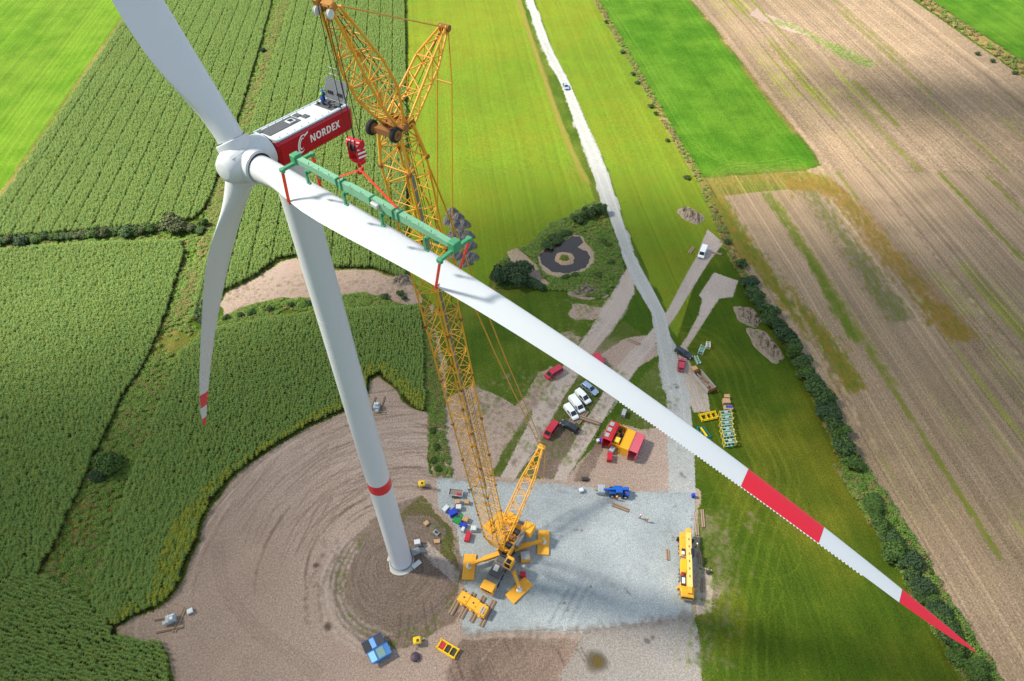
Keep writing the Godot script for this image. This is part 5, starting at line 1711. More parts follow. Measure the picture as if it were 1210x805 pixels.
	g.box(Vector3(0, 2.2, 0) + F * 9.24, Vector3(0.08, 0.7, 2.3), bf)
	for q in [-1.0, 1.0]: g.box(Vector3(0, 2.2, 0) + F * 8.5 + S * q * 1.37, Vector3(0.9, 0.6, 0.05), bf)
	part(car, "windscreen", g, glass)
	for i in 8:
		for q in [-1.0, 1.0]:
			g = G.new()
			g.wheel(F * (6.6 - i * 1.75 - (0.8 if i > 3 else 0.0)) + S * q * 1.15 + Vector3(0, 0.72, 0), S, 0.7, 0.5, 14)
			part(car, "wheel", g, tyre)
	# outriggers with jacks and float pads
	var pads := [[Vector2(-8.76, 57.4), 0.06], [Vector2(6.59, 62.7), 0.06], [Vector2(1.44, 52.6), 0.80], [Vector2(-3.46, 67.3), 0.8]]
	for p in pads:
		var e := V(p[0]) - o
		var dir := Vector3(e.x, 0, e.z).normalized()
		var r := Vector2(e.x, e.z).length()
		g = G.new()
		g.bar(dir * 1.2 + Vector3(0, 1.75, 0), dir * (r * 0.62) + Vector3(0, 1.65, 0), 0.85, 0.95)
		g.bar(dir * (r * 0.5) + Vector3(0, 1.62, 0), dir * (r + 0.1) + Vector3(0, 1.5, 0), 0.62, 0.7)
		var arm := part(T, "outrigger", g, yellow)
		g = G.new()
		g.tube(e + Vector3(0, 0.5, 0), e + Vector3(0, 2.1, 0), 0.2, -1.0, 14)
		g.lathe(e + Vector3(0, 0.52, 0), Vector3.UP, [Vector2(0, 0.6), Vector2(0.12, 0.6), Vector2(0.25, 0.3), Vector2(0.25, 0.0)], 16)
		part(arm, "jack", g, M["silver"])
		g = G.new()
		var bp := Basis(Vector3.UP, -p[1])
		g.box(e + Vector3(0, 0.30, 0), Vector3(2.5, 0.44, 5.4), bp, 0.08)
		for z in [-2.2, 2.2]: g.box(e + Vector3(0, 0.55, 0) + bp * Vector3(0.5, 0, z), Vector3(0.3, 0.1, 0.25), bp)
		part(arm, "float_pad", g, yellow)
	# hook block
	var hk := Vector3(-11.8, 104.6, -44.65)
	var hr := mat("hook_red", rgb8(196, 24, 44), 0.4)
	var H := thing("hook_block", "red crane hook block with white stripes hanging over the green beam", "hook block", hk - Vector3(0, 1.2, 0))
	var bh := Basis(D, Vector3.UP, D.cross(Vector3.UP))
	for q in [-0.42, 0.42]:
		g = G.new()
		g.box(Vector3(0, 1.2, 0) + L * q, Vector3(0.95, 1.5, 0.12), bh, 0.04)
		var ch := part(H, "cheek_plate", g, hr)
		g = G.new()
		for i in 4: g.bar(Vector3(0, 0.65 + i * 0.33, 0) + L * (q * 1.18) - D * 0.42, Vector3(0, 0.85 + i * 0.33, 0) + L * (q * 1.18) + D * 0.42, 0.03, 0.13, Vector3.UP)
		part(ch, "white_stripe", g, M["letter_white"])
	for q in [-0.2, 0.2]:
		g = G.new()
		g.tube(Vector3(0, 1.6, 0) + L * (q - 0.08), Vector3(0, 1.6, 0) + L * (q + 0.08), 0.5, -1.0, 20)
		part(H, "sheave", g, dark)
	g = G.new()
	g.tube(Vector3(0, 1.75, 0) - L * 0.62, Vector3(0, 1.75, 0) + L * 0.62, 0.36, -1.0, 18)
	part(H, "drum", g, hr)
	g = G.new()
	g.box(Vector3(0, 0.3, 0), Vector3(0.5, 0.4, 1.1), bh, 0.06)
	g.tube(Vector3(0, 0.2, 0), Vector3(0, -0.3, 0), 0.14, -1.0, 10)
	for i in 10:
		var a := lerpf(-0.4, 3.6, i / 10.0)
		var b2 := lerpf(-0.4, 3.6, (i + 1) / 10.0)
		g.tube(Vector3(0, -0.6, 0) + D * 0.28 * cos(a) - Vector3(0, 0.28, 0) * sin(a), Vector3(0, -0.6, 0) + D * 0.28 * cos(b2) - Vector3(0, 0.28, 0) * sin(b2), 0.1, -1.0, 8)
	part(H, "hook", g, hr)
	for q in [[-0.3, 0.35], [0.3, 0.35], [-0.3, -0.35], [0.3, -0.35]]:
		cord(H, "fall_rope", [L * q[0] + D * q[1] + Vector3(0, 1.9, 0), tip + o - (hk - Vector3(0, 1.2, 0)) + L * q[0] + D * (0.4 + q[1] * 0.4)], 0.028, rope)
	build_beam(hk - Vector3(0, 1.75, 0))


func build_beam(hook: Vector3) -> void:
	var green := mat("beam_green", rgb8(126, 184, 152), 0.5, 0.0, 0.3)
	var deep := mat("beam_dark_green", rgb8(70, 156, 112), 0.55, 0.0, 0.4)
	var sling := mat("sling_orange", rgb8(226, 70, 44), 0.8)
	var a := Vector3(-18.33, 100.8, -49.48)
	var b := Vector3(-4.22, 100.8, -37.96)
	var mid := (a + b) * 0.5
	var e := (b - a).normalized()
	var s := e.cross(Vector3.UP)
	var T := thing("lifting_beam", "long pale green lifting beam with saddle arms slung above the blade", "lifting beam", mid)
	a -= mid
	b -= mid
	var bs := Basis(e, Vector3.UP, s)
	var rings := []
	for p in [[0.0, 0.40], [0.16, 0.56], [0.42, 0.74], [0.62, 0.74], [0.86, 0.54], [1.0, 0.36]]:
		var c := a.lerp(b, p[0])
		var h: float = p[1] * 0.5
		rings.append([c + s * 0.26 + Vector3(0, h, 0), c - s * 0.26 + Vector3(0, h, 0), c - s * 0.26 - Vector3(0, h, 0), c + s * 0.26 - Vector3(0, h, 0)])
	var g := G.new()
	flat_loft(g, rings)
	var bm := part(T, "girder", g, green)
	for p in [0.30, 0.33, 0.52, 0.66, 0.69]:
		g = G.new()
		g.box(a.lerp(b, p), Vector3(0.14, 0.92, 0.72), bs, 0.03)
		part(bm, "clamp_collar", g, deep)
	for p in [0.1, 0.36, 0.6, 0.86]:
		g = G.new()
		var c := a.lerp(b, p)
		for z in [-0.55, 0.55]:
			g.box(c + s * z - Vector3(0, 0.75, 0), Vector3(0.22, 1.1, 0.16), bs)
			g.box(c + s * (z * 1.0) - Vector3(0, 1.35, 0) + e * 0.1, Vector3(0.4, 0.16, 0.2), bs)
		g.box(c - Vector3(0, 0.45, 0), Vector3(0.22, 0.2, 1.3), bs)
		part(T, "guide_arm", g, deep)
	g = G.new()
	for i in 12: g.tube(a.lerp(b, 0.12 + i * 0.07) + s * 0.3 + Vector3(0, 0.4, 0), a.lerp(b, 0.12 + i * 0.07) + s * 0.3 + Vector3(0, 0.62, 0), 0.03, -1.0, 5)
	part(bm, "fixing_pins", g, M["rusty_brown"]).set_meta("kind", "stuff")
	g = G.new()
	g.box(a.lerp(b, 0.56) + s * 0.42 + Vector3(0, 0.1, 0), Vector3(0.8, 0.4, 0.3), bs, 0.05)
	part(bm, "control_box", g, M["silver"])
	for k in 2:
		var c := a if k == 0 else b
		g = G.new()
		g.bar(c - s * 1.6 - Vector3(0, 0.35, 0), c + s * 1.6 - Vector3(0, 0.35, 0), 0.28, 0.26)
		g.box(c, Vector3(0.7, 0.9, 0.8), bs, 0.06)
		for z in [-1.6, 1.6]: g.box(c + s * z - Vector3(0, 0.4, 0), Vector3(0.5, 0.4, 0.3), bs, 0.05)
		part(T, "cross_arm", g, deep)
		# the sling goes round the blade
		var q := blade_at(0, 0.135 if k == 0 else 0.39, [3, 6, 0, -5])
		var te: Vector3 = q[0] + q[1] * 1.02 - mid
		var le: Vector3 = q[0] - q[1] * 0.03 - mid
		var under: Vector3 = q[0] + q[1] * 0.35 - q[2] * 0.56 - mid
		var ends := [c + s * 1.6 - Vector3(0, 0.5, 0), c - s * 1.6 - Vector3(0, 0.5, 0)]
		if ends[0].distance_to(te) > ends[1].distance_to(te): ends.reverse()
		g = G.new()
		var band := [ends[0], te, under, le, ends[1]]
		for i in 4: g.bar(band[i], band[i + 1], 0.36 if i in [1, 2] else 0.3, 0.05, e)
		part(T, "blade_sling", g, sling)
	for p in [0.315, 0.675]:
		g = G.new()
		g.bar(a.lerp(b, p) + Vector3(0, 0.6, 0), hook - mid, 0.14, 0.12, e)
		part(T, "hoist_sling", g, sling)


# ---------------------------------------------------------------- vehicles (forward is +x)

# x, belt height, roof height, half width at the belt, half width at the roof; glass on the side and on top up to the next station
const SHAPES := {
	"car": [[-2.25, 0.80, 0.84, 0.74, 0.68, 0, 0], [-2.15, 0.96, 1.00, 0.84, 0.76, 0, 1], [-1.75, 0.98, 1.42, 0.88, 0.66, 1, 0], [-0.75, 0.97, 1.48, 0.90, 0.67, 1, 0], [0.35, 0.95, 1.43, 0.90, 0.66, 1, 1], [1.15, 0.92, 0.96, 0.89, 0.82, 0, 0], [2.0, 0.78, 0.82, 0.85, 0.76, 0, 0], [2.25, 0.60, 0.63, 0.74, 0.66, 0, 0]],
	"estate": [[-2.4, 0.82, 0.86, 0.76, 0.7, 0, 0], [-2.32, 0.98, 1.02, 0.86, 0.78, 0, 1], [-2.05, 1.0, 1.44, 0.89, 0.68, 1, 0], [-0.8, 0.98, 1.50, 0.91, 0.69, 1, 0], [0.3, 0.96, 1.45, 0.91, 0.67, 1, 1], [1.15, 0.93, 0.97, 0.90, 0.82, 0, 0], [2.1, 0.80, 0.84, 0.86, 0.76, 0, 0], [2.4, 0.60, 0.63, 0.75, 0.66, 0, 0]],
	"compact_van": [[-2.3, 1.0, 1.30, 0.84, 0.76, 0, 0], [-2.2, 1.05, 1.75, 0.89, 0.76, 0, 0], [-0.5, 1.05, 1.84, 0.90, 0.77, 1, 0], [0.55, 1.03, 1.76, 0.90, 0.75, 1, 1], [1.45, 0.98, 1.05, 0.89, 0.80, 0, 0], [2.1, 0.85, 0.88, 0.85, 0.76, 0, 0], [2.3, 0.62, 0.65, 0.76, 0.68, 0, 0]],
	"van": [[-2.55, 1.1, 1.45, 0.92, 0.84, 0, 0], [-2.45, 1.12, 1.90, 0.97, 0.82, 0, 0], [-0.2, 1.12, 1.97, 0.98, 0.83, 0, 0], [0.75, 1.1, 1.93, 0.98, 0.82, 1, 0], [1.25, 1.08, 1.80, 0.97, 0.79, 1, 1], [2.0, 1.02, 1.08, 0.95, 0.84, 0, 0], [2.45, 0.90, 0.93, 0.91, 0.80, 0, 0], [2.6, 0.65, 0.68, 0.82, 0.74, 0, 0]],
	"window_van": [[-2.45, 1.1, 1.45, 0.92, 0.84, 0, 1], [-2.35, 1.12, 1.88, 0.96, 0.80, 1, 0], [-0.2, 1.12, 1.95, 0.97, 0.81, 1, 0], [0.75, 1.1, 1.91, 0.97, 0.80, 1, 0], [1.2, 1.08, 1.78, 0.96, 0.78, 1, 1], [1.95, 1.02, 1.08, 0.94, 0.84, 0, 0], [2.35, 0.90, 0.93, 0.90, 0.80, 0, 0], [2.5, 0.65, 0.68, 0.82, 0.74, 0, 0]],
}
var shapes_made := {}


func car_shapes(kind: String) -> Array:
	if shapes_made.has(kind): return shapes_made[kind]
	var st: Array = SHAPES[kind]
	var body := G.new()
	var glass := G.new()
	var rows := []
	for s in st:
		var low := 0.30 if s != st[0] and s != st[-1] else 0.42
		var r := []
		for z in [-1.0, 1.0]:
			var h := [Vector3(s[0], low, z * s[3] * 0.93), Vector3(s[0], low + 0.28, z * s[3] * 1.02), Vector3(s[0], s[1], z * s[3]), Vector3(s[0], lerpf(s[1], s[2], 0.9), z * lerpf(s[3], s[4], 0.92)), Vector3(s[0], s[2], z * s[4] * 0.9)]
			if z > 0: h.reverse()
			r.append_array(h)
		rows.append(r)
	var mid := Vector3(0, 0.8, 0)
	for j in st.size() - 1:
		for i in 9:
			var q := [rows[j][i], rows[j][i + 1], rows[j + 1][i + 1], rows[j + 1][i]]
			var side: bool = (i == 2 or i == 6) and st[j][5] == 1
			var top: bool = i in [3, 4, 5] and st[j][6] == 1
			var away := Vector3(q[0].x * 0.4 + q[2].x * 0.1, 0.7, 0)
			body.quad(q[0], q[1], q[2], q[3], away)
			if side or top:   # panes sit just proud of the shell, held in by a rim
				var c: Vector3 = (q[0] + q[1] + q[2] + q[3]) / 4.0
				var n: Vector3 = (q[2] - q[0]).cross(q[3] - q[1]).normalized()
				if n.dot(c - away) < 0: n = -n
				var k := 0.9 if side else 0.97
				if i == 3 or i == 5: continue
				glass.quad(c + (q[0] - c) * k + n * 0.012, c + (q[1] - c) * k + n * 0.012, c + (q[2] - c) * k + n * 0.012, c + (q[3] - c) * k + n * 0.012, away)
		body.quad(rows[j][9], rows[j][0], rows[j + 1][0], rows[j + 1][9], mid)
	for i in range(1, 9):
		body.tri(rows[0][0], rows[0][i], rows[0][i + 1], mid)
		body.tri(rows[-1][0], rows[-1][i], rows[-1][i + 1], mid)
	var x1: float = st[-1][0]
	var x0: float = st[0][0]
	var wheel := G.new()
	wheel.wheel(Vector3.ZERO, Vector3.BACK, 0.34, 0.24, 16)
	var rim := G.new()
	rim.lathe(Vector3(0, 0, -0.125), Vector3.BACK, [Vector2(0, 0.0), Vector2(0, 0.2), Vector2(0.25, 0.2), Vector2(0.25, 0.0)], 12)
	var lamp := G.new()
	lamp.box(Vector3.ZERO, Vector3(0.14, 0.14, 0.34), Basis(), 0.03)
	var mirror := G.new()
	mirror.box(Vector3.ZERO, Vector3(0.12, 0.16, 0.22), Basis(), 0.03)
	var plate := G.new()
	plate.box(Vector3.ZERO, Vector3(0.1, 0.14, 1.3), Basis(), 0.03)
	shapes_made[kind] = [body.mesh(), glass.mesh(), wheel.mesh(), rim.mesh(), lamp.mesh(), mirror.mesh(), plate.mesh(), x0, x1]
	return shapes_made[kind]


func car(called: String, kind: String, paint_: Material, at: Vector2, turn: float, label: String, category: String, group: String) -> Node3D:
	var s := car_shapes(kind)
	var o := thing(called, label, category, V(at, 0.06), turn, group)
	var b := inst(o, "body", s[0], paint_)
	inst(o, "windows", s[1], M["dark_glass"])
	for x in [s[7] + 0.85, s[8] - 0.88]:
		for z in [-0.80, 0.80]:
			var w := inst(o, "wheel", s[2], M["tyre"], Vector3(x, 0.34, z))
			inst(w, "rim", s[3], M["silver"])
	for z in [-0.58, 0.58]:
		inst(o, "headlight", s[4], M["lamp_clear"], Vector3(s[8] - 0.08, 0.66, z))
		inst(o, "tail_light", s[4], M["lamp_red"], Vector3(s[7] + 0.06, 0.82, z))
	for z in [-1.02, 1.02]: inst(o, "mirror", s[5], paint_, Vector3(s[8] - 1.35, 1.05, z))
	inst(o, "bumper", s[6], M["machine_dark"], Vector3(s[8] - 0.02, 0.42, 0))
	return o


func wheels(parent: Node, xs: Array, z: float, r: float, w: float) -> void:
	var g := G.new()
	g.wheel(Vector3.ZERO, Vector3.BACK, r, w, 16)
	var m := g.mesh()
	g = G.new()
	g.lathe(Vector3(0, 0, -w * 0.52), Vector3.BACK, [Vector2(0, 0.0), Vector2(0, r * 0.52), Vector2(w * 1.04, r * 0.52), Vector2(w * 1.04, 0.0)], 12)
	var rm := g.mesh()
	for x in xs:
		for s in [-1.0, 1.0]:
			var o := inst(parent, "wheel", m, M["tyre"], Vector3(x, r, s * z))
			inst(o, "rim", rm, M["silver"])


func boxes(parent: Node, called: String, m: Material, list: Array, bevel := 0.04) -> MeshInstance3D:
	# list of [x, y, z, size x, size y, size z], one mesh
	var g := G.new()
	for b in list: g.box(Vector3(b[0], b[1], b[2]), Vector3(b[3], b[4], b[5]), Basis(), minf(bevel, minf(b[3], minf(b[4], b[5])) * 0.3))
	return part(parent, called, g, m)


func build_vehicles() -> void:
	mat("lamp_clear", rgb8(220, 224, 228), 0.15)
	mat("lamp_red", rgb8(150, 16, 18), 0.2)
	var white := mat("paint_white", rgb8(228, 230, 232), 0.25)
	var silver := mat("paint_silver", rgb8(146, 164, 190), 0.25, 0.35)
	var black := mat("paint_black", rgb8(22, 26, 34), 0.2)
	var red := mat("paint_red", rgb8(176, 14, 42), 0.25)
	for m in [white, silver, black, red]:
		m.clearcoat_enabled = true
		m.clearcoat = 0.7
		m.clearcoat_roughness = 0.08
	var gp := "vehicles parked on the site"
	car("parked_car", "compact_van", white, Vector2(14.4, 96.1), -1.047, "plain white compact van parked nearest to the stacked timbers", "van", gp)
	car("parked_van", "van", white, Vector2(15.9, 98.5), -1.069, "large white panel van parked between two smaller white vehicles", "van", gp)
	car("parked_car", "compact_van", white, Vector2(17.6, 100.8), -0.924, "white van with dark side glass parked beside the silver estate", "van", gp)
	car("parked_car", "estate", silver, Vector2(19.5, 103.5), -0.800, "silver-blue estate car at the upper end of the parked row", "car", gp)
	car("parked_car", "estate", black, Vector2(13.8, 92.0), 2.503, "black estate car parked beside the stacked timbers", "car", gp)
	car("parked_van", "window_van", red, Vector2(9.26, 90.8), -2.155, "red window van parked below the row of white vehicles", "van", gp)
	car("parked_van", "window_van", red, Vector2(10.7, 108.5), -2.496, "red window van parked alone on bare earth beyond the beige track", "van", gp)
	car("parked_van", "van", red, Vector2(22.8, 112.0), -1.226, "red panel van half hidden behind the horizontal blade", "van", gp)
	car("parked_car", "estate", black, Vector2(45.1, 115.3), -0.720, "dark car parked across the beige track beside the road", "car", gp)
	car("parked_car", "car", red, Vector2(43.9, 111.3), 1.297, "red car parked below the dark car beside the road", "car", gp)
	car("parked_van", "van", white, Vector2(58.0, 156.1), -1.988, "white van parked near the far end of the beige track", "van", gp)
	car("moving_car", "car", silver, Vector2(22.1, 261.0), -1.361, "grey-blue car on the long white road far from the site", "car", "")


# ---------------------------------------------------------------- site things

func crate(at: Vector2, turn: float, size: Vector3, m: Material, label: String, called := "crate", category := "crate", lift := 0.0, group := "crates and boxes on the site") -> Node3D:
	var o := thing(called, label, category, V(at, 0.06 + lift), turn, group)
	var sx := size.x
	var sy := size.y
	var sz := size.z
	boxes(o, "pallet", M["timber"], [[0, 0.08, -sz * 0.4, sx, 0.12, 0.14], [0, 0.08, 0, sx, 0.12, 0.14], [0, 0.08, sz * 0.4, sx, 0.12, 0.14]], 0.01)
	boxes(o, "body", m, [[0, 0.14 + sy * 0.45, 0, sx * 0.96, sy * 0.9, sz * 0.96]], 0.05)
	var post := []
	for x in [-0.5, 0.5]:
		for z in [-0.5, 0.5]: post.append([x * sx * 0.97, 0.14 + sy * 0.46, z * sz * 0.97, 0.09, sy * 0.92, 0.09])
	boxes(o, "corner_post", m, post, 0.01)
	boxes(o, "lid", m, [[0, 0.14 + sy * 0.95, 0, sx * 1.03, sy * 0.1, sz * 1.03], [-sx * 0.25, 0.14 + sy * 1.02, 0, 0.1, 0.06, sz], [sx * 0.25, 0.14 + sy * 1.02, 0, 0.1, 0.06, sz]], 0.02)
	return o


func plank_stack(called: String, at: Vector2, turn: float, n: int, long: float, wide: float, label: String, lift := 0.0) -> Node3D:
	var o := thing(called, label, "timber", V(at, 0.07 + lift), turn)
	var g := G.new()
	g.box(Vector3.ZERO, Vector3(long, 0.2, wide / n * 0.93), Basis(), 0.02)
	var m := g.mesh()
	for i in n:
		inst(o, "plank", m, M["timber"] if i % 2 else M["timber_pale"], Vector3(rng.randf_range(-0.1, 0.1), 0.1, (i + 0.5) * wide / n - wide * 0.5))
	return o


func rack(called: String, at: Vector2, turn: float, size: Vector3, m: Material, knob: Material, label: String, category: String, group := "") -> Node3D:
	# an open tube frame: two rails, rungs, four posts
	var o := thing(called, label, category, V(at, 0.05), turn, group)
	var g := G.new()
	for z in [-0.5, 0.5]:
		for y in [0.12, size.y]: g.bar(Vector3(-size.x * 0.5, y, z * size.z), Vector3(size.x * 0.5, y, z * size.z), 0.2, 0.2)
	part(o, "rail", g, m)
	for x in [-0.45, -0.12, 0.16, 0.45]:
		g = G.new()
		for y in [0.12, size.y]: g.bar(Vector3(x * size.x, y, -size.z * 0.5), Vector3(x * size.x, y, size.z * 0.5), 0.16, 0.16)
		part(o, "rung", g, m)
	for x in [-0.47, 0.47]:
		for z in [-0.5, 0.5]:
			g = G.new()
			g.bar(Vector3(x * size.x, 0, z * size.z), Vector3(x * size.x, size.y + 0.25, z * size.z), 0.22, 0.22)
			part(o, "post", g, knob)
	return o


func container(at: Vector2, turn: float, long: float, m: Material, label: String, door: bool, called := "container") -> Node3D:
	var o := thing(called, label, "container", V(at, 0.06), turn)
	var h := 2.5
	var w := 2.0
	boxes(o, "roof", m, [[0, 0.06 + h, 0, long, 0.08, w]], 0.02)
	boxes(o, "floor", m, [[0, 0.18, 0, long, 0.08, w]], 0.02)
	for z in [-1.0, 1.0]: boxes(o, "side_wall", m, [[0, 0.1 + h * 0.5, z * (w * 0.5 - 0.03), long, h, 0.06]], 0.01)
	boxes(o, "end_wall", m, [[long * 0.5 - 0.04, 0.1 + h * 0.5, 0, 0.06, h, w]], 0.01)
	if not door: boxes(o, "end_wall", m, [[-long * 0.5 + 0.04, 0.1 + h * 0.5, 0, 0.06, h, w]], 0.01)
	var ribs := []
	var k := int(long / 0.4)
	for i in k:
		for z in [-1.0, 1.0]: ribs.append([-long * 0.5 + (i + 0.5) * long / k, 0.1 + h * 0.5, z * (w * 0.5 + 0.02), 0.2, h * 0.86, 0.06])
		ribs.append([-long * 0.5 + (i + 0.5) * long / k, 0.1 + h + 0.015, 0, 0.16, 0.05, w * 0.9])
	boxes(o, "corrugation", m, ribs, 0.01)
	var fr := []
	for x in [-1.0, 1.0]:
		for z in [-1.0, 1.0]:
			fr.append([x * long * 0.5, 0.1 + h * 0.5, z * w * 0.5, 0.16, h + 0.06, 0.16])
	for z in [-1.0, 1.0]:
		fr.append([0, 0.12, z * w * 0.5, long, 0.16, 0.14])
		fr.append([0, 0.1 + h, z * w * 0.5, long, 0.14, 0.14])
	boxes(o, "frame", m, fr, 0.02)
	if door:
		boxes(o, "stored_goods", M["box_grey"], [[-0.6, 0.7, 0.3, 1.2, 1.0, 0.9], [0.9, 0.9, -0.4, 1.4, 1.4, 0.8]], 0.04)
		for z in [-1.0, 1.0]:
			var d := boxes(o, "door", m, [[0, 0, z * 0.5, 0.08, 2.2, 1.0]], 0.02)
			d.position = Vector3(-long * 0.5 - 0.1, 1.3, z * 1.15)
			d.rotation.y = -z * 1.9 if z > 0 else 1.9
	return o


func person(at: Vector3, turn: float, vest: Color, helmet: Color, stride: float, label: String) -> void:
	# joints with radii, joined by a smooth minimum and meshed as surface nets
	var hip := 0.92
	var b := [
		[Vector3(0, 0.98, 0), Vector3(0, 1.38, 0), 0.145, 0.17, 1], [Vector3(0, 1.38, -0.13), Vector3(0, 1.38, 0.13), 0.1, 0.1, 1], [Vector3(0, 1.45, 0), Vector3(0.01, 1.60, 0), 0.06, 0.055, 2], [Vector3(0.01, 1.66, 0), Vector3(0.02, 1.70, 0), 0.095, 0.10, 2],
		[Vector3(0, hip, -0.09), Vector3(stride * 0.5 + 0.04, 0.5, -0.10), 0.10, 0.07, 0], [Vector3(stride * 0.5 + 0.04, 0.5, -0.10), Vector3(stride * 0.8, 0.09, -0.10), 0.068, 0.05, 0], [Vector3(stride * 0.8, 0.05, -0.1), Vector3(stride * 0.8 + 0.17, 0.04, -0.11), 0.05, 0.04, 3],
		[Vector3(0, hip, 0.09), Vector3(-stride * 0.4 + 0.05, 0.5, 0.10), 0.10, 0.07, 0], [Vector3(-stride * 0.4 + 0.05, 0.5, 0.10), Vector3(-stride * 0.9, 0.09, 0.10), 0.068, 0.05, 0], [Vector3(-stride * 0.9, 0.05, 0.1), Vector3(-stride * 0.9 + 0.17, 0.04, 0.11), 0.05, 0.04, 3],
		[Vector3(0, 1.4, -0.2), Vector3(-0.06 - stride * 0.3, 1.12, -0.26), 0.062, 0.05, 1], [Vector3(-0.06 - stride * 0.3, 1.12, -0.26), Vector3(0.1, 0.9, -0.25), 0.046, 0.036, 1], [Vector3(0.1, 0.9, -0.25), Vector3(0.15, 0.84, -0.24), 0.035, 0.03, 2],
		[Vector3(0, 1.4, 0.2), Vector3(0.05 + stride * 0.3, 1.12, 0.25), 0.062, 0.05, 1], [Vector3(0.05 + stride * 0.3, 1.12, 0.25), Vector3(0.24, 0.98, 0.2), 0.046, 0.036, 1], [Vector3(0.24, 0.98, 0.2), Vector3(0.3, 0.95, 0.18), 0.035, 0.03, 2],
	]
	var tones := [Color(0.03, 0.045, 0.09), vest, Color(0.42, 0.26, 0.18), Color(0.03, 0.03, 0.03)]
	var cell := 0.045
	var lo := Vector3(-0.55, -0.06, -0.42)
	var nx := 26
	var ny := 43
	var nz := 19
	var f := PackedFloat32Array()
	var which := PackedByteArray()
	f.resize(nx * ny * nz)
	which.resize(nx * ny * nz)
	for z in nz:
		for y in ny:
			for x in nx:
				var p := lo + Vector3(x, y, z) * cell
				var d := 9.0
				var near := 9.0
				var id := 0
				for s in b:
					var ab: Vector3 = s[1] - s[0]
					var t := clampf((p - s[0]).dot(ab) / ab.length_squared(), 0, 1)
					var e: float = (p - s[0] - ab * t).length() - lerpf(s[2], s[3], t)
					if e < near:
						near = e
						id = s[4]
					var h := clampf(0.5 + 0.5 * (e - d) / 0.04, 0, 1)
					d = lerpf(e, d, h) - 0.04 * h * (1.0 - h)
				var i := (z * ny + y) * nx + x
				f[i] = d
				which[i] = id
	var vert := {}
	var pos := []
	var col := []
	var step := [1, nx, nx * ny]
	for z in nz - 1:
		for y in ny - 1:
			for x in nx - 1:
				var i := (z * ny + y) * nx + x
				var sum := Vector3.ZERO
				var n := 0
				for c in 8:
					var o := Vector3i(c & 1, (c >> 1) & 1, c >> 2)
					var j: int = i + o.x + o.y * nx + o.z * nx * ny
					for ax in 3:
						if o[ax]: continue
						var j2: int = j + step[ax]
						if (f[j] < 0.0) != (f[j2] < 0.0):
							var q := Vector3(o)
							q[ax] += f[j] / (f[j] - f[j2])
							sum += q
							n += 1
				if n:
					vert[i] = pos.size()
					pos.append(lo + (Vector3(x, y, z) + sum / n) * cell)
					col.append(tones[which[i]])
	var g := G.new()
	g.colored = true
	var grad := func(p: Vector3) -> Vector3:
		var q := (p - lo) / cell
		var i := (clampi(int(q.z + 0.5), 1, nz - 2) * ny + clampi(int(q.y + 0.5), 1, ny - 2)) * nx + clampi(int(q.x + 0.5), 1, nx - 2)
		return Vector3(f[i + 1] - f[i - 1], f[i + nx] - f[i - nx], f[i + nx * ny] - f[i - nx * ny]).normalized()
	for z in range(1, nz - 1):
		for y in range(1, ny - 1):
			for x in range(1, nx - 1):
				var i := (z * ny + y) * nx + x
				for ax in 3:
					if (f[i] < 0.0) == (f[i + step[ax]] < 0.0): continue
					var u: int = step[(ax + 1) % 3]
					var v: int = step[(ax + 2) % 3]
					var q := [vert[i], vert[i - u], vert[i - u - v], vert[i - v]]
					var pp := []
					var nn := []
					for k in q:
						pp.append(pos[k])
						nn.append(grad.call(pos[k]))
					g.color = col[q[0]]
					g.put(pp[0], pp[1], pp[2], nn[0], nn[1], nn[2])
					g.put(pp[0], pp[2], pp[3], nn[0], nn[2], nn[3])
	var o := thing("person", label, "person", at, turn)
	part(o, "body", g, M["cloth"])
	g = G.new()
	g.lathe(Vector3(0.02, 1.69, 0), Vector3.UP, [Vector2(0, 0.0), Vector2(0, 0.165), Vector2(0.03, 0.135), Vector2(0.09, 0.12), Vector2(0.14, 0.07), Vector2(0.155, 0.0)], 16)
	part(o, "helmet", g, mat("helmet_%d" % taken["person"], helmet, 0.4))


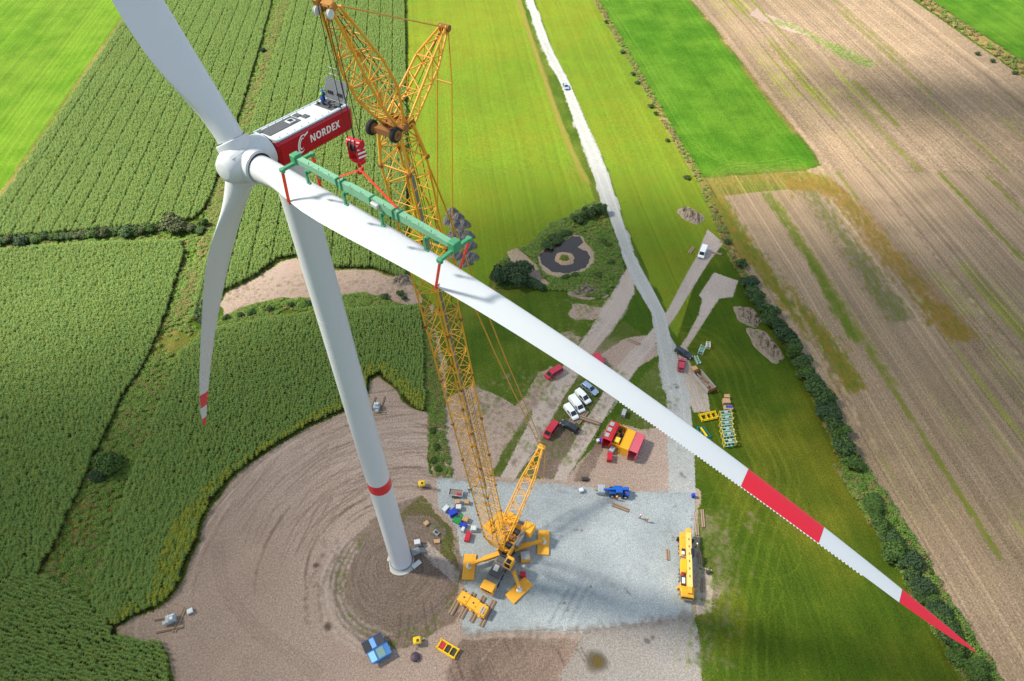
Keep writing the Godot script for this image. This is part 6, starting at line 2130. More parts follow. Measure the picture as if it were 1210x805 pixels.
func build_things() -> void:
	build_turbine()
	build_crane()
	build_vehicles()
	rng.seed = 31
	var cl := mat("cloth", Color.WHITE, 0.9)
	cl.vertex_color_use_as_albedo = true
	mat("timber", rgb8(120, 100, 86), 0.9, 0.0, 0.8)
	mat("timber_pale", rgb8(160, 138, 116), 0.9, 0.0, 0.8)
	var weath := mat("timber_grey", rgb8(140, 126, 116), 0.95, 0.0, 0.8)
	var card := mat("crate_wood", rgb8(196, 158, 118), 0.9, 0.0, 0.6)
	var pl := mat("box_white", rgb8(214, 218, 222), 0.5, 0.0, 0.4)
	var bl := mat("box_blue", rgb8(26, 60, 190), 0.5, 0.0, 0.4)
	var gn := mat("box_green", rgb8(16, 140, 60), 0.6, 0.0, 0.4)
	var gy := mat("box_grey", rgb8(166, 174, 180), 0.5, 0.0, 0.4)
	var rd := mat("box_red", rgb8(196, 24, 50), 0.5, 0.0, 0.4)
	var lb := mat("skip_blue", rgb8(60, 124, 190), 0.5, 0.0, 0.3)
	var db := mat("skip_dark_blue", rgb8(30, 84, 168), 0.5, 0.0, 0.3)
	var yl := mat("frame_yellow", rgb8(240, 196, 0), 0.5, 0.0, 0.4)
	var tl := mat("frame_teal", rgb8(0, 110, 100), 0.5, 0.0, 0.4)
	var sea := mat("frame_sea_green", rgb8(150, 190, 170), 0.5, 0.0, 0.4)
	var dark: Material = M["machine_dark"]
	# small goods on the pad's west corner
	crate(Vector2(-11.9, 71.9), 0.1, Vector3(1.0, 0.9, 1.0), card, "brown crate just below the small trailer, above the white cube box")
	crate(Vector2(-9.85, 71.9), -0.2, Vector3(0.9, 0.8, 0.9), card, "smaller brown crate between the trailer and the crane boom")
	crate(Vector2(-14.4, 70.3), 0.9, Vector3(1.4, 0.9, 0.9), pl, "white box at the very edge of the pad by the mound")
	crate(Vector2(-13.2, 70.7), 0.7, Vector3(1.2, 0.5, 0.8), gy, "flat grey box between the white box and the blue bin")
	crate(Vector2(-11.6, 70.6), 0.0, Vector3(1.1, 1.0, 1.0), pl, "white cube box below the brown crates")
	crate(Vector2(-12.8, 69.3), 0.5, Vector3(1.7, 1.1, 1.3), bl, "large blue bin among boxes at the pad's west corner")
	crate(Vector2(-11.8, 67.6), -0.5, Vector3(1.7, 0.5, 1.2), gn, "flat green pallet box below the large blue bin")
	crate(Vector2(-10.8, 68.5), 0.6, Vector3(0.8, 0.7, 0.8), gn, "small green box beside a brown crate")
	crate(Vector2(-10.0, 67.8), -0.4, Vector3(1.2, 0.9, 1.1), card, "brown crate touching the small green box")
	crate(Vector2(-10.4, 66.5), -0.3, Vector3(1.4, 0.7, 0.9), bl, "low blue box below the green pallet box")
	crate(Vector2(-10.4, 65.4), 1.2, Vector3(0.9, 1.0, 0.6), pl, "narrow white box just below the low blue box")
	crate(Vector2(-8.12, 65.6), 0.0, Vector3(1.1, 1.0, 1.0), pl, "white cube box standing alone nearer the crane boom")
	crate(Vector2(-9.31, 63.8), 1.35, Vector3(2.0, 0.9, 1.0), rd, "long red box near the crane's west float pad")
	crate(Vector2(-18.3, 66.8), 0.7, Vector3(1.0, 0.6, 0.9), card, "pale crate alone on the mound's dry grass", "crate", "crate", 0.3)
	crate(Vector2(-15.7, 62.7), 0.1, Vector3(1.2, 0.6, 0.8), card, "brown crate on the mound next to the small generator", "crate", "crate", 0.25)
	crate(Vector2(2.22, 55.6), 0.0, Vector3(1.1, 1.1, 0.9), rd, "red box with a white lid beside the crane's near outrigger")
	crate(Vector2(-8.25, 76.2), 0.3, Vector3(0.5, 0.4, 0.4), card, "tiny brown box at the pad's upper edge by the boom")
	var ty := crate(Vector2(2.71, 59.2), 0.1, Vector3(1.9, 1.5, 1.8), yellow, "yellow ballast box with a grey top between two outriggers", "ballast_box", "ballast")
	boxes(ty, "top_plate", gy, [[0, 1.78, 0, 1.7, 0.1, 1.6]], 0.02)
	var gen := crate(Vector2(-16.0, 64.6), -0.6, Vector3(1.2, 0.7, 0.8), gy, "small grey generator on the mound beside the tower path", "generator", "generator", 0.25)
	boxes(gen, "engine", dark, [[0, 0.95, 0, 0.7, 0.25, 0.5]], 0.05)
	# the tower foot: switch cabinet and a pallet
	crate(Vector2(-19.7, 62.1), 0.2, Vector3(1.2, 1.3, 1.0), pl, "white cabinet at the tower foot beside the entry stair", "switch_cabinet", "cabinet", 0.5)
	crate(Vector2(-19.5, 57.7), 0.75, Vector3(1.9, 0.4, 0.9), pl, "white topped pallet lying by the tower's foundation ring", "pallet", "pallet", 0.5)
	# trailer
	var t := thing("trailer", "small white flatbed trailer with brown deck on the pad corner", "trailer", V(Vector2(-12.4, 74.1), 0.06), -0.12)
	boxes(t, "bed", weath, [[0, 0.72, 0, 3.0, 0.12, 1.6]], 0.02)
	boxes(t, "side_wall", pl, [[0, 0.92, 0.82, 3.0, 0.35, 0.06], [0, 0.92, -0.82, 3.0, 0.35, 0.06], [-1.52, 0.92, 0, 0.06, 0.35, 1.7], [1.52, 0.92, 0, 0.06, 0.35, 1.7]], 0.01)
	boxes(t, "drawbar", M["galvanised"], [[2.1, 0.55, 0, 1.3, 0.12, 0.12]], 0.02)
	boxes(t, "load", rd, [[0.7, 0.9, 0.35, 0.9, 0.3, 0.5]], 0.05)
	wheels(t, [-0.35, 0.4], 0.95, 0.32, 0.22)
	# counterweights on timbers
	var i := 0
	for p in [Vector2(-9.37, 50.6), Vector2(-7.53, 49.5), Vector2(-5.85, 48.3)]:
		i += 1
		var w := thing("counterweight_stack", ["yellow counterweight stack on the mats, the one nearest the mound", "yellow counterweight stack on the mats, the middle one of three", "yellow counterweight stack with a white plate on the mats, the one farthest from the mound"][i - 1], "counterweight", V(p, 0.34), -0.5, "counterweight stacks on timber mats")
		boxes(w, "slab", yellow, [[0, 0.4, 0, 2.1, 0.75, 2.1], [0, 1.15, 0, 2.1, 0.7, 2.1]], 0.1)
		boxes(w, "lifting_lug", dark, [[0, 1.55, 0, 0.3, 0.14, 0.3], [0.7, 1.52, 0.5, 0.15, 0.1, 0.2]], 0.03)
		boxes(w, "side_lug", yellow, [[0, 0.6, 1.2, 0.5, 0.5, 0.4], [0, 0.6, -1.2, 0.5, 0.5, 0.4]], 0.05)
		if i == 3: boxes(w, "top_plate", gy, [[0, 1.6, 0.2, 0.25, 0.1, 1.5], [0.5, 1.6, 0.2, 0.25, 0.1, 1.5]], 0.02)
	for k in 4:
		plank_stack("timber_mat", Vector2(-7.67, 49.5) + Vector2(-3.1 + k * 2.0, 0.9 - k * 0.75), 1.1, 4, 5.6, 1.1, ["timber mat under the counterweights, at the mound end", "timber mat under the counterweights, second from the mound", "timber mat under the counterweights, third from the mound", "timber mat under the counterweights, farthest from the mound"][k])
	# planks and timbers lying about
	plank_stack("timber_mat", Vector2(23.7, 70.9), -0.42, 4, 3.8, 1.0, "brown timber mat on the pad below the blue telehandler")
	plank_stack("timber_mat", Vector2(32.3, 60.1), 1.5, 3, 2.4, 0.8, "grey-brown timber mat on the pad beside the mobile crane")
	plank_stack("beam_stack", Vector2(41.2, 68.3), 1.45, 3, 4.2, 0.7, "long pale beam stack on the grass above the mobile crane")
	plank_stack("beam_stack", Vector2(39.5, 65.7), 1.45, 3, 2.6, 0.7, "short grey beam stack at the pad edge above the mobile crane")
	plank_stack("beam_stack", Vector2(38.9, 59.4), 1.5, 3, 2.6, 0.6, "grey beam stack on the grass beside the mobile crane")
	plank_stack("beam_stack", Vector2(38.3, 53.7), 1.3, 3, 2.8, 0.5, "thin grey beam stack on the pale earth below the mobile crane")
	for k in 3: plank_stack("timber_mat", Vector2(16.8, 94.2) + Vector2(-2.2 + k * 1.25, 0.5 + k * 0.1), 0.95, 3, 4.6, 0.9, ["pale timber mat beneath the crosswise stack, at the car end", "pale timber mat beneath the crosswise stack, the middle one", "pale timber mat beneath the crosswise stack, at the track end"][k])
	plank_stack("timber_mat", Vector2(18.2, 94.2), -0.4, 4, 6.4, 1.2, "timber stack laid across the pale mats by the cars", 0.22)
	plank_stack("beam_stack", Vector2(32.7, 119.9), -0.55, 3, 3.6, 1.0, "short log pile on brown earth beside the beige track")
	plank_stack("beam_stack", Vector2(55.0, 157.8), 1.0, 3, 3.6, 0.9, "pale plank stack on grass beside the far white van")
	plank_stack("beam_stack", Vector2(62.5, 156.2), -0.3, 3, 3.0, 0.8, "pale planks at the edge of the track beyond the far white van")
	# four containers in a row
	var cr := mat("container_red", rgb8(206, 44, 52), 0.5, 0.0, 0.2)
	var cp := mat("container_pink", rgb8(210, 96, 110), 0.6, 0.0, 0.2)
	var tn := 1.116
	var c := container(Vector2(23.3, 89.4), tn, 5.6, cr, "red site container with three pale skylights on its roof", true)
	for x in [-1.6, 0.1, 1.8]: boxes(c, "skylight", gy, [[x, 2.72, -0.45, 1.1, 0.12, 1.0]], 0.03)
	boxes(c, "roof_beam", cr, [[0, 2.7, 0.6, 5.0, 0.12, 0.12], [-0.8, 2.7, 0, 0.12, 0.12, 2.0], [1.0, 2.7, 0, 0.12, 0.12, 2.0]], 0.02)
	container(Vector2(26.9, 87.0), tn, 5.8, mat("container_yellow", rgb8(236, 176, 24), 0.5, 0.0, 0.2), "plain yellow site container between the machine rack and pink container", false)
	container(Vector2(28.9, 86.1), tn, 5.6, cp, "faded pink container with open doors at the end of the row", true)
	t = thing("machine_rack", "yellow open rack of crane gear between the red and yellow containers", "rack", V(Vector2(25.3, 88.8), 0.06), tn)
	boxes(t, "floor", yellow, [[0, 0.3, 0, 5.6, 0.3, 2.3]], 0.05)
	boxes(t, "end_wall", yellow, [[-2.8, 0.9, 0, 0.15, 1.4, 2.3], [2.8, 0.9, 0, 0.15, 1.4, 2.3]], 0.03)
	boxes(t, "sheave_gear", dark, [[-0.6, 0.9, 0.5, 1.0, 0.9, 0.7], [0.8, 0.8, 0.4, 0.8, 0.7, 0.9], [1.9, 0.8, -0.3, 0.8, 0.8, 0.8], [0.3, 0.7, -0.8, 1.2, 0.5, 0.4]], 0.1)
	boxes(t, "winch_drum", M["rusty_brown"], [[-0.3, 0.8, -0.5, 0.8, 0.7, 0.7], [2.2, 0.7, 0.7, 0.5, 0.5, 0.6]], 0.15)
	boxes(t, "tool_box", mat("box_yellow", rgb8(248, 200, 70), 0.5), [[-1.6, 1.2, 0, 1.4, 1.6, 1.2]], 0.06)
	boxes(t, "handrail", M["galvanised"], [[0, 1.3, 1.15, 5.4, 0.07, 0.07], [0, 1.3, -1.15, 5.4, 0.07, 0.07]], 0.01)
	crate(Vector2(23.2, 85.3), 1.0, Vector3(1.4, 1.0, 1.1), gy, "grey box standing below the red container's door")
	crate(Vector2(22.5, 83.3), 1.4, Vector3(2.0, 1.2, 1.1), rd, "red box below the grey box near the containers")
	crate(Vector2(21.0, 87.9), 0.5, Vector3(0.8, 0.8, 0.8), bl, "small blue box at the red container's door")
	crate(Vector2(20.3, 88.0), 0.3, Vector3(0.7, 0.7, 0.7), pl, "small white box beside the blue one by the red container")
	crate(Vector2(16.4, 77.8), 0.0, Vector3(1.4, 0.5, 0.7), dark, "dark flat box with blue side on muddy earth above the pad", "tool_box", "box")
	crate(Vector2(15.4, 74.9), 0.3, Vector3(0.9, 0.7, 0.8), pl, "small white box near the pad's upper edge below the track")
	crate(Vector2(27.2, 95.8), 1.2, Vector3(1.9, 1.1, 0.9), gy, "grey tank trailer alone on the grass above the containers", "tank", "tank")
	crate(Vector2(47.0, 109.9), 0.4, Vector3(1.3, 0.9, 1.2), card, "pale wooden crate just above the open skip by the road")
	crate(Vector2(40.0, 73.5), 0.0, Vector3(0.6, 1.0, 0.6), bl, "upright blue drum box at the grass edge of the pad", "drum", "drum")
	crate(Vector2(40.0, 56.3), 0.4, Vector3(0.9, 0.5, 0.5), dark, "dark tool heap on the pale earth below the mobile crane", "tool_box", "box")
	# open skip beside the road
	t = thing("open_skip", "long open skip full of scrap wood beside the road", "skip", V(Vector2(48.6, 105.7), 0.06), -1.129)
	var sk := mat("skip_rust", rgb8(150, 120, 104), 0.85, 0.0, 0.5)
	boxes(t, "floor", sk, [[0, 0.2, 0, 6.4, 0.15, 2.3]], 0.02)
	boxes(t, "side_wall", mat("skip_grey", rgb8(170, 166, 164), 0.8, 0.0, 0.4), [[0, 0.85, 1.15, 6.4, 1.3, 0.1], [0, 0.85, -1.15, 6.4, 1.3, 0.1]], 0.02)
	boxes(t, "end_wall", M["rusty_brown"], [[-3.2, 0.85, 0, 0.1, 1.3, 2.3], [3.2, 0.85, 0, 0.1, 1.3, 2.3], [3.6, 0.5, -1.5, 0.9, 0.5, 0.12]], 0.02)
	var sc := []
	for k in 16: sc.append([rng.randf_range(-2.6, 2.6), rng.randf_range(0.35, 0.9), rng.randf_range(-0.8, 0.8), rng.randf_range(0.5, 2.0), 0.12, rng.randf_range(0.2, 0.5)])
	boxes(t, "scrap_wood", M["timber_pale"], sc, 0.01)
	# crates and frames on the lower meadow
	crate(Vector2(53.4, 100.9), 0.0, Vector3(1.2, 0.9, 1.0), card, "brown crate at the top of the crate row in the meadow")
	crate(Vector2(52.8, 99.2), 0.0, Vector3(1.7, 1.2, 1.3), card, "large brown crate in the middle of the crate row in the meadow")
	crate(Vector2(52.9, 97.4), 0.0, Vector3(2.1, 0.9, 1.2), card, "brown crate under a blue sheet at the foot of the crate row")
	boxes(get_child(get_child_count() - 1), "blue_sheet", bl, [[0.15, 1.18, -0.1, 1.6, 0.06, 0.6]], 0.01)
	rack("blade_rack", Vector2(47.7, 95.1), 0.240, Vector3(4.4, 0.7, 1.7), yl, yl, "bright yellow ladder frame on the meadow beside the road", "rack")
	for k in 6:
		var p: Vector2 = [Vector2(51.8, 95.4), Vector2(51.7, 93.9), Vector2(51.3, 92.3), Vector2(51.1, 90.6), Vector2(51.1, 89.1), Vector2(51.0, 87.2)][k]
		var r := rack("tower_frame", p, 0.166, Vector3(3.0, 1.5, 1.0), sea, yl, "sea-green frame with yellow posts on the meadow, %s" % ["first from the brown crates", "second from the brown crates", "third from the brown crates", "fourth from the brown crates", "fifth from the brown crates", "sixth and last, at the blade end"][k], "rack", "transport frames on the meadow")
		boxes(r, "clamp", gy, [[0, 1.7, 0, 0.8, 0.3, 0.6]], 0.06)
	t = thing("teal_frame", "dark teal trapezoid frame with a yellow lever lying on the meadow", "frame", V(Vector2(45.6, 90.6), 0.06), 0.0)
	var g := G.new()
	var q := [Vector3(-1.1, 0.2, 1.4), Vector3(1.6, 0.2, 1.4), Vector3(0.3, 0.2, -1.5), Vector3(-1.2, 0.2, -1.4)]
	for k in 4: g.bar(q[k], q[(k + 1) % 4], 0.3, 0.35)
	part(t, "frame", g, tl)
	g = G.new()
	g.bar(Vector3(-0.4, 0.35, -1.2), Vector3(0.6, 0.35, 1.3), 0.45, 0.3)
	part(t, "lever", g, yl)
	g = G.new()
	g.box(Vector3(-0.6, 0.3, 0.2), Vector3(0.7, 0.5, 0.8), Basis(), 0.1)
	part(t, "drum", g, tl)
	plank_stack("beam_stack", Vector2(45.4, 88.3), 0.0, 2, 2.2, 0.5, "small grey bar stack on the meadow below the teal frame")
	rack("tower_frame", Vector2(50.1, 116.4), 1.1, Vector3(2.2, 1.2, 1.2), sea, pl, "pale green frame lying beside the beige track above the skip", "rack", "frames by the beige track")
	rack("tower_frame", Vector2(48.4, 113.1), 1.75, Vector3(2.4, 0.5, 0.8), sea, pl, "narrow pale frame beside the dark car on the track", "rack", "frames by the beige track")
	rack("cable_frame", Vector2(52.2, 118.2), 1.4, Vector3(2.0, 0.8, 0.9), pl, yl, "white frame with yellow posts on the grass by the beige track", "rack", "frames by the beige track")
	# blue skips by the mound
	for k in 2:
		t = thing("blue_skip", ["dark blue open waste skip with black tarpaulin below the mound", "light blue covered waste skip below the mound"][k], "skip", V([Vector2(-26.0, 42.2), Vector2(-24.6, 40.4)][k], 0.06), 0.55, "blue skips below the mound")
		g = G.new()
		var rs := []
		for p in [[-2.1, 1.2, 0.55], [-1.2, 0.15, 1.0], [1.5, 0.15, 1.0], [1.9, 1.35, 1.0]]:
			rs.append([Vector3(p[0], p[1], -1.0), Vector3(p[0], p[1], 1.0), Vector3(p[0], 1.4, 1.05), Vector3(p[0], 1.4, -1.05)])
		flat_loft(g, rs)
		part(t, "tub", g, [db, lb][k])
		boxes(t, "rim", [db, lb][k], [[-0.1, 1.42, 1.06, 4.1, 0.14, 0.12], [-0.1, 1.42, -1.06, 4.1, 0.14, 0.12], [0.35, 1.44, 0, 0.12, 0.1, 2.1]], 0.02)
		boxes(t, "cover", dark if k == 0 else lb, [[-1.4, 1.46, 0, 1.4, 0.08, 2.0]], 0.02)
		boxes(t, "lid", [mat("lid_blue", rgb8(110, 160, 220), 0.5), mat("lid_pale", rgb8(134, 190, 226), 0.5)][k], [[-0.2 if k == 0 else -1.4, 1.5, 0, 0.9 if k == 0 else 1.1, 0.1, 1.9]], 0.03)
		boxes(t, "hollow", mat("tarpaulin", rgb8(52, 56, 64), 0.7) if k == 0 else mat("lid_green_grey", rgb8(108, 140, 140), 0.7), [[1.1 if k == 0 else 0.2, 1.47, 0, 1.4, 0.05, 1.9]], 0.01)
		boxes(t, "hook_bar", M["galvanised"], [[1.98, 0.9, 0, 0.1, 0.9, 0.5]], 0.02)
	# compressors and a yellow frame
	for k in 2:
		t = thing("compressor", ["yellow compressor on legs on the mud below the mound", "yellow compressor at the upper edge of the mound by the crane yard"][k], "compressor", V([Vector2(-17.9, 42.7), Vector2(-20.1, 76.2)][k], 0.06), 0.2)
		boxes(t, "hood", yl, [[0, 1.1, 0, 1.5, 0.9, 1.3]], 0.2)
		boxes(t, "vent", dark, [[0.1, 1.57, 0.15, 0.5, 0.06, 0.5]], 0.02)
		g = G.new()
		for a in [0.4, 1.9, 3.5, 5.0]: g.tube(Vector3(0, 0.8, 0), Vector3(cos(a) * 1.3, 0.03, sin(a) * 1.3), 0.07, -1.0, 6)
		part(t, "leg", g, M["galvanised"])
		boxes(t, "undercarriage", dark, [[0, 0.55, 0, 1.1, 0.3, 0.9]], 0.05)
	t = thing("round_tank", "dark round tank lid lying on the mud below the compressor", "tank", V(Vector2(-18.1, 40.0), 0.06))
	g = G.new()
	g.lathe(Vector3.ZERO, Vector3.UP, [Vector2(0, 0.0), Vector2(0, 0.85), Vector2(0.5, 0.85), Vector2(0.62, 0.7), Vector2(0.66, 0.0)], 20)
	part(t, "tank", g, mat("plum_dark", rgb8(62, 46, 62), 0.6))
	boxes(t, "handle", M["galvanised"], [[0.6, 0.4, 0.65, 0.3, 0.1, 0.1]], 0.02)
	var yr := rack("blade_rack", Vector2(-12.1, 41.4), -0.5, Vector3(4.2, 0.7, 1.7), yl, yl, "bright yellow frame with a red panel on the mud below the pad", "rack")
	boxes(yr, "red_panel", rd, [[-1.1, 0.5, 0, 0.9, 0.3, 1.2]], 0.04)
	boxes(yr, "gear_box", dark, [[0.2, 0.4, 0, 0.9, 0.4, 1.2], [1.4, 0.4, 0, 0.8, 0.4, 1.2]], 0.04)
	# anchor machines set on timbers at the edge of the maize
	for k in 2:
		var where: Vector2 = [Vector2(-65.9, 46.7), Vector2(-33.1, 97.7)][k]
		t = thing("winch_unit", ["pale blue-grey winch unit on timbers in the cleared maize corner", "grey winch unit on timbers half hidden behind the tower"][k], "winch", V(where, 0.3), [0.35, 1.5][k])
		boxes(t, "housing", gy, [[0, 0.7, 0, 1.8, 1.1, 1.5], [0.2, 1.35, 0.1, 1.0, 0.3, 1.0], [-1.2, 0.5, 0.3, 0.7, 0.6, 0.8]], 0.1)
		boxes(t, "panel", mat("pale_panel_%d" % k, rgb8(190, 210, 224), 0.4), [[0.1, 1.28, -0.45, 1.2, 0.08, 0.4], [0.3, 1.52, 0.2, 0.5, 0.08, 0.5]], 0.02)
		g = G.new()
		g.tube(Vector3(0.5, 0.6, -0.85), Vector3(0.5, 0.6, 0.85), 0.4, -1.0, 14)
		part(t, "drum", g, M["galvanised"])
		g = G.new()
		for z in [-0.5, 0.2, 0.6]: g.tube(Vector3(-0.2, 1.2, z), Vector3(-0.2, 1.75, z), 0.06, -1.0, 6)
		part(t, "hoses", g, M["frame_yellow"] if k == 0 else dark)
	plank_stack("timber_mat", Vector2(-65.8, 45.1), 0.2, 2, 5.0, 0.7, "long pale timbers in front of the winch in the maize corner")
	plank_stack("timber_mat", Vector2(-68.0, 47.2), 0.2, 2, 3.0, 0.7, "short pale timbers behind the winch in the maize corner")
	plank_stack("timber_mat", Vector2(-64.6, 46.9), 1.45, 3, 4.6, 0.8, "grey crosswise timbers at the earth side of the maize corner winch")
	plank_stack("timber_mat", Vector2(-34.4, 99.0), 1.45, 2, 4.6, 0.7, "pale timbers at the tower side of the half hidden winch")
	plank_stack("timber_mat", Vector2(-32.1, 99.3), 1.45, 2, 4.0, 0.7, "pale timbers on the maize side of the half hidden winch")
	plank_stack("timber_mat", Vector2(-32.5, 96.2), 0.1, 3, 3.6, 0.9, "crosswise timbers below the half hidden winch")
	crate(Vector2(-62.9, 48.4), 0.5, Vector3(1.0, 0.6, 0.9), pl, "pale crate lying alone beside the maize corner winch")
	build_telehandler()
	build_mobile_crane()
	var hi := Color(0.75, 0.12, 0.02)
	var ye := Color(0.55, 0.62, 0.03)
	person(V(Vector2(27.6, 68.3), 0.09), 2.4, hi, rgb8(230, 230, 230), 0.25, "worker in orange vest and white helmet walking on the pad")
	person(V(Vector2(28.9, 67.5), 0.09), 2.0, hi, rgb8(90, 200, 60), 0.18, "worker in orange vest and green helmet on the pad beside another")
	person(V(Vector2(23.0, 72.7), 0.09), 1.2, hi, rgb8(240, 220, 60), 0.05, "worker in orange vest and yellow helmet below the blue telehandler")
	person(V(Vector2(-9.58, 74.7), 0.09), 0.6, Color(0.03, 0.08, 0.32), rgb8(220, 230, 40), 0.1, "worker in blue with a yellow helmet near the trailer")
	person(V(Vector2(38.5, 61.8), 0.05), 3.0, ye, rgb8(235, 235, 235), 0.05, "worker in yellow-green vest beside the mobile crane")
	person(N(11.2, 0.75, -0.35) + V(BASE), 0.6, Color(0.03, 0.08, 0.32), rgb8(120, 210, 60), 0.0, "worker in blue with a green helmet in the nacelle hatch")
	person(N(11.9, 0.75, -0.85) + V(BASE), 2.2, Color(0.02, 0.05, 0.2), rgb8(40, 90, 200), 0.0, "worker with a blue helmet in the nacelle hatch")


func build_telehandler() -> void:
	var blue := mat("telehandler_blue", rgb8(14, 92, 190), 0.4, 0.0, 0.3)
	var t := thing("telehandler", "blue telehandler with its boom lowered towards a grey load on the pad", "telehandler", V(Vector2(23.6, 74.2), 0.07), 3.071)
	boxes(t, "chassis", blue, [[0, 0.95, 0, 4.2, 0.6, 1.3], [-1.7, 1.4, 0, 1.0, 0.6, 2.0]], 0.1)
	boxes(t, "engine_cover", blue, [[0.2, 1.4, 0.8, 2.0, 0.7, 0.8]], 0.12)
	var c := boxes(t, "cab", M["dark_glass"], [[0.1, 1.95, -0.65, 1.4, 1.3, 0.9]], 0.12)
	boxes(c, "roof", blue, [[0.1, 2.64, -0.65, 1.4, 0.1, 0.9]], 0.03)
	boxes(c, "pillar", blue, [[0.78, 1.95, -0.22, 0.09, 1.3, 0.09], [0.78, 1.95, -1.08, 0.09, 1.3, 0.09], [-0.58, 1.95, -0.22, 0.09, 1.3, 0.09], [-0.58, 1.95, -1.08, 0.09, 1.3, 0.09]], 0.01)
	var g := G.new()
	g.bar(Vector3(-1.9, 2.1, 0.1), Vector3(1.6, 1.8, 0.1), 0.5, 0.55)
	g.bar(Vector3(1.2, 1.85, 0.1), Vector3(3.3, 1.5, 0.1), 0.38, 0.42)
	g.bar(Vector3(3.2, 1.6, 0.1), Vector3(3.6, 0.6, 0.1), 0.4, 0.3)
	part(t, "boom", g, blue)
	boxes(t, "fork", M["machine_dark"], [[3.8, 0.55, 0.1, 0.12, 0.8, 1.3], [4.4, 0.2, -0.3, 1.2, 0.08, 0.14], [4.4, 0.2, 0.5, 1.2, 0.08, 0.14]], 0.02)
	boxes(t, "beacon", M["sling_orange"], [[-1.4, 1.8, -0.5, 0.3, 0.25, 0.3]], 0.05)
	wheels(t, [-1.45, 1.45], 0.95, 0.62, 0.42)
	crate(Vector2(19.8, 74.8), 3.071, Vector3(1.5, 1.3, 1.9), M["box_grey"], "grey load on a pallet at the forks of the blue telehandler", "pallet_load", "pallet")


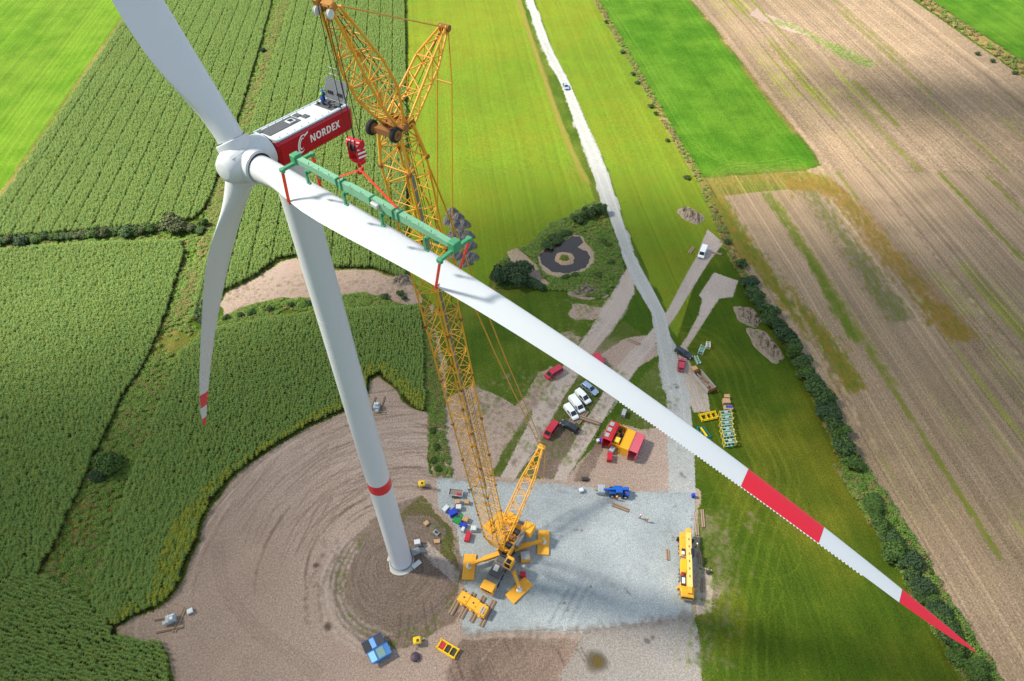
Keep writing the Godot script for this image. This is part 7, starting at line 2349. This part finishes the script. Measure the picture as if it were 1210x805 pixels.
func build_mobile_crane() -> void:
	var y := mat("mobile_yellow", rgb8(236, 170, 44), 0.4, 0.0, 0.2)
	var pale := mat("mobile_boom", rgb8(240, 196, 112), 0.4, 0.0, 0.2)
	var t := thing("mobile_crane", "yellow truck mounted mobile crane with its boom retracted at the pad edge", "mobile crane", V(Vector2(35.4, 57.4), 0.07), -1.732)
	boxes(t, "chassis", M["deck_grey"], [[0, 1.2, 0, 13.4, 0.5, 2.5]], 0.06)
	boxes(t, "deck", y, [[-3.8, 1.6, 0.55, 4.6, 0.4, 1.5], [5.2, 1.6, 0, 2.6, 0.4, 2.6], [-6.2, 1.55, 0, 1.2, 0.7, 2.5]], 0.08)
	var c := boxes(t, "driver_cab", y, [[6.3, 1.75, 0, 1.8, 1.7, 2.6]], 0.18)
	boxes(c, "windscreen", M["dark_glass"], [[7.21, 2.1, 0, 0.06, 0.7, 2.2], [6.5, 2.1, 1.31, 0.9, 0.6, 0.05], [6.5, 2.1, -1.31, 0.9, 0.6, 0.05]], 0.01)
	boxes(t, "superstructure", y, [[1.0, 2.4, 0.75, 2.8, 1.5, 1.1], [1.2, 2.0, -0.6, 3.2, 0.8, 1.1]], 0.1)
	boxes(t, "counterweight", mat("mobile_orange", rgb8(240, 160, 10), 0.4), [[0.9, 2.95, 0.75, 2.2, 0.5, 1.25]], 0.08)
	boxes(t, "operator_cab", M["dark_glass"], [[-2.1, 2.5, -1.05, 1.6, 1.5, 0.7]], 0.12)
	boxes(t, "engine", M["machine_dark"], [[3.6, 1.9, 0.6, 2.2, 0.8, 1.1], [-2.4, 1.9, 0.5, 1.4, 0.5, 0.9], [3.4, 1.8, -0.9, 2.6, 0.4, 0.5]], 0.08)
	boxes(t, "silver_box", M["box_white"], [[3.9, 2.4, 0.7, 1.2, 0.3, 0.6], [-2.0, 2.2, 0.7, 0.7, 0.35, 0.6]], 0.05)
	boxes(t, "red_box", M["box_red"], [[2.7, 2.2, 0.9, 0.4, 0.4, 0.4]], 0.05)
	var g := G.new()
	g.bar(Vector3(-6.6, 2.5, -0.35), Vector3(5.4, 2.9, -0.35), 1.0, 0.95)
	var b := part(t, "telescopic_boom", g, pale)
	g = G.new()
	g.bar(Vector3(5.35, 2.9, -0.35), Vector3(6.6, 2.92, -0.35), 0.8, 0.75)
	g.box(Vector3(-6.8, 2.45, -0.35), Vector3(1.0, 1.2, 1.1), Basis(), 0.1)
	part(b, "boom_head", g, y)
	g = G.new()
	for i in 6: g.box(Vector3(-4.8 + i * 1.6, 3.05 + i * 0.053, -0.35), Vector3(0.5, 0.06, 0.24), Basis())
	part(b, "boom_marks", g, M["rusty_brown"])
	for x in [-5.6, 4.9]:
		for z in [-1.0, 1.0]: boxes(t, "outrigger", M["machine_dark"] if x < 0 else y, [[x, 0.9, z * 1.5, 0.45, 1.2, 0.5]], 0.05)
	wheels(t, [-4.6, -3.0, 1.4, 3.0, 5.6], 1.08, 0.62, 0.5)


const SUN := Vector3(-0.70, 0.70, -0.14)   # towards the sun


func _ready() -> void:
	rng.seed = 1
	noise.seed = 11
	noise.frequency = 0.01
	noise.fractal_octaves = 3
	# camera
	var cam := Camera3D.new()
	cam.name = "camera"
	cam.position = Vector3(0, 132.10, 0)
	cam.rotation_degrees = Vector3(-47.652, 0, 0)
	cam.fov = 54.254
	cam.far = 9000.0
	add_child(cam)
	# sky, exposure, sun
	var env := Environment.new()
	env.background_mode = Environment.BG_SKY
	var sky := Sky.new()
	var air := ProceduralSkyMaterial.new()
	air.sky_top_color = Color(0.56, 0.63, 0.73)
	air.sky_horizon_color = Color(0.78, 0.80, 0.82)
	air.ground_horizon_color = Color(0.5, 0.52, 0.45)
	air.ground_bottom_color = Color(0.3, 0.32, 0.24)
	sky.sky_material = air
	env.sky = sky
	env.background_energy_multiplier = 0.9
	env.tonemap_mode = Environment.TONE_MAPPER_LINEAR
	env.tonemap_exposure = 2.35
	env.sdfgi_enabled = true
	env.ssao_enabled = true
	env.ssil_enabled = true
	var we := WorldEnvironment.new()
	we.name = "environment"
	we.environment = env
	add_child(we)
	var sun := DirectionalLight3D.new()
	sun.name = "sun"
	sun.look_at_from_position(SUN * 100.0, Vector3.ZERO, Vector3.UP)
	sun.light_energy = 1.6
	sun.light_color = Color(1.0, 0.965, 0.90)
	sun.light_angular_distance = 6.0
	sun.shadow_enabled = true
	add_child(sun)
	wear = toned(mirrored(noise_image(384, 0.03, 5, 40)), 0.86, 1.0)
	grainy = toned(mirrored(noise_image(384, 0.16, 3, 41)), 0.82, 1.08)
	build_ground()
	build_heaps()
	build_cloud()
	build_plants()
	build_things()
